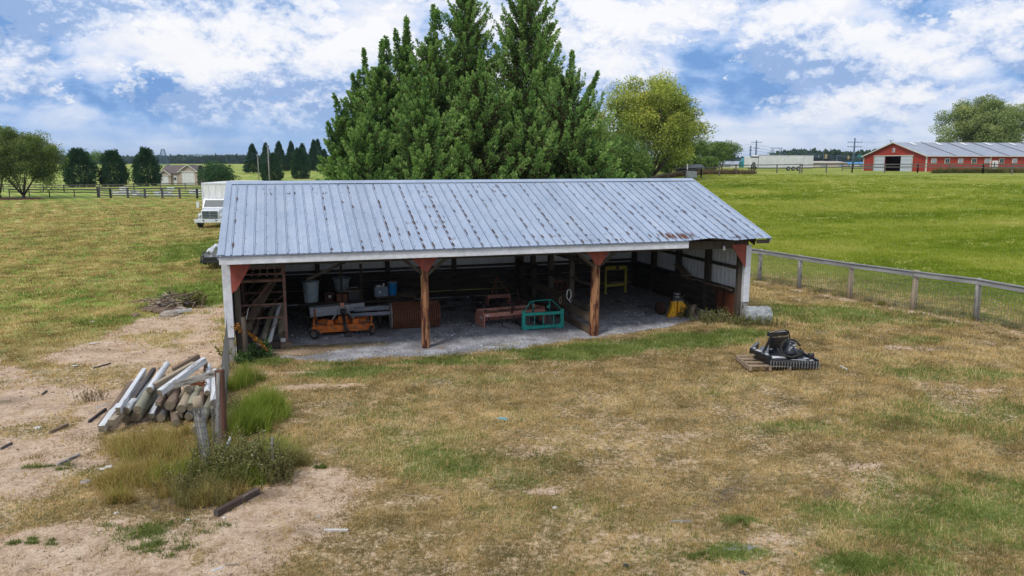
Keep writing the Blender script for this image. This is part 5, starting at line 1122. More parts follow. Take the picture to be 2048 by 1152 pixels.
# ------------------------------------------------------------------ pile of old posts
def pileseg(p, q, z0, z1): return gp(p[0], p[1], z0), gp(q[0], q[1], z1)
gz = tz(-6.6, 13.8)
PG = 'old posts in the pile on the bare soil'
PILE = [  # near end px, far end px, heights, radius, material, squared width, label
 ((204, 852), (262, 768), .10, .22, .10, 'log_brown', 0, 'dark brown round post, leftmost at the foot of the pile'),
 ((222, 846), (326, 752), .22, .26, .075, 'log_tan', .15, 'tan squared timber under the white topped plank at the pile left side'),
 ((203, 858), (236, 812), .12, .16, .07, 'log_white', .16, 'short white topped block at the lower left corner of the pile'),
 ((236, 822), (289, 742), .36, .42, .055, 'log_white', .17, 'flat white plank lying on the left side of the pile'),
 ((268, 797), (302, 748), .36, .46, .05, 'log_black', .13, 'dark charred timber right of the flat white plank'),
 ((251, 822), (304, 764), .28, .34, .095, 'log_white', 0, 'whitish round post sloping beside the charred timber'),
 ((275, 820), (309, 764), .33, .38, .10, 'log_green', 0, 'greenish round post in front of the whitish sloping one'),
 ((249, 838), (300, 790), .11, .13, .11, 'log_brown', 0, 'dark round post end low on the left, under the greenish post'),
 ((271, 834), (312, 790), .12, .13, .12, 'log_green', 0, 'mossy round post end lowest in the pile front'),
 ((299, 780), (334, 728), .48, .62, .085, 'log_white', 0, 'bright white round post pointing up at the top left of the pile'),
 ((319, 786), (409, 720), .50, .78, .065, 'log_white', .16, 'long white squared beam crossing the top of the pile'),
 ((309, 772), (388, 728), .52, .74, .06, 'log_tan', .14, 'peeling tan and white beam behind the long white beam'),
 ((346, 740), (398, 712), .62, .80, .06, 'log_brown', .13, 'brown beam at the very back of the pile top'),
 ((302, 832), (320, 800), .14, .20, .06, 'log_white', .13, 'short whitish squared post at the front foot of the pile'),
 ((316, 808), (338, 782), .32, .36, .065, 'log_brown', .12, 'reddish brown squared stub at the pile centre'),
 ((340, 812), (352, 778), .30, .36, .115, 'log_brown', 0, 'thick brown round post end at the pile centre'),
 ((331, 790), (350, 775), .40, .42, .05, 'log_tan', .10, 'small tan wedge above the thick brown post end'),
 ((362, 818), (378, 786), .25, .32, .105, 'log_tan', 0, 'pale split round post right of the thick brown one'),
 ((380, 814), (398, 776), .27, .36, .105, 'log_green', 0, 'greenish tan round post pointing away right of the split one'),
 ((397, 812), (410, 778), .27, .34, .09, 'log_brown', 0, 'narrow brown round post close to the wired fence post'),
 ((375, 779), (372, 765), .48, .50, .085, 'log_tan', 0, 'short tan round end near the pile top'),
 ((356, 832), (376, 800), .11, .12, .10, 'log_tan', 0, 'yellowish low round end under the split post'),
 ((378, 834), (394, 806), .11, .12, .10, 'log_black', 0, 'black round end in the gap low in the pile'),
 ((393, 862), (413, 818), .13, .17, .12, 'log_green', 0, 'large pale greenish post right behind the wired fence post'),
 ((414, 786), (416, 756), .44, .50, .07, 'log_white', 0, 'white round post near the top right of the pile'),
 ((428, 806), (430, 756), .34, .48, .095, 'log_white', 0, 'thick white post with a rotten dark end beside the corner post'),
 ((428, 824), (432, 795), .16, .20, .09, 'log_tan', 0, 'splintered yellowish post end beneath the thick white post'),
 ((410, 745), (412, 726), .40, .72, .05, 'log_brown', 0, 'short brown stub standing under the beam end'),
 ((352, 846), (344, 800), .10, .12, .09, 'log_brown', 0, 'brown post half hidden in the grass at the pile foot'),
 ((322, 836), (340, 806), .10, .12, .10, 'log_black', 0, 'dark post lying low between the whitish stubs'),
]
for k, (a, b, z0, z1, r, mt, sq, lb) in enumerate(PILE):
    p, q = pileseg(a, b, z0+gz, z1+gz); d = (q-p); 
    if d.length < 1.5 and k not in (2, 9, 10, 11, 12, 14, 16, 20, 27): q = p + d.normalized()*1.7; q.z = max(q.z if q.z < z1+gz+.1 else z1+gz, gz+r*.8)
    rad = r*.82
    log('squared_post' if sq else 'round_post', p, q, rad if not sq else r*.8, mt, lb, 'post', PG, bool(sq), sq*.8 if sq else None, seed=k, taper=.93)
# rusty wire tangle on the pile
t = G(395, 772); t = empty('wire_tangle', gp(398, 768, gz+.55), 0, 'small tangle of rusty orange wire on the post pile', 'wire'); mb = MB(); rng = random.Random(3)
for k in range(16): mb.pipe([(rng.uniform(-.14, .14), rng.uniform(-.1, .1), rng.uniform(-.04, .05)) for _ in range(5)], .007, 4, cap=False)
mb.build('wire_loops', M['roof_rust_hot'], t)

# ------------------------------------------------------------------ wired fence post, corner post, loose rail
p0 = G(420, 950); fp = empty('fence_post', p0, 0, 'weathered grey round fence post wrapped in wire mesh', 'fence post'); mb = MB()
tp = gp(412, 781, p0.z+1.24)-p0; tp = Vector((tp.x, max(-.12, min(.12, tp.y)), 1.24)); pts = [(tp.x*u, tp.y*u, -.15+u*1.39) for u in np.linspace(0, 1, 9)]
mb.pipe(pts[:8], [.088, .086, .083, .082, .079, .079, .077, .076], 16); mb.build('post', M['wood_grey'], fp)
mb = MB(); mb.pipe([Vector(pts[7])-Vector((0, 0, .02)), Vector(pts[8])+Vector((0, 0, .01))], [.0765, .068], 16); mb.build('post_top', M['log_tan'], fp)
mb = MB()
for z in np.arange(.12, 1.14, .095): c = Vector((tp.x*(z+.15)/1.39, tp.y*(z+.15)/1.39, z)); r = .091-.012*z/1.3; mb.pipe([c+Vector((r*math.cos(a), r*math.sin(a), 0)) for a in np.linspace(0, 2*math.pi, 16, endpoint=False)], .0045, 4, closed=True, cap=False)
for a in (3.6, 4.1, 4.5, 5.0, 5.5): mb.pipe([(tp.x*u+.090*math.cos(a), tp.y*u+.090*math.sin(a), u*1.18) for u in (0.05, .5, .95)], .004, 4, cap=False)
mb.build('wire_mesh', M['wire'], fp)
p0 = G(446, 885); cp = empty('corner_post', p0, 0, 'rust brown square corner post below the shed corner', 'fence post'); mb = MB(); q = gp(458, 726, p0.z+1.30); mb.bar((0, 0, -.1), (max(-.1, min(.2, (q-p0).x)), .12, 1.30), .13, .14); mb.build('post', M['rust_post'], cp, bevel=.012)
mb = MB(); mb.bar((-.09, -.02, -.05), (-.02, .08, 1.26), .06, .10); mb.build('grey_board', M['wood_grey'], cp, bevel=.006)
log('fence_rail', gp(352, 770, gz+.82), gp(446, 742, p0.z+1.15), .055, 'wood_grey', 'weathered grey rail reaching from the corner post over the pile', 'rail', None, True, .11, seed=60)
# wire from the corner post to the shed and to the wired post
def wire_net(name, A, B, h, label, dx=.10, rows=9, r=.0032, sag=.02):
    mb = MB(); A = Vector(A); B = Vector(B); L = (B-A).length; n = max(2, int(L/dx))
    for j in range(rows+1): z = .04+(h-.04)*j/rows; mb.pipe([A.lerp(B, i/6)+Vector((0, 0, z-sag*math.sin(math.pi*i/6))) for i in range(7)], r, 4, cap=False)
    for i in range(n+1): p = A.lerp(B, i/n); mb.tube(p+Vector((0, 0, .03)), p+Vector((0, 0, h)), r*.8, n=3, cap=False)
    o = mb.build(name, M['wire']); return tag(o, label, 'wire fence')
wire_net('wire_fence', G(418, 950)+Vector((.1, 0, 0)), G(446, 885), 1.15, 'slack wire mesh strung between the wired post and the corner post')
wire_net('wire_fence', G(448, 880), SH(-.05, -.25, tz(-7, 18)), 1.15, 'wire mesh running from the corner post back to the shed corner')
g0 = G(545, 950); st = empty('wooden_stake', g0, 0, 'thin weathered stake standing in the weeds', 'stake'); mb = MB(); mb.bar((0, 0, -.05), (.02, .03, .62), .035, .028); mb.build('stake_body', M['wood_grey'], st, bevel=.004)
log('timber', G(432, 1034)+Vector((0, 0, .055)), G(517, 986)+Vector((0, 0, .045)), .042, 'log_rot', 'rotten dark timber lying on the soil below the weeds', 'timber', None, True, .09, end='log_black', seed=71)
log('broken_board', G(440, 948)+Vector((0, 0, .2)), G(464, 916)+Vector((0, 0, .35)), .015, 'log_white', 'white broken board sticking out of the weeds', 'board', None, True, .07)
log('broken_board', G(142, 702)+Vector((0, 0, .02)), G(146, 735), .01, 'log_brown', 'small buried board edge on the bare soil', 'board', None, True, .05) if False else None
for a, b, r, mt, lb in [((100, 868), (136, 852), .035, 'log_brown', 'short brown split stick on the bare soil left of the pile'), ((116, 932), (160, 912), .03, 'wood_grey', 'long grey weathered stick below the bare soil patch'),
                        ((186, 738), (222, 728), .022, 'log_black', 'dark thin branch on the bare soil above the pile'), ((2, 900), (24, 888), .025, 'log_black', 'dark stick at the picture edge on the left soil'), ((193, 818), (216, 808), .014, 'log_white', 'thin white splinter beside the pile foot'),
                        ((178, 846), (212, 820), .03, 'log_black', 'dark slat lying along the left foot of the pile'), ((0, 806), (22, 804), .04, 'log_tan', 'tan stick on the soil at the far left edge'), ((84, 790), (94, 783), .02, 'log_black', 'short dark twig in the middle of the bare soil'),
                        ((450, 1131), (478, 1130), .012, 'log_tan', 'small tan splinter near the bottom edge'), ((422, 1144), (446, 1136), .013, 'log_white', 'pale grey splinter near the bottom edge'), ((648, 1063), (697, 1063), .022, 'stone_white', 'flat pale grey board on the lawn below the soil patch'),
                        ((805, 990), (828, 993), .010, 'log_tan', 'short straw coloured stick on the lawn'), ((768, 1058), (778, 1064), .012, 'log_tan', 'tiny tan wood chip right of the pale board'), ((1680, 733), (1694, 740), .018, 'log_white', 'white wood chip right of the brush cutter'), ((970, 1148), (1000, 1148), .010, 'log_tan', 'thin straw stick at the bottom edge')]:
    log('stick', G(*a)+Vector((0, 0, r*.6)), G(*b)+Vector((0, 0, r*.6)), r*.7, mt, lb, 'stick', None, True, r*2.2, end=mt, seed=a[0])
def rock(px, py, s, mt, label, cat='stone', group=None, flat=.6, name='rock'):
    g = G(px, py); rng = random.Random(px*7+py); mb = MB(); vs = []; n = 9
    for i, (f, z) in enumerate(((.001, 0), (.85, 0), (1, .35), (.75, .8), (.001, 1))):
        for j in range(n): a = 2*math.pi*j/n; q = f*s*rng.uniform(.8, 1.15); vs.append((q*math.cos(a), q*math.sin(a)*.8, z*s*flat*rng.uniform(.85, 1.1)))
    mb.add(vs, [(i*n+j, i*n+(j+1) % n, (i+1)*n+(j+1) % n, (i+1)*n+j) for i in range(4) for j in range(n)])
    o = mb.build(name, M[mt], None, g-Vector((0, 0, s*.1))); return tag(o, label, cat, group)
rock(638, 1034, .055, 'stone', 'grey blue flat stone on the pale soil patch'); rock(376, 1040, .03, 'decal', 'small white round stone near the fallen timber'); rock(448, 1036, .028, 'decal', 'tiny white stone touching the fallen timber')
rock(170, 966, .09, 'stone', 'tan half buried stone below the golden grass'); rock(232, 1026, .035, 'stone_white', 'small pale stone left of the low green weeds'); rock(1250, 1132, .045, 'black_steel', 'small black lump at the bottom edge of the lawn')
rock(1110, 1016, .04, 'stone_white', 'small pinkish pale stone in the middle of the lawn'); rock(75, 855, .09, 'stone_white', 'crumbly white lump on the bare soil', flat=.3); rock(1488, 1146, .07, 'black_steel', 'dark patch of dung at the bottom right', 'dung', flat=.25, name='dung_pat')
rock(565, 716, .10, 'stone', 'brown stone beside the rack foot')
def litter(px, py, s, label, mt='litter', cat='litter'):
    g = G(px, py); rng = random.Random(px); n = 5; vs = [(rng.uniform(-.01, .01)+s*(i/(n-1)-.5)*2, s*(j/(n-1)-.5)*rng.uniform(.7, 1.2), .012+rng.uniform(0, .03)) for j in range(n) for i in range(n)]
    mb = MB(); mb.add(vs, [(j*n+i, j*n+i+1, (j+1)*n+i+1, (j+1)*n+i) for j in range(n-1) for i in range(n-1)]); o = mb.build('litter_scrap', M[mt], None, g, rng.uniform(0, 3)); o.modifiers.new('thick', 'SOLIDIFY').thickness = .003; tag(o, label, cat)
litter(212, 938, .10, 'torn white paper scrap on the soil left of the golden grass'); litter(186, 688, .09, 'white scrap on the lawn, lower of two near the bare soil'); litter(184, 645, .09, 'white scrap on the lawn, upper of two near the bare soil'); litter(150, 733, .07, 'dull white scrap on the soil above the pile')
g0 = G(1005, 843); t = empty('baling_twine', g0, 0, 'light blue twine loop lying on the lawn', 'twine'); mb = MB(); mb.pipe([(-.10, .02, .04), (-.04, .05, .06), (.05, .04, .06), (.09, .0, .06), (.07, -.06, .04), (.03, -.02, .05), (-.03, .0, .06), (-.09, .03, .05)], .009, 5, cap=False); mb.build('twine_loop', M['twine'], t)
# rubble heap
rng = random.Random(14); grp = 'broken stones in the rubble heap'
RB = ['large brownish slab lying on top of the rubble heap', 'rounded brown stone at the left end of the rubble heap', 'flat stone at the front foot of the rubble heap', 'darker brown block in the middle of the rubble heap', 'grey brown stone at the right end of the rubble heap']
for k, (px, py, s) in enumerate([(330, 612, .34), (300, 622, .26), (338, 632, .30), (318, 620, .32), (362, 622, .24)]):
    rock(px, py, s, ['stone', 'log_brown', 'stone', 'log_brown', 'stone'][k], RB[k], 'stone', grp, .75)
for k in range(16): rock(int(rng.gauss(328, 22)), int(rng.gauss(621, 7)), rng.uniform(.10, .22), rng.choice(['stone', 'log_brown', 'log_brown']), 'small broken stone among others like it in the low rubble heap', 'stone', 'small broken stones of the rubble heap', .9)
log('broken_board', G(330, 606)+Vector((0, 0, .35)), G(362, 622)+Vector((0, 0, .1)), .02, 'log_tan', 'split tan board leaning on the rubble heap', 'board', None, True, .1)
log('broken_board', G(345, 630)+Vector((0, 0, .08)), G(384, 624)+Vector((0, 0, .08)), .02, 'log_white', 'pale board lying at the right foot of the rubble heap', 'board', None, True, .1)

g0 = G(345, 618); t = empty('brush_heap', g0, 0, 'tangled heap of brown broken branches behind the rubble stones', 'brush heap'); rng = random.Random(5)
for col_, nn in (('log_brown', 44), ('log_tan', 22), ('log_black', 16)):
    mb = MB()
    for k in range(nn):
        c = Vector((rng.gauss(0, .42), rng.gauss(.1, .28), abs(rng.gauss(.16, .12))+.03)); d = Vector((rng.gauss(0, 1), rng.gauss(0, .6), rng.gauss(0, .35))).normalized()*rng.uniform(.2, .5)
        mb.pipe([c-d, c+Vector((rng.gauss(0, .03), 0, .03)), c+d], [.022, .018, .008], 5)
    mb.build('branches', M[col_], t)['kind'] = 'stuff'
# ------------------------------------------------------------------ mesh fence of the pasture
t = empty('pasture_fence', (FENCE_A.x, FENCE_A.y, 0), 0, 'weathered post and rail fence with woven wire along the green pasture', 'fence')
O = t.location
hs = [(1518, 568), (1604, 583), (1702, 603), (1828, 628), (1950, 653)]
FP = [gp(*h) for h in hs]; d0 = FP[0]-FP[1]; d9 = FP[4]-FP[3]
FP = [FP[0]+d0*k for k in (3, 2, 1)] + FP + [FP[4]+d9*k for k in (1, 2, 3, 4)]
for p in FP:
    k = (p-FENCE_A).dot(fdir); q = FENCE_A+fdir*k; p.x, p.y = q.x, q.y; p.z = tz(p.x, p.y)
FH = 1.27
for k, p in enumerate(FP):
    mb = MB(); rng = random.Random(k); r = rng.uniform(.08, .10); lx = rng.uniform(-.03, .03)
    mb.pipe([p-O+Vector((0, 0, -.1)), p-O+Vector((lx*.3, 0, .5)), p-O+Vector((lx, 0, FH+.02))], [r*1.05, r, r*.96], 10); mb.build('post', M[['wood_grey', 'log_green', 'log_brown', 'wood_grey'][k % 4] if k not in (5, 6) else 'log_tan'], t)
mb = MB(); off = fnor*-.09
for k in range(len(FP)-1):
    a, b = FP[k]-O+off, FP[k+1]-O+off; mb = MB(); m = (a+b)/2; zz = FH-.09; o = MB(); d = b-a
    o.box((0, 0, 0), (d.length-.015, .035, .145)); o.box((0, 0, .09), (d.length-.015, .10, .03)); ob = o.build('rail', M['wood_grey_x'], t); ob.location = m+Vector((0, 0, zz)); ob.rotation_mode = 'QUATERNION'; ob.rotation_quaternion = d.to_track_quat('X', 'Z')
mb = MB()
for k in range(len(FP)-1):
    a, b = FP[k]-O+off*.9, FP[k+1]-O+off*.9; L = (b-a).length; n = int(L/.085); q = lambda u: a.lerp(b, u)
    for j in range(13): z = .03+j*.09; mb.pipe([q(0)+Vector((0, 0, z)), q(.5)+Vector((0, 0, z-.01)), q(1)+Vector((0, 0, z))], .0058, 3, cap=False)
    for i in range(n): p = q(i/n); mb.tube(p+Vector((0, 0, .02)), p+Vector((0, 0, 1.12)), .0058, n=3, cap=False)
mb.build('wire_mesh', M['wire'], t)

# ------------------------------------------------------------------ box truck and the trailer beside the shed
tr0 = gp(428, 457); tk = empty('box_truck', (tr0.x-.18, tr0.y, tz(tr0.x, tr0.y)), .02, 'white box truck with a chrome grille parked on the lawn behind the shed', 'truck')
mb = MB(); mb.box((0, 5.6, 2.15), (2.46, 7.6, 2.35)); mb.build('cargo_box', M['box_white'], tk, bevel=.03)
mb = MB()
for x in (-1.2, 1.2): mb.box((x, 1.785, 2.15), (.10, .04, 2.36))
mb.box((0, 1.785, 3.28), (2.46, .04, .10))
for x in (-.7, -.2, .3, .8): mb.box((x, 1.79, 2.15), (.03, .03, 2.2))
mb.build('box_edge_trim', M['truck_white'], tk)
mb = MB(); mb.box((0, 5.6, 3.345), (2.5, 7.64, .05)); mb.build('box_roof', M['far_white'], tk, bevel=.01)
mb = MB(); side = [(0.05, .62), (0.05, 1.25), (.15, 1.34), (1.05, 1.52), (1.42, 2.16), (1.62, 2.22), (1.76, 2.2), (1.76, .62)]
cabm = Matrix(((0, 1, 0, 0), (1, 0, 0, 0), (0, 0, 1, 0), (0, 0, 0, 1)))
mb.prism([(.95, .62), (.95, 1.5), (1.30, 2.12), (1.50, 2.22), (1.76, 2.22), (1.76, .62)], 2.0, cabm @ Matrix.Translation((0, -1.0, 0))); mb.build('cab', M['truck_white'], tk, bevel=.05)
mb = MB(); mb.prism([(-.15, .70), (-.15, 1.30), (-.02, 1.36), (.96, 1.50), (.96, .70)], 1.36, cabm @ Matrix.Translation((0, -.68, 0))); mb.build('hood', M['truck_white'], tk, bevel=.06)
for s in (-1, 1): mb = MB(); mb.prism([(-.1, .55), (-.12, .98), (.05, 1.1), (.8, 1.12), (1.0, .9), (1.0, .7), (.85, .5)], .30, cabm @ Matrix.Translation((0, .66 if s > 0 else -.96, 0))); mb.build('fender', M['truck_white'], tk, bevel=.04)
mb = MB(); mb.add([(-.86, 1.00, 1.56), (.86, 1.00, 1.56), (.80, 1.26, 2.06), (-.80, 1.26, 2.06)], [(0, 1, 2, 3)], Matrix.Translation((0, -.045, 0))); mb.build('windshield', M['glass_dark'], tk)
mb = MB(); mb.box((0, -.165, 1.03), (1.12, .03, .54)); mb.build('grille', M['glass_dark'], tk)
gr = MB()
for z in (.80, .92, 1.04, 1.16, 1.28): gr.box((0, -.19, z), (1.14, .03, .035))
gr.box((0, -.19, 1.03), (.04, .035, .54)); gr.box((-.56, -.19, 1.03), (.03, .03, .54)); gr.box((.56, -.19, 1.03), (.03, .03, .54)); gr.build('grille_bars', M['chrome'], tk)
for s in (-1, 1): mb = MB(); mb.box((s*.80, -.14, .93), (.22, .04, .22)); hl = mb.build('headlight', M['chrome'], tk, bevel=.01); mb = MB(); mb.lathe([(.001, -.025), (.08, -.02), (.09, .0)], 14, (s*.80, -.15, .93), 'Y'); mb.build('lens', M['decal'], hl)
mb = MB(); mb.box((0, -.26, .56), (2.3, .14, .26)); mb.build('bumper', M['truck_white'], tk, bevel=.02)
mb = MB(); mb.box((-.45, -.335, .60), (.12, .01, .10)); mb.box((.5, -.335, .60), (.12, .01, .10)); mb.build('tow_hook', M['black_steel'], tk)
for x, y in ((-.98, .45), (.98, .45), (-.95, 7.0), (.95, 7.0)): a_, r_ = MB(), MB(); wheel(a_, r_, (x, y, .47), .47, .26, 'X'); w_ = a_.build('tyre', M['rubber'], tk); r_.build('rim', M['truck_white'], w_)
for s in (-1, 1): mb = MB(); mb.box((s*1.28, .9, 1.72), (.20, .06, .46)); mb.bar((s*1.0, .98, 1.9), (s*1.25, .9, 1.9), .025); mb.build('mirror', M['truck_white'], tk, bevel=.01)
for x in (-.62, -.3, 0, .3, .62): mb = MB(); mb.box((x, 1.34, 2.23), (.12, .07, .05)); mb.build('roof_marker_light', M['barn_trim'], tk)
mb = MB(); mb.box((0, 3.5, .75), (.9, 6.8, .25)); mb.build('chassis', M['black_steel'], tk)

g0 = gp(447, 540); ft = empty('flatbed_trailer', (g0.x, g0.y, tz(g0.x, g0.y)), .25, 'low black flatbed trailer parked at the left side of the shed', 'trailer'); mb = MB()
mb.box((0, 1.8, .42), (1.9, 3.9, .09)); mb.build('bed', M['black_steel'], ft); mb = MB(); mb.box((0, -.13, .40), (1.95, .09, .12)); mb.build('front_beam', M['black_steel'], ft)
mb = MB()
for x in (-.93, .93): mb.box((x, 1.8, .60), (.04, 3.9, .05)); [mb.box((x, y, .52), (.04, .04, .16)) for y in (0, 1.2, 2.4, 3.6)]
mb.build('side_rail', M['black_steel'], ft)
for x in (-1.05, 1.05): a_, r_ = MB(), MB(); wheel(a_, r_, (x, 2.0, .32), .32, .18, 'X'); w_ = a_.build('tyre', M['rubber'], ft); r_.build('rim', M['steel'], w_)
for k, (x, w, h, l, lb) in enumerate([(-.62, .34, .42, 3.2, 'white plastic covered bundle at the left side of the black trailer'), (-.26, .36, .62, 3.5, 'tall bright white plastic bundle in the middle of the black trailer'), (.14, .40, .52, 3.3, 'white plastic bundle next to the shed wall on the trailer'), (.60, .4, .4, 3.0, 'white plastic bundle at the right side of the trailer')]):
    tt = MB(); vs = []; rng = random.Random(k); nn = 12; kk = 9
    for i in range(kk):
        for j in range(nn): a = math.pi*j/(nn-1); q = rng.uniform(.85, 1.1); vs.append((x+w*.62*math.cos(a)*q, .05+l*i/(kk-1)*rng.uniform(.98, 1.02), .47+h*math.sin(a)*q*(1-.10*(i == 0))))
    tt.add(vs, [(i*nn+j, i*nn+j+1, (i+1)*nn+j+1, (i+1)*nn+j) for i in range(kk-1) for j in range(nn-1)] + [tuple(range(nn))], smooth=True); o = tt.build('plastic_bundle', M['white_plastic'] if k != 2 else M['silver_wrap'], None, ft.location, .25); tag(o, lb, 'bundle', 'plastic covered bundles on the trailer')
o = MB(); o.box((-.2, .02, .52), (1.3, .3, .12), .1); o.box((.2, -.02, .58), (.5, .2, .2), .5); o = o.build('black_tarp', M['rubber'], None, ft.location, .25, bevel=.03); tag(o, 'crumpled black tarp on the front edge of the trailer', 'tarp')

# ------------------------------------------------------------------ trees
def quads_oriented(P, Dv, L, W, rng, tip=.15):
    n = len(P); s = np.cross(Dv, rng.normal(size=(n, 3))); s /= np.linalg.norm(s, axis=1)[:, None]+1e-9; w = s*(W/2)[:, None]
    V = np.empty((n, 4, 3)); V[:, 0] = P-w*.5; V[:, 1] = P+w*.5; m = P+Dv*(L*.5)[:, None]; V[:, 1] = m+w; V[:, 3] = m-w; V[:, 2] = P+Dv*L[:, None]; V[:, 0] = P
    return V.reshape(-1, 3), np.arange(n*4).reshape(n, 4)
EVG = [(0, (0.03, 0.07, 0.03)), (0.3, (0.10, 0.19, 0.065)), (0.6, (0.23, 0.38, 0.11)), (1, (0.48, 0.60, 0.22))]
def cypress(base, H, Rr, seed, nb, label, up=.48, lean=(0, 0), low=.02, open_=1.0, brown=.25, per=205, ls=.60, pw=.37, shoots=(), group='dark evergreens behind the shed'):
    rng = np.random.default_rng(seed); root = empty('evergreen_tree', base, 0, label, 'tree', group)
    mb = MB(); mb.pipe([(0, 0, -.2), (lean[0]*.4, lean[1]*.4, H*.5), (lean[0], lean[1], H*.97)], [Rr*.075+.05, Rr*.05, .015], 8); mb.build('trunk', M['bark'], root)
    bm = MB(); Ps = []; Ds = []; Ts = []; Ls = []
    for i in range(nb):
        u = (i+rng.random())/nb; h = (low+(1-low)*u**.92)*H*.95
        env = Rr*((1-u)**.55)*(.75+.25*min(1, u*8+.3)) + .10
        Lb = env*(rng.uniform(.66, 1.12) if rng.random() < .78 else rng.uniform(1.12, 1.42)); az = rng.uniform(0, 2*np.pi); el = up*(.75+.8*u)*rng.uniform(.8, 1.2)
        out = np.array([math.cos(az), math.sin(az), 0]); p0 = np.array([lean[0]*h/H, lean[1]*h/H, h*.93])
        f = lambda t: p0 + out*Lb*t*(1-.12*t*el) + np.array([0, 0, 1])*Lb*(el*.25*t+el*.85*t*t)
        if i % 3 == 0: bm.pipe([f(0), f(.35), f(.7)], [.045*Lb/2+.01, .03*Lb/2+.006, .008], 4, cap=False)
        n = int(per*(.35+Lb/Rr)*open_)
        t = 1-(rng.random(n)**1.15)*.80; prof = np.sin(np.clip((1.03-t)/.86, 0, 1)*np.pi*.62)**.8
        ax = np.stack([f(x) for x in t]); q = rng.normal(size=(n, 3)); q /= np.linalg.norm(q, axis=1)[:, None]; rad = pw*prof*rng.random(n)**.5*(.55+.45*Lb/Rr)*min(1.0, .45+.9*(1-u))
        P = ax+q*rad[:, None]*np.array([1, 1, .9])
        tan = np.array([f(x+.03) for x in t])-ax; tan /= np.linalg.norm(tan, axis=1)[:, None]
        D = tan*.9+q*.85+np.array([0.22, 0, .45])+rng.normal(0, .22, (n, 3)); D /= np.linalg.norm(D, axis=1)[:, None]
        br = rng.random()*.30-.05; tipb = np.clip((t-.55)/.45, 0, 1)
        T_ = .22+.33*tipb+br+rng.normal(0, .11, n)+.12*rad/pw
        isb = (rng.random(n) < brown*(1-tipb)**1.3*1.1)
        Ps.append(P); Ds.append(D); Ts.append(np.where(isb, -1-rng.random(n), T_)); Ls.append((.20+.16*rng.random(n))*ls*min(1, .6+.6*(1-u)))
    lead = [((lean[0], lean[1], H*.72), (lean[0]+.12, lean[1], H*1.02), .46)] + list(shoots)
    for a, b, wd_ in lead:                                # the leader, and long side shoots the photo shows against the sky
        a = np.array(a); b = np.array(b); ln = np.linalg.norm(b-a); n = int(260*ln); t = rng.random(n); mid = a*.45+b*.55+np.array([0, 0, -.08*ln])
        ax = a*((1-t)**2)[:, None]+mid*(2*t*(1-t))[:, None]+b*(t**2)[:, None]; q = rng.normal(size=(n, 3)); q /= np.linalg.norm(q, axis=1)[:, None]
        kink = .35+.65*np.abs(np.sin(t*ln*3.2+rng.random()*3)); P_ = ax+q*(wd_*1.25*(1.05-t)**1.05*kink*rng.random(n)**.4)[:, None]; D = (b-a)/ln*.7+q*1.2+np.array([0, 0, .25]); D /= np.linalg.norm(D, axis=1)[:, None]
        Ps.append(P_); Ds.append(D); Ts.append(.25+.3*t+rng.normal(0, .12, n)); Ls.append((.20+.14*rng.random(n))*ls); bm.pipe([a, a*.6+b*.4, b], [.04, .03, .008], 5, cap=False)
    bm.build('limbs', M['bark'], root)
    P = np.concatenate(Ps); D = np.concatenate(Ds); Tt = np.concatenate(Ts); L = np.concatenate(Ls)
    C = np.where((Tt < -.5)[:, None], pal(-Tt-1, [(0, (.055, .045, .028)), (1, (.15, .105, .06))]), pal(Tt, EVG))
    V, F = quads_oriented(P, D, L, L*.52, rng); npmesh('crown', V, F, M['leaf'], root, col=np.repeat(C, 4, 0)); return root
def tree_at(px, topy, Y, gy=None):
    p = at(px, 400, Y); z = tz(p.x, Y); H = at(px, topy, Y).z - z; return Vector((p.x, Y, z)), H
SHOOTS = {1048: [((1050, 90), (1098, 18)), ((1052, 120), (1103, 48)), ((1056, 150), (1106, 72)), ((1060, 190), (1101, 126)), ((1060, 230), (1096, 170))], 1136: [((1140, 260), (1196, 146)), ((1145, 280), (1178, 205)), ((1150, 300), (1190, 222)), ((1130, 190), (1122, 150))],
          722: [((735, 190), (727, 98)), ((716, 190), (705, 150))], 768: [((775, 130), (772, 75))], 816: [((815, 110), (814, 40)), ((800, 120), (790, 60))], 868: [((880, 60), (872, 22))], 694: [((690, 250), (668, 190)), ((670, 300), (655, 245))]}
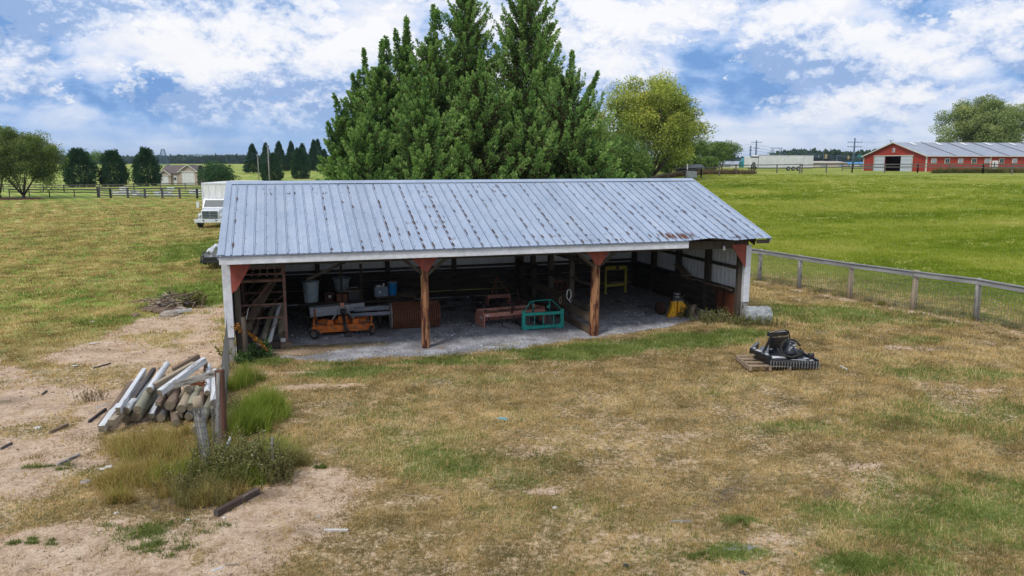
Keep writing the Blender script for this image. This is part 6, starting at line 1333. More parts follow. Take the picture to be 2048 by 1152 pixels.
for px, top, Y, Rr, nb, lb, kw in [
    (694, 205, 40.5, 1.6, 90, 'smallest evergreen at the left end of the dark group', {}),
    (722, 150, 42, 2.2, 120, 'evergreen second from the left end of the dark group', {}),
    (768, 90, 41, 2.5, 140, 'pointed evergreen left of the tall spire in the dark group', {}),
    (816, 45, 43, 2.6, 150, 'evergreen with a thin dark spire left of the centre of the group', {}),
    (868, 22, 40.5, 2.9, 170, 'broad evergreen left of the two tallest', dict(brown=.3)),
    (935, -70, 43, 3.3, 220, 'left one of the two tallest evergreens', dict(brown=.35)),
    (960, 110, 38, 2.8, 150, 'lower evergreen in front of the two tallest', dict(brown=.5)),
    (1048, -95, 42, 3.3, 210, 'right one of the two tallest evergreens, with long side shoots', dict(brown=.35, up=.6)),
    (1136, 112, 39, 2.5, 120, 'open evergreen with a thin crooked spire at the right end of the group', dict(brown=.5, up=.7, open_=.8)),
    (1180, 268, 38, 2.3, 70, 'low bushy evergreen at the right foot of the group', dict(brown=.3)),
    (740, 215, 37.5, 2.3, 90, 'low evergreen in front at the left end of the group', dict(brown=.2)),
    (850, 165, 37.2, 2.6, 110, 'low bright evergreen in front at the left of centre', dict(brown=.3)),
    (1100, 160, 43.5, 2.6, 120, 'evergreen behind the open spired one at the right', dict(brown=.3)),
    (1060, 190, 37.5, 2.4, 110, 'low brownish evergreen in front at the right of centre', dict(brown=.5))]:
    b, H = tree_at(px, top, Y); 
    sh = []
    for (sx, sy), (ex, ey) in SHOOTS.get(px, ()): A, B = at(sx, sy, Y+.3)-b, at(ex, ey, Y-.4)-b; sh.append((tuple(A), tuple(B), .30))
    cypress(b, H, Rr, px, int(nb*1.9), lb, shoots=sh, **kw)

LEAF_G = [(0, (0.04, 0.075, 0.024)), (0.4, (0.10, 0.17, 0.045)), (0.75, (0.19, 0.28, 0.075)), (1, (0.32, 0.38, 0.14))]
LEAF_W = [(0, (0.07, 0.10, 0.03)), (0.35, (0.18, 0.22, 0.05)), (0.62, (0.38, 0.45, 0.09)), (0.85, (0.58, 0.57, 0.12)), (1, (0.70, 0.60, 0.14))]
def broadleaf(base, H, Rr, seed, nclump, label, palette, per=220, ls=.3, bare=.22, stems=6, crown_r=None, name='broadleaf_tree', cs=.16, gold=0.0, droop=0.0, group=None, cat='tree', flat=1.0, spread=.55, trunk_r=None):
    """trunk dividing into limbs, leaves in loose clumps over an uneven dome"""
    rng = np.random.default_rng(seed); root = empty(name, base, 0, label, cat, group); mb = MB(); tr = trunk_r or H*.022
    ch = H*(1-bare); cz = H*bare+ch*.5; fork = H*bare*.55
    mb.pipe([(0, 0, -.3), (rng.normal(0, .02)*H, 0, fork*.5), (0, 0, fork+.2)], [tr*1.5, tr*1.05, tr*.9], 9)
    C = []
    while len(C) < nclump:
        q = rng.normal(size=3); q /= np.linalg.norm(q); q[2] = q[2] if q[2] > -.75 else -q[2]
        w = .72+.22*vn(q[0]*2+seed, q[1]*2+q[2]*3, seed)+.16*math.sin(3*math.atan2(q[1], q[0])+seed); rr = (rng.random()**.38)*w
        C.append((q[0]*Rr*rr*1.05, q[1]*Rr*rr, cz+q[2]*ch*.5*rr*flat*1.1))
    C = np.array(C)
    mb.build('trunk', M['bark'], root); lm = MB()
    tips = C[rng.permutation(len(C))[:stems*5]]; main = []
    for s in range(stems):
        a = 2*math.pi*s/stems+rng.uniform(-.3, .3); m = Vector((math.cos(a)*Rr*spread*.5, math.sin(a)*Rr*spread*.5, fork+ch*.38)); main.append((Vector((0, 0, fork)), m)); lm.pipe([(0, 0, fork*.8), m*.45+Vector((0, 0, fork*.45)), m], [tr*.6, tr*.45, tr*.3], 6)
    for c in tips:
        c = Vector(c); m = min(main, key=lambda x: (x[1]-c).length)[1]; lm.pipe([m, m.lerp(c, .5)+Vector((0, 0, .03*H)), c], [tr*.28, tr*.16, tr*.05], 5, cap=False)
    lm.build('limbs', M['bark'], root)
    sz = Rr*cs*2*rng.uniform(.65, 1.3, len(C)); n = int(per); P = np.repeat(C, n, 0); S = np.repeat(sz, n); q = rng.normal(size=(len(P), 3)); q /= np.linalg.norm(q, axis=1)[:, None]
    rad = rng.random(len(P))**.42; P = P + q*(S*rad)[:, None]*np.array([1, 1, .72]); P[:, 2] -= droop*S*rad*rng.random(len(P))
    D = q*.5+rng.normal(0, .6, (len(P), 3))+np.array([0.1, 0, .15-droop]); D /= np.linalg.norm(D, axis=1)[:, None]
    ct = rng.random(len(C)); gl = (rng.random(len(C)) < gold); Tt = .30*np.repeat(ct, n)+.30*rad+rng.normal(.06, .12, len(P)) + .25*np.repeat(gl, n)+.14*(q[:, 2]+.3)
    L = ls*rng.uniform(.6, 1.3, len(P)); V, F = quads_oriented(P, D, L, L*.55, rng)
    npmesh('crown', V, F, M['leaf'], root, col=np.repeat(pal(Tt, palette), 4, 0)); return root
b, H = tree_at(1300, 160, 108); broadleaf(b, H, 8.7, 5, 260, 'large golden green willow with a fan of stems beyond the shed ridge', LEAF_W, per=330, ls=.27, bare=.14, stems=11, cs=.095, gold=.25, droop=.3, spread=1.0, name='willow_tree', trunk_r=.42)
b, H = tree_at(1957, 199, 175); broadleaf(b, H, 9.9, 12, 230, 'big round pale green tree behind the red barn', [(0, (.09, .12, .05)), (.4, (.20, .26, .09)), (.75, (.36, .42, .17)), (1, (.52, .50, .20))], per=330, ls=.36, bare=.12, stems=7, cs=.095, gold=.15)
b, H = tree_at(48, 262, 106); broadleaf(b, H, 5.5, 21, 150, 'low spreading round tree near the left picture edge', [(0, (.05, .075, .03)), (.4, (.12, .165, .05)), (.75, (.24, .29, .09)), (1, (.36, .40, .15))], per=380, ls=.22, bare=.10, stems=7, cs=.12, spread=.9)
b, H = tree_at(2, 250, 110); broadleaf(b, H, 4.2, 22, 80, 'taller dark tree partly outside the left picture edge', LEAF_G, per=330, ls=.23, bare=.15, stems=4, cs=.15)
b, H = tree_at(1395, 283, 165); broadleaf(b, H, 4.0, 31, 50, 'thin young tree just right of the golden willow', LEAF_G, per=210, ls=.28, bare=.2, stems=4, cs=.14, gold=.1)
b, H = tree_at(1440, 284, 160); broadleaf(b, H, 4.1, 32, 55, 'thin young tree farther right of the willow', LEAF_G, per=210, ls=.28, bare=.2, stems=5, cs=.14, gold=.05)
for k, (px, top, Y, Rr, lb) in enumerate([(1345, 305, 125, 3.2, 'dark green shrub at the right foot of the willow'), (1372, 312, 128, 2.6, 'small olive shrub right of the willow trunk'), (1262, 312, 100, 3.0, 'dark shrub between the evergreens and the willow trunk'), (1228, 258, 96, 4.6, 'dark bushy tree left of the willow trunk'), (1250, 290, 92, 3.0, 'bushy green shrub in front of the dark tree by the willow'), (1412, 318, 150, 2.2, 'low dark shrub between the two thin young trees')]):
    b, H = tree_at(px, top, Y); broadleaf(b, H, Rr, 40+k, 40, lb, LEAF_G, per=300, ls=.27, bare=.02, stems=5, cs=.2, name='shrub', cat='shrub')
# three dense pear-shaped trees, copies of one
def pear(base, H, Rr, seed, label, n=13000, palette=EVG, ls=.30, cone=False, name='dense_tree', group=None, nl=26):
    rng = np.random.default_rng(seed); root = empty(name, base, 0, label, 'tree', group); mb = MB(); mb.pipe([(0, 0, -.2), (0, 0, H*.9)], [H*.022, .02], 7); mb.build('trunk', M['bark'], root)
    u = rng.random(n)**(1.0 if not cone else 1.15); az = rng.uniform(0, 2*np.pi, n)
    prof = (1-u)**.85*(.85+.15*np.minimum(1, u*6)) if cone else np.sin(np.clip(u*.80+.17, 0, 1)*np.pi)**.62*(1.10-.50*u)
    lump = (.80+.42*fbm(az*2.2+seed, u*7, 3, seed)+.10*np.sin(u*nl*2.1+az*3)) if cone else (.50+1.05*fbm(np.cos(az)*1.9+seed, np.sin(az)*1.9+u*6, 4, seed))
    r = Rr*prof*lump*(rng.random(n)**.22); P = np.stack([r*np.cos(az), r*np.sin(az), H*(.03+.97*u)+rng.normal(0, .02*H, n)], 1); P += (fbm(az*5+seed, u*16, 2, seed+9)-.45)[:, None]*np.stack([np.cos(az), np.sin(az), np.full(n, .6)], 1)*Rr*(.25 if cone else .55)
    q = P/np.maximum(np.linalg.norm(P*[1, 1, 0], axis=1)[:, None], .1); q[:, 2] = .5; D = q+rng.normal(0, .5, (n, 3)); D /= np.linalg.norm(D, axis=1)[:, None]
    Tt = .12+.5*(fbm(az*4+seed, u*12, 3, seed+3)-.2)+rng.normal(0, .10, n); L = ls*rng.uniform(.7, 1.4, n); V, F = quads_oriented(P, D, L, L*.6, rng); npmesh('crown', V, F, M['leaf'], root, col=np.repeat(pal(Tt, palette), 4, 0)); return root
DK = [(0, (0.022, 0.055, 0.026)), (0.4, (0.05, 0.11, 0.05)), (0.8, (0.11, 0.20, 0.085)), (1, (0.20, 0.30, 0.12))]
b, H = tree_at(164, 300, 158); pr = pear(b, H, 2.9, 3, 'dense dark pear-shaped tree, leftmost of three in a row', palette=DK, group='dense dark trees in the paddock')
for px, top, Y, sd, rr, lb in ((231, 304, 162, 17, 2.65, 'dense dark pear-shaped tree, middle one of three in a row'), (298, 299, 164, 29, 2.6, 'dense dark pear-shaped tree close to the beige garage')):
    b, H2 = tree_at(px, top, Y); pear(b, H2, rr, sd, lb, palette=DK, group='dense dark trees in the paddock')
b, H = tree_at(510, 290, 250); cn = pear(b, H, 3.1, 9, 'conical spruce at the left end of the far row', 9000, DK, .36, True, 'spruce_tree', 'conical spruces beyond the paddock')
for px, top, Y, rz, s, lb in ((537, 288, 262, 1, .9, 'conical spruce just behind the utility pole'), (563, 285, 270, 2, 1.0, 'conical spruce right of the utility pole'), (587, 285, 275, 3, .9, 'slim conical spruce left of the round one'), (609, 289, 280, 4, 1, 'conical spruce peeking out behind the round dark tree'), (632, 282, 275, 5, .95, 'conical spruce in the pair next to the big evergreens, left one'), (640, 281, 285, .5, .95, 'conical spruce in the pair next to the big evergreens, right one'), (652, 300, 262, .9, .95, 'conical spruce half hidden by the big evergreens')):
    c = copy_tree(cn); b, H2 = tree_at(px, top, Y); c.location = b; c.rotation_euler = (0, 0, rz); c['label'] = lb; c.scale = (s, s, H2/H)
for px, top, Y, lb in ((545, 306, 190, 'round dark tree standing behind the tall utility pole'), (603, 296, 215, 'round dark tree in front of the conical spruces')):
    c = copy_tree(pr); b, H2 = tree_at(px, top, Y); c.location = b; c.rotation_euler = (0, 0, px); c['label'] = lb; c['group'] = 'dense dark trees in the paddock'; s = H2/H2; c.scale = (.85, .85, H2/7.9)
b, H = tree_at(442, 324, 150); broadleaf(b, H, 3.9, 61, 40, 'low dark mounded evergreen shrub right of the garage', DK, per=170, ls=.36, bare=.02, stems=5, cs=.2, name='shrub', cat='shrub', flat=.8)
b, H = tree_at(404, 333, 168); pear(b, H, .55, 63, 'narrow dark column shrub at the garage corner', 1500, DK, .2, False, 'shrub')
b, H = tree_at(206, 308, 420); broadleaf(b, H, 9, 64, 24, 'distant low tree between the first two dense trees', LEAF_G, per=80, ls=1.0, bare=.1, stems=4, cs=.2, flat=.8)

# ------------------------------------------------------------------ board fences far off
M['fence_dark'] = pmat('dark fence boards', (0.10, 0.10, 0.11), (0.06, 0.06, 0.065), 3, 0.9, bump=0)
def board_fence(name, pts, h, label, mat='pole_far', rails=3, step=2.6, pr=.07, Ys=None):
    """pts are world xy points"""
    O = Vector((pts[0][0], pts[0][1], 0)); root = empty(name, O, 0, label, 'fence'); k = 0
    for (x0, y0), (x1, y1) in zip(pts[:-1], pts[1:]):
        L = math.hypot(x1-x0, y1-y0); n = max(1, int(L/step)); P = []
        for i in range(n+1): u = i/n; x, y = x0+(x1-x0)*u, y0+(y1-y0)*u; P.append(Vector((x, y, tz(x, y)))-O)
        for i, p in enumerate(P):
            if k < 95: mb = MB(); mb.box(p+Vector((0, 0, h/2-.05)), (pr*2, pr*2, h+.1)); mb.build('post', M[mat], root)
            k += 1
        mb = MB()
        for j in range(rails):
            z = h*(.93-j*(.30 if rails < 4 else .23))
            for i in range(n): mb.bar(P[i]+Vector((0, -pr-.02, z)), P[i+1]+Vector((0, -pr-.02, z)), .04, .14)
        mb.build('rails', M[mat], root)
    return root
def X(px, Y): p = at(px, 400, Y); return (p.x, Y)
board_fence('board_fence', [X(197, 110), X(222, 108), X(395, 107), X(470, 107)], 1.45, 'dark weathered board fence behind the left lawn', step=2.3, pr=.11, rails=4, mat='fence_dark')
board_fence('board_fence', [X(20, 112), X(100, 111), X(200, 110)], 1.15, 'low grey rail fence left of the dark board fence', step=2.9, rails=2, pr=.05)
board_fence('board_fence', [X(-30, 135), X(130, 130), X(270, 135), X(420, 146), X(560, 165)], 1.3, 'grey rail fence climbing in front of the garage', step=4.2, rails=3, pr=.06)
board_fence('board_fence', [X(470, 150), X(560, 152), X(660, 150)], 1.35, 'brown rail fence beyond the shed ridge near the utility poles', step=3.6, rails=3, pr=.06)
board_fence('board_fence', [X(1180, 93), X(1260, 98), X(1400, 112), X(1500, 124), X(1600, 126)], 1.45, 'grey rail fence along the pasture crest in front of the willow', step=4.2, rails=1, pr=.08)
board_fence('board_fence', [X(1596, 121), X(1700, 124), X(1830, 122), X(1960, 116), X(2080, 108)], 1.45, 'grey rail fence in front of the red barn', step=3.8, rails=2, pr=.08)
board_fence('board_fence', [X(1680, 150), X(1740, 150)], 1.4, 'short inner rail fence left of the barn', step=3.5, rails=3, pr=.07)
board_fence('board_fence', [X(1900, 128), X(2080, 124)], 1.4, 'inner rail fence along the barn yard', step=3.8, rails=3, pr=.07)
tall_patch('tall_grass', [((X(px, 119)), 2.5, 1.2, 1) for px in range(1880, 2080, 20)], 9000, .85, [(0, (.10, .08, .04)), (.6, (.18, .17, .07)), (1, (.24, .25, .08))], 'rank brown green grass strip in front of the barn yard', 'tall grass', .4, .06, 41)
tall_patch('tall_grass', [((X(px, 121)), 2.6, 1.4, 1) for px in range(1290, 1500, 16)], 9000, .85, [(0, (.10, .07, .05)), (.6, (.20, .15, .10)), (1, (.26, .20, .12))], 'rank reddish brown weeds behind the crest fence', 'tall grass', .4, .06, 42)

# ------------------------------------------------------------------ red barn
c_near = at(1847, 400, 137.0); BW = 19.0; bdir = Vector((.14, -.99)).normalized()
pL = Vector((c_near.x-bdir.x*BW, c_near.y-bdir.y*BW, 0)); brz = math.atan2(bdir.y, bdir.x)
bz = tz(c_near.x-3, 139)-.12
bn = empty('red_barn', (pL.x, pL.y, bz), brz, 'long red barn with white sliding doors and grey roof with skylights', 'barn')
EHb, RHb = 3.05, 5.45; LB = 40
mid = BW/2; DH = 3.25
def bp(x, y, z): return (x, y, z)
mb = MB()
# gable wall as a polygon strip around the door opening
mb.add([bp(0, 0, 0), bp(BW*.37, 0, 0), bp(BW*.37, 0, DH), bp(BW*.37, 0, EHb+(RHb-EHb)*.74), bp(0, 0, EHb)], [(0, 1, 2, 3, 4)])
mb.add([bp(BW*.62, 0, 0), bp(BW, 0, 0), bp(BW, 0, EHb), bp(BW*.62, 0, EHb+(RHb-EHb)*.76)], [(0, 1, 2, 3)])
mb.add([bp(BW*.37, 0, 2.95), bp(BW*.62, 0, 2.95), bp(BW*.62, 0, EHb+(RHb-EHb)*.76), bp(BW*.5, 0, RHb), bp(BW*.37, 0, EHb+(RHb-EHb)*.74)], [(0, 1, 2, 3, 4)])
for i in range(44):
    x = BW*(i+.5)/44
    if .37 < x/BW < .62: z0 = 3.0
    else: z0 = 0
    zt = EHb+(RHb-EHb)*(1-abs(x/BW-.5)*2); mb.box(bp(x, -.02, (z0+zt)/2), (.03, .04, zt-z0-.05))
mb.build('gable_wall', M['barn_red'], bn)
mb = MB(); mb.add([bp(BW, 0, 0), bp(BW, LB, 0), bp(BW, LB, EHb), bp(BW, 0, EHb)], [(0, 1, 2, 3)]); mb.add([bp(0, 0, 0), bp(0, LB, 0), bp(0, LB, EHb), bp(0, 0, EHb)], [(3, 2, 1, 0)]); mb.add([bp(0, LB, 0), bp(BW, LB, 0), bp(BW, LB, EHb), bp(mid, LB, RHb), bp(0, LB, EHb)], [(4, 3, 2, 1, 0)])
mb.build('side_wall', M['barn_red'], bn)
mb = MB(); mb.add([bp(BW*.2, 6, 0), bp(BW*.8, 6, 0), bp(BW*.8, 6, 3), bp(BW*.2, 6, 3)], [(0, 1, 2, 3)]); mb.build('dark_backing', M['shadow_room'], bn)  # added dark sheet behind the doorway, interior shade painted into its colour
mb = MB(); e = .35; ze = EHb-.15
for s0, s1 in (((BW+e), mid), ((-e), mid)):
    for j in range(2): mb.add([bp(s0, -.4, ze+.05*j), bp(s0, LB, ze+.05*j), bp(s1, LB, RHb+.12), bp(s1, -.4, RHb+.12)], [(0, 1, 2, 3)])
rfb = mb.build('roof', M['barn_roof'], bn)
mb = MB(); mb.bar(bp(-e, -.42, ze), bp(mid, -.42, RHb+.1), .05, .2); mb.bar(bp(BW+e, -.42, ze), bp(mid, -.42, RHb+.1), .05, .2); mb.bar(bp(BW+e, -.4, ze-.02), bp(BW+e, LB, ze-.02), .1, .14); mb.box(bp(BW+.08, 12.6, EHb/2), (.08, .2, EHb-.2)); mb.build('roof_trim', M['barn_trim'], bn)
for k, y in enumerate((2.4, 7.7, 13.0, 18.2, 23.5, 28.8, 34.0)):
    f = lambda u, yy: bp(BW+e-(BW/2+e)*u, yy, ze+.09+(RHb+.12-ze)*u); mb = MB(); mb.add([f(.78, y), f(.78, y+.9), f(.97, y+.9), f(.97, y)], [(0, 1, 2, 3)]); mb.build('skylight', M['far_white'], bn)
    mb = MB(); mb.bar(f(0, y+3.0), f(1, y+3.0), .12, .05); mb.build('roof_seam', M['house_roof'], bn)
for x0, x1 in ((BW*.20, BW*.365), (BW*.625, BW*.79)): mb = MB(); mb.box(bp((x0+x1)/2, -.10, 1.5), (x1-x0, .06, 2.95)); d_ = mb.build('sliding_door', M['door_white'], bn); mb = MB(); [mb.box(bp((x0+x1)/2, -.14, z), (x1-x0, .03, .05)) for z in (.75, 1.5, 2.25)]; mb.build('door_rail', M['beam_grey'], d_)
mb = MB(); mb.box(bp(BW*.5, -.16, 3.06), (BW*.63, .14, .14)); mb.box(bp(BW*.19, -.12, 1.5), (.10, .08, 3.0)); mb.box(bp(BW*.80, -.12, 1.5), (.10, .08, 3.0)); mb.build('door_track', M['barn_trim'], bn)
mb = MB(); mb.box(bp(.06, -.05, EHb/2-.1), (.16, .12, EHb-.3)); mb.box(bp(BW-.06, -.05, EHb/2-.1), (.22, .14, EHb-.3)); mb.build('corner_trim', M['barn_trim'], bn)
mb = MB(); mb.box(bp(BW*.5, -.08, 4.05), (.62, .08, .82)); w_ = mb.build('window', M['barn_trim'], bn); mb = MB(); mb.box(bp(BW*.5, -.13, 4.05), (.46, .04, .66)); mb.build('pane', M['beam_grey'], w_)
for k in range(12):
    y = 1.3+k*2.65+(.25 if k > 4 else 0); mm = Matrix.Translation(bp(BW+.06, y, 2.05)) @ Matrix.Rotation(R(90), 4, 'Z'); mb = MB(); mb.box((0, 0, 0), (1.0, .08, .85), 0, mm); w_ = mb.build('window', M['barn_trim'], bn)
    mb = MB(); mb.box((-.22, -.06, 0), (.36, .05, .66), 0, mm); mb.box((.22, -.06, 0), (.36, .05, .66), 0, mm); mb.build('pane', M['glass_dark'] if k % 2 else M['beam_grey'], w_)
mm = Matrix.Translation(bp(BW+.06, 13.55, 1.05)) @ Matrix.Rotation(R(90), 4, 'Z'); mb = MB(); mb.box((0, 0, 0), (1.15, .09, 2.1), 0, mm); d_ = mb.build('side_door', M['far_white'], bn); mb = MB(); mb.box((-.15, -.06, .3), (.2, .05, .9), 0, mm); mb.build('door_window', M['glass_dark'], d_)
mb = MB(); mb.box(bp(BW*.45, -.2, RHb+.3), (.12, .12, .5)); mb.bar(bp(BW*.38, -.2, RHb+.5), bp(BW*.5, -.2, RHb+.5), .05); mb.build('roof_vane', M['tower_steel'], bn)

# ------------------------------------------------------------------ white cargo trailer
c0 = Vector((*X(1497, 152), 0)); c1 = Vector((*X(1622, 156), 0)); dd = c1-c0; ct = empty('cargo_trailer', (c0.x, c0.y, tz(c0.x, c0.y)), math.atan2(dd.y, dd.x), 'long white enclosed cargo trailer with three axles by the crest fence', 'trailer'); L = dd.length
mb = MB(); mb.box((L/2+.9, 1.2, 1.85), (L-1.8, 2.4, 2.5)); mb.build('cargo_body', M['far_white'], ct, bevel=.08)
mb = MB(); mb.box((.9, 1.2, 1.72), (1.78, 2.3, 2.2)); mb.build('nose', M['far_white'], ct, bevel=.12)
mb = MB(); mb.box((.9, .03, 2.72), (1.78, .06, .22)); mb.build('dark_stripe', M['black_steel'], ct)
mb = MB(); mb.box((L/2+.9, .0, .62), (L-1.8, .05, .12)); mb.box((L/2+.9, .0, 3.08), (L-1.7, .06, .07)); mb.box((1.85, .0, 1.8), (.08, .06, 2.4)); mb.build('edge_trim', M['beam_grey'], ct)
for x in (L*.60, L*.68, L*.76): a_, r_ = MB(), MB(); wheel(a_, r_, (x, .02, .42), .42, .28, 'Y'); w_ = a_.build('tyre', M['rubber'], ct); r_.build('rim', M['steel'], w_)
a_, r_ = MB(), MB(); wheel(a_, r_, (.75, -.06, 1.35), .36, .2, 'Y'); a_.build('spare_tyre', M['rubber'], ct); a_, r_ = MB(), MB(); wheel(a_, r_, (.95, -.06, .55), .42, .25, 'Y'); w_ = a_.build('front_tyre', M['rubber'], ct)
mb = MB(); mb.box((L/2, .6, .50), (L, .8, .14)); mb.build('chassis', M['black_steel'], ct)
p = X(1492, 160); t = empty('pickup_cab', (p[0], p[1], tz(*p)), .05, 'turquoise vehicle cab showing at the left end of the white cargo trailer', 'truck'); mb = MB(); mb.prism([(-1.2, .6), (-1.2, 1.7), (-.7, 2.5), (.6, 2.6), (.9, 2.2), (.9, .6)], 2.0); mb.build('cab_body', M['cyan'], t, bevel=.1); mb = MB(); mb.box((-.15, -.03, 1.9), (1.0, .05, .5)); mb.build('window', M['glass_dark'], t)
# dark shelter and white tank by the willow
p = X(1377, 122); t = empty('dark_shelter', (p[0], p[1], tz(*p)), 0, 'low black roofed shelter behind the crest fence right of the willow', 'shelter'); mb = MB(); mb.add([(-2.6, -.8, 1.0), (2.2, -.8, 1.25), (2.2, 1.8, 1.75), (-1.9, 1.8, 1.65)], [(0, 1, 2, 3)]); mb.add([(-2.6, -.8, .9), (2.2, -.8, 1.15), (2.2, 1.8, 1.65), (-1.9, 1.8, 1.55)], [(3, 2, 1, 0)]); mb.box((0, .6, .6), (3.6, 2.0, 1.1)); mb.build('shelter_body', M['black_steel'], t); mb = MB(); mb.box((-.6, -1.0, .9), (.14, .14, 1.8)); mb.build('post', M['decal'], t)
p = X(1381, 113); t = empty('water_tank', (p[0], p[1], tz(*p)), 0, 'white box-shaped water tank at the crest fence right of the willow', 'tank'); mb = MB(); mb.box((0, 0, .48), (1.4, .9, .95)); mb.build('tank_body', M['far_white'], t, bevel=.08); mb = MB(); mb.tube((0, 0, .95), (0, 0, 1.05), .15, n=10); mb.build('tank_cap', M['black_steel'], t)

# ------------------------------------------------------------------ garage house
hp = X(322, 176); t = empty('garage_house', (hp[0], hp[1], tz(*hp)), -.03, 'beige garage building with two white doors and a brown roof', 'garage'); HW = 9.3
mb = MB(); mb.box((HW/2, 3.5, 1.35), (HW, 7, 2.7)); mb.prism([(HW-4.2, 0), (HW-.05, 0), (HW-.05, 3.05), (HW-2.1, 4.35), (HW-4.2, 3.05)], 3.0, Matrix.Translation((0, -.8, 0))); mb.prism([(.05, 0), (2.9, 0), (2.9, 2.3), (1.5, 3.2), (.05, 2.3)], 2.0, Matrix.Translation((0, -.5, 0))); mb.build('walls', M['house_wall'], t)
mb = MB(); mb.add([(-.3, -.3, 2.55), (HW+.3, -.3, 2.55), (HW-.6, 3.5, 4.45), (.3, 3.5, 4.45)], [(0, 1, 2, 3)]); mb.add([(HW+.3, 7.3, 2.55), (-.3, 7.3, 2.55), (.3, 3.5, 4.45), (HW-.6, 3.5, 4.45)], [(0, 1, 2, 3)]); mb.add([(-.3, 7.3, 2.55), (-.3, -.3, 2.55), (.3, 3.5, 4.45)], [(0, 1, 2)]); mb.add([(HW+.3, -.3, 2.55), (HW+.3, 7.3, 2.55), (HW-.6, 3.5, 4.45)], [(0, 1, 2)])
for (c, w, h, b) in ((HW-2.1, 2.35, 4.55, 3.1), (1.5, 1.75, 3.35, 2.3)):
    yf = -1.1 if c > 3 else -.8
    mb.add([(c-w, yf, b-.15), (c, yf, h), (c, 3.0, h), (c-w, 3.0, b-.15)], [(3, 2, 1, 0)]); mb.add([(c+w, yf, b-.15), (c, yf, h), (c, 3.0, h), (c+w, 3.0, b-.15)], [(0, 1, 2, 3)])
mb.build('roof', M['house_roof'], t)
mb = MB()
for (c, w, h, b) in ((HW-2.1, 2.35, 4.52, 3.0), (1.5, 1.75, 3.32, 2.2)):
    yf = -1.14 if c > 3 else -.84; mb.bar((c-w, yf, b-.1), (c, yf, h), .06, .18); mb.bar((c+w, yf, b-.1), (c, yf, h), .06, .18); mb.bar((c-w*.85, yf+.08, b), (c+w*.85, yf+.08, b), .05, .14)
mb.build('gable_trim', M['barn_trim'], t)
mb = MB(); mb.box((HW-2.1, -.84, 1.5), (2.9, .06, 2.9)); mb.build('garage_door', M['far_white'], t); mb = MB(); mb.box((1.5, -.54, 1.0), (1.75, .06, 1.95)); mb.build('garage_door', M['far_white'], t)
mb = MB(); mb.box((3.75, -.06, 1.0), (.75, .06, 1.95)); d_ = mb.build('door', M['far_white'], t); mb = MB(); mb.box((3.75, -.11, 1.35), (.4, .04, .6)); mb.build('door_window', M['glass_dark'], d_)

# white jump blocks behind the board fence
for k, (px, w, h, z, lb) in enumerate([(249, 1.1, .45, .95, 'white box on top of the stored jumps, left'), (249, 3.2, .5, .3, 'long white slatted gate behind the fence, leftmost'), (268, 1.6, .45, .45, 'white panel beside the leftmost slatted gate'), (282, 2.2, .35, .12, 'low white rail stack behind the fence'), (327, 2.6, .5, .35, 'white slatted gate behind the fence, right of the row'), (343, 1.0, .4, 1.0, 'white box on top of the stored jumps, right'), (335, 3.4, .22, .08, 'low white poles under the right slatted gate'), (391, 1.6, .5, .5, 'white panel partly hidden by the truck box')]):
    p = X(px, 113); t = empty('white_panel', (p[0], p[1], tz(*p)+z), .05, lb, 'panel', 'white panels stored behind the board fence'); mb = MB(); mb.box((0, 0, h/2), (w, .25, h)); mb.build('panel_body', M['far_white'], t); mb = MB(); mb.box((.1, -.14, h*.5), (w*.5, .04, h*.35)); mb.build('panel_gap', M['beam_grey'], t)
ag = [X(-60, 128), X(130, 118), X(400, 112), X(560, 116)]
# ------------------------------------------------------------------ poles, towers, signals
def utility_pole(px, base_py_Y, toppy, label, arms=((.92, 1.1),), r=.14, mat='pole_far', arm_m='tower_steel'):
    Y = base_py_Y; p = at(px, 400, Y); z = tz(p.x, Y); H = at(px, toppy, Y).z-z; t = empty('utility_pole', (p.x, Y, z), 0, label, 'utility pole'); mb = MB(); mb.tube((0, 0, -.3), (0, 0, H), r, r*.7, 9); mb.build('pole', M[mat], t)
    for f, w in arms: mb = MB(); mb.bar((-w, -.1, H*f), (w, -.1, H*f), .1, .12); a = mb.build('crossarm', M[arm_m], t); mb = MB(); [mb.tube((x, -.1, H*f+.06), (x, -.1, H*f+.3), .05, n=6) for x in (-w*.9, -w*.4, w*.4, w*.9)]; mb.build('insulator', M['beam_grey'], a)
    return Vector((p.x, Y, z+H))
utility_pole(541, 152, 291, 'tall grey wooden utility pole beyond the shed ridge', ((.97, .3),), .15, 'wood_grey')
utility_pole(520, 149, 311, 'shorter utility pole with a white lower half near the tall one', ((.98, .15),), .11, 'wood_grey')
utility_pole(1496, 230, 292, 'dark utility pole left of the one with crossarms', ((.97, .2), (.8, .4)), .3, 'tower_steel')
utility_pole(1507, 225, 281, 'dark utility pole with a crossarm above the cargo trailer', ((.93, 1.6), (.72, .9)), .28, 'tower_steel')
utility_pole(1701, 200, 276, 'dark leaning utility pole with thin crossarms left of the barn', ((.86, 1.9), (.72, 1.9)), .26, 'tower_steel')
t = at(520, 352, 149); mb = MB(); mb.tube((X(520, 149)[0], 149, tz(*X(520, 149))), at(520, 335, 149), .14, n=8) if False else None
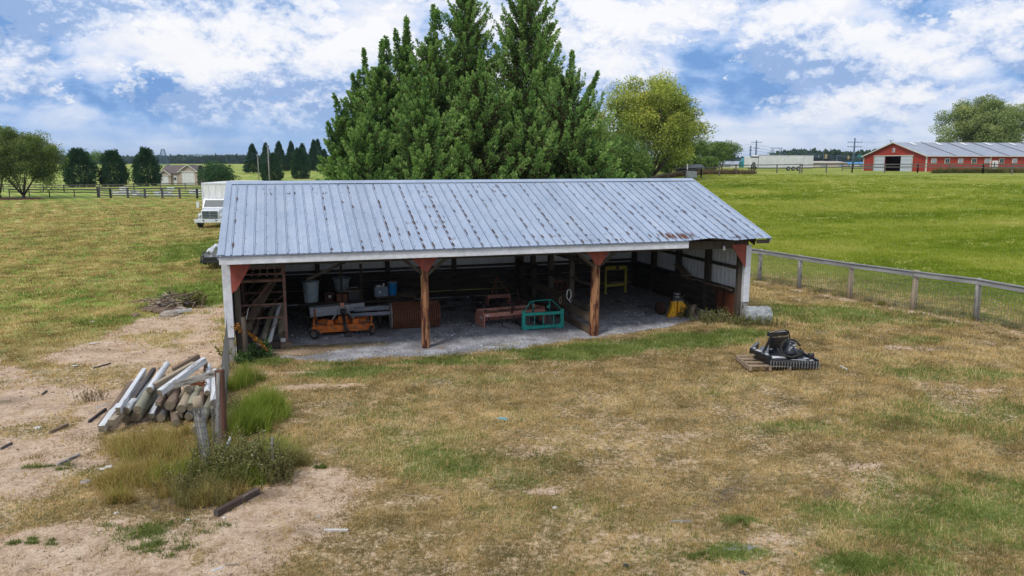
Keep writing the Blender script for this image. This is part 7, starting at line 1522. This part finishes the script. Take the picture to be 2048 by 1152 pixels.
def lattice_tower(px, Y, toppy, w0, w1, label, wings=False):
    p = at(px, 400, Y); z = tz(p.x, Y); H = at(px, toppy, Y).z-z; t = empty('lattice_tower', (p.x, Y, z), .3, label, 'lattice tower'); mb = MB(); n = 9; th = max(.12, H*.012)
    def c(i, j): u = i/n; w = w0+(w1-w0)*u; return Vector(((-1, 1, 1, -1)[j]*w/2, (-1, -1, 1, 1)[j]*w/2, H*u))
    for j in range(4): mb.bar(c(0, j), c(n, j), th*1.3)
    for i in range(n):
        for j in range(4): k = (j+1) % 4; mb.bar(c(i, j), c(i+1, k), th*.7); mb.bar(c(i, k), c(i+1, j), th*.7); mb.bar(c(i+1, j), c(i+1, k), th*.7)
    mb.build('lattice', M['tower_steel'], t); return t, H
lattice_tower(333, 380, 298, 5.0, 1.2, 'slim blue grey lattice tower behind the garage roof')
Y = 520; p = at(1548, 400, Y); z = tz(p.x, Y); H = at(1548, 296, Y).z-z; t = empty('power_pylon', (p.x, Y, z), 0, 'blue grey power pylon with a V-shaped head above the cargo trailer', 'pylon'); mb = MB()
for s in (-1, 1):
    mb.bar((s*1.2, 0, 0), (s*1.4, 0, H*.35), .35); mb.bar((s*1.4, 0, H*.35), (s*3.6, 0, H), .3); mb.bar((s*.9, 0, H*.4), (s*2.2, 0, H), .22); mb.bar((s*2.4, 0, H*.62), (s*6.6, 0, H*.70), .25); mb.bar((s*3.0, 0, H*.86), (s*6.6, 0, H*.70), .22)
    for i in range(5): u = i/5; mb.bar((s*(1.4+2.2*u), 0, H*(.35+.65*u)), (s*(1.1+1.3*u), 0, H*(.45+.55*u)), .2)
mb.bar((-3.6, 0, H), (3.6, 0, H), .3); mb.bar((-1.4, 0, H*.36), (1.4, 0, H*.36), .3); mb.bar((-1.2, 0, 0), (1.4, 0, H*.35), .2); mb.bar((1.2, 0, 0), (-1.4, 0, H*.35), .2); mb.build('lattice', M['tower_steel'], t)
# wires
def power_line(name, A, B, label, sag=1.2, r=.03, n=3, dz=.9):
    mb = MB()
    for k in range(n): mb.pipe([Vector(A).lerp(Vector(B), i/10)+Vector((0, 0, -k*dz-sag*4*(i/10)*(1-i/10))) for i in range(11)], r, 3, cap=False)
    o = mb.build(name, M['tower_steel']); tag(o, label, 'power line')
power_line('power_line', at(1240, 300, 260), at(1507, 288, 226), 'thin power lines left of the dark utility poles', 1.0)
power_line('power_line', at(1507, 288, 226), at(1760, 318, 330), 'thin power lines from the dark poles toward the barn', 1.2, .035)
power_line('power_line', at(1590, 300, 500), at(1740, 316, 400), 'thin power lines right of the pylon', 1.0, .05)
power_line('power_line', at(1701, 283, 200), at(2060, 276, 190), 'thin power lines above the barn roof', .8, .02, 2, 1.4)
power_line('power_line', at(541, 297, 152), at(430, 322, 170), 'slack wires left of the tall wooden pole', .6, .02, 2, .7)
power_line('power_line', at(520, 318, 149), at(541, 300, 152), 'drooping wires between the two wooden poles', .9, .02, 2, .5)
def signal(px, py, Y, s, label, front):
    p = at(px, py, Y); t = empty('traffic_light', p, 0, label, 'traffic light', 'traffic lights beyond the pasture crest'); mb = MB(); mb.box((0, 0, 0), (s*.42, s*.3, s)); mb.build('housing', M['signal_yellow' if front else 'black_steel'], t, bevel=.03)
    for k in (-1, 0, 1): mb = MB(); mb.lathe([(.001, -.03*s), (s*.13, -.03*s), (s*.14, 0)], 10, (0, -s*.16, k*s*.3), 'Y'); mb.build('lens', M['beam_grey'], t)
SY = 330
for px, py, s, lb, fr in [(1637, 313, 1.5, 'dark traffic light on the left mast arm', False), (1652, 313, 1.9, 'yellow traffic light right end of the left mast arm', True), (1697, 315, 1.5, 'yellow traffic light left of the leaning utility pole', True), (1707, 316, 1.6, 'yellow traffic light just right of the leaning utility pole', True), (1731, 316, 1.2, 'small yellow traffic light close to the barn corner', True)]: signal(px, py, SY, s, lb, fr)
for a, b, lb in (((1612, 314), (1652, 311), 'dark mast arm holding two traffic lights'), ((1674, 311), (1732, 315), 'thin mast arm holding traffic lights near the barn')):
    A, B = at(*a, SY+.6), at(*b, SY+.6); t = empty('signal_mast', (A.x, A.y, tz(A.x, A.y)), 0, lb, 'signal mast'); o = A-t.location; mb = MB(); mb.tube((0, 0, 0), o, .15, .12, 8); mb.build('mast', M['tower_steel'], t); mb = MB(); mb.tube(o, B-t.location, .12, .08, 6); mb.build('arm', M['tower_steel'], t)
for px, lb, Y in ((1641, 'thin street lamp pole above the left mast arm', 335), (1713, 'dark round-topped lamp beside the traffic lights', 335)):
    p = at(px, 400, Y); z = tz(p.x, Y); H = at(px, 302 if px < 1700 else 309, Y).z-z; t = empty('street_lamp', (p.x, Y, z), 0, lb, 'street lamp'); mb = MB(); mb.tube((0, 0, 0), (0, 0, H), .08, .06, 6); mb.build('pole', M['tower_steel'], t); mb = MB(); mb.lathe([(.001, 0), (.35, .1), (.3, .5), (.001, .6)], 10, (0, 0, H-.3)); mb.build('lamp_head', M['tower_steel'], t)
t = at(1722, 312, 332); q = MB(); q.box((0, 0, 0), (3.4, .1, .5)); o = q.build('street_sign', M['teal'], None, t); tag(o, 'long green street sign hanging near the barn corner', 'sign')
def hall(px0, px1, Y, topy, wall, roof, label, name='commercial_building', roofpy=None, rh=.3, feat=True):
    a, b = at(px0, 400, Y), at(px1, 400, Y); z = tz((a.x+b.x)/2, Y); H = at(px0, topy, Y).z-z; w = b.x-a.x; t = empty(name, (a.x, Y, z), 0, label, 'building'); mb = MB(); mb.box((w/2, 8, H*(1-rh)/2-.5), (w, 16, H*(1-rh)+1)); mb.build('walls', M[wall], t)
    mb = MB(); mb.add([(-.5, -.5, H*(1-rh)), (w+.5, -.5, H*(1-rh)), (w-.5, 8, H), (.5, 8, H), (-.5, 16.5, H*(1-rh)), (w+.5, 16.5, H*(1-rh))], [(0, 1, 2, 3), (5, 4, 3, 2), (0, 3, 4), (1, 5, 2)]); mb.build('roof', M[roof], t)
    if feat:
        for i in range(max(2, int(w/7))): mb = MB(); mb.box(((i+.6)*7, -.03, H*.25), (2.4, .06, H*.35)); mb.build('shop_window', M['beam_grey'], t)
hall(1622, 1690, 300, 322, 'far_tan', 'far_tan', 'low tan roofed building left of the leaning utility pole')
hall(1640, 1745, 345, 324, 'far_white', 'far_blue', 'long white building with a bright blue roof left of the barn', rh=.35)
hall(1430, 1492, 290, 322, 'far_white', 'barn_roof', 'pale grey building left of the cargo trailer', rh=.5)
hall(1606, 1630, 420, 325, 'far_white', 'far_blue', 'small blue roofed building behind the cargo trailer end', rh=.35, feat=False)
hall(1390, 1432, 310, 328, 'far_white', 'far_white', 'low white building seen between the thin young trees', rh=.3, feat=False)
hall(118, 130, 1500, 318, 'far_white', 'far_white', 'tiny white buildings at the foot of the blue hill', rh=.2, feat=False)

# ------------------------------------------------------------------ treelines and hills
def treeline(px0, px1, Y, topf, seed, label, palette, n, ls):
    rng = np.random.default_rng(seed); a, b = at(px0, 400, Y).x, at(px1, 400, Y).x; x = rng.uniform(a, b, n); y = Y+rng.uniform(-20, 20, n)
    h = np.array([at(px0, topf, Y).z])-T(x, y); bump = .55+.5*fbm(x/22, x*0, 4, seed)+.25*fbm(x/5, x*0+3, 2, seed+1); u = rng.random(n)**.7; z = T(x, y)+h*bump*u
    q = rng.normal(size=(n, 3)); q[:, 2] = np.abs(q[:, 2]); q /= np.linalg.norm(q, axis=1)[:, None]; P = np.stack([x, y, z], 1); L = ls*rng.uniform(.6, 1.4, n); V, F = quads_oriented(P, q, L, L*.8, rng)
    o = npmesh('treeline', V, F, M['leaf'], col=np.repeat(pal(rng.random(n)*.5+.5*u, palette), 4, 0)); tag(o, label, 'treeline', kind='stuff')
FARP = [(0, (.02, .04, .02)), (1, (.06, .10, .05))]
treeline(100, 520, 1250, 321, 5, 'far dark wood edge behind the left fields', FARP, 9000, 9); treeline(430, 720, 900, 322, 6, 'nearer wood edge left of the big evergreens', FARP, 6000, 7); treeline(1560, 1760, 640, 312, 7, 'dark wood on the rise behind the traffic lights', FARP, 7000, 5); treeline(1200, 1500, 800, 322, 8, 'low wood edge behind the young trees', FARP, 4000, 6)
def ridge(Y, prof, seed, label):
    """prof: (px, py) skyline points; a hill mass with real depth"""
    xs = np.linspace(at(prof[0][0], 400, Y).x, at(prof[-1][0], 400, Y).x, 160); sky = np.interp(xs, [at(p[0], 400, Y).x for p in prof], [at(p[0], p[1], Y).z for p in prof]); sky = sky+(fbm(xs/260, xs*0, 4, seed)-.5)*.10*np.maximum(sky-10, 0)
    ts = np.array([-1, -.7, -.4, -.15, 0, .2, .6, 1]); pf = np.array([0, .25, .6, .92, 1, .9, .5, 0]); V = []
    for t_, f in zip(ts, pf): V.append(np.stack([xs, Y+t_*900+fbm(xs/300, xs*0+t_, 3, seed)*120, -8+(sky+8)*f*(1+.04*(fbm(xs/120, xs*0+t_*5, 3, seed)-.5))], 1))
    V = np.concatenate(V); n = len(xs); i = np.arange(n*len(ts)).reshape(len(ts), n); F = np.stack([i[:-1, :-1], i[:-1, 1:], i[1:, 1:], i[1:, :-1]], -1).reshape(-1, 4)
    o = npmesh('hills', V, F, M['hill'], smooth=True); tag(o, label, kind='structure')
M['hill'] = pmat('wooded hill', (0.05, 0.09, 0.06), (0.08, 0.12, 0.07), 0.01, 0.95, bump=0)
ridge(5200, [(-420, 322), (-200, 296), (-60, 288), (60, 296), (95, 304), (120, 313), (135, 320), (160, 326)], 3, 'blue wooded hill'); ridge(9000, [(-300, 318), (100, 316), (330, 312), (400, 308), (470, 311), (560, 316), (700, 320), (900, 324)], 4, 'faint far ridge'); ridge(9500, [(1300, 326), (1500, 322), (1700, 320), (1900, 323), (2200, 324)], 5, 'faint far ridge on the right')

# mulch bed, paved yard strip by the left tree
g = X(25, 104.5); mb = MB(); vs = [(4.6*math.cos(a), 2.2*math.sin(a), .0) for a in np.linspace(0, 2*math.pi, 28, endpoint=False)]; top = [(v[0]*.8, v[1]*.8, .18) for v in vs]; n = 28
mb.add(vs+top, [(i, (i+1) % n, n+(i+1) % n, n+i) for i in range(n)]+[tuple(range(n, 2*n))]); o = mb.build('mulch_bed', M['mulch'], None, (g[0], g[1], tz(*g)-.02)); tag(o, kind='structure')

# ------------------------------------------------------------------ air between here and the hills
hz = MB(); hz.box((0, 5200, 62), (30000, 16000, 150)); hm = bpy.data.materials.new('haze'); hm.use_nodes = True; ht = NT(hm.node_tree); ht.n.clear()
ho = ht.new('ShaderNodeOutputMaterial'); hv = ht.new('ShaderNodeVolumePrincipled'); hv.inputs['Color'].default_value = (0.62, 0.78, 1.0, 1); hv.inputs['Density'].default_value = 0.00010; ht.l.new(hv.outputs[0], ho.inputs['Volume'])
o = hz.build('haze', hm); tag(o, 'thin pale blue air over the whole farm', 'haze', kind='stuff')

# ------------------------------------------------------------------ pieces that the photo shows apart become parts of their own
def split_parts(names):
    for o in [o for o in scene.objects if o.type == 'MESH' and o.parent and o.name.split('.')[0] in names]:
        me = o.data; n = len(me.vertices); par = list(range(n))
        def f(i):
            while par[i] != i: par[i] = par[par[i]]; i = par[i]
            return i
        for e in me.edges: a, b = f(e.vertices[0]), f(e.vertices[1]); par[a] = b
        isl = {}
        for p in me.polygons: isl.setdefault(f(p.vertices[0]), []).append(p)
        if len(isl) > 40 and o.name.startswith('stem'): o['kind'] = 'stuff'
        if not 1 < len(isl) <= 40: continue
        for polys in isl.values():
            idx = {}; vs = []; fs = []
            for p in polys:
                q = []
                for v in p.vertices:
                    if v not in idx: idx[v] = len(vs); vs.append(me.vertices[v].co[:])
                    q.append(idx[v])
                fs.append(q)
            m2 = bpy.data.meshes.new(o.name.split('.')[0]); m2.from_pydata(vs, [], fs)
            for m in me.materials: m2.materials.append(m)
            m2.polygons.foreach_set('material_index', [p.material_index for p in polys]); m2.polygons.foreach_set('use_smooth', [p.use_smooth for p in polys]); m2.update()
            c = bpy.data.objects.new(o.name.split('.')[0], m2); COL.objects.link(c); c.parent = o.parent; c.location = o.location; c.rotation_mode = o.rotation_mode; c.rotation_euler = o.rotation_euler; c.rotation_quaternion = o.rotation_quaternion
            for md in o.modifiers:
                if md.type == 'BEVEL': b = c.modifiers.new('bevel', 'BEVEL'); b.width = md.width; b.segments = 2; b.limit_method = 'ANGLE'
        bpy.data.objects.remove(o)
SPLIT = {'end_plate', 'brace', 'side_rail', 'knee_brace', 'plywood_batten', 'partition_brace', 'deck_boards', 'runner', 'shelf_beam', 'shelf_board', 'stake', 'stem', 'rake_trim', 'ledge_board', 'lens', 'tow_hook', 'insulator', 'pane', 'door_rail', 'bolt', 'decal', 'hitch_frame', 'corner_trim', 'clod', 'header_beam'}
split_parts(SPLIT)
bpy.context.view_layer.update()
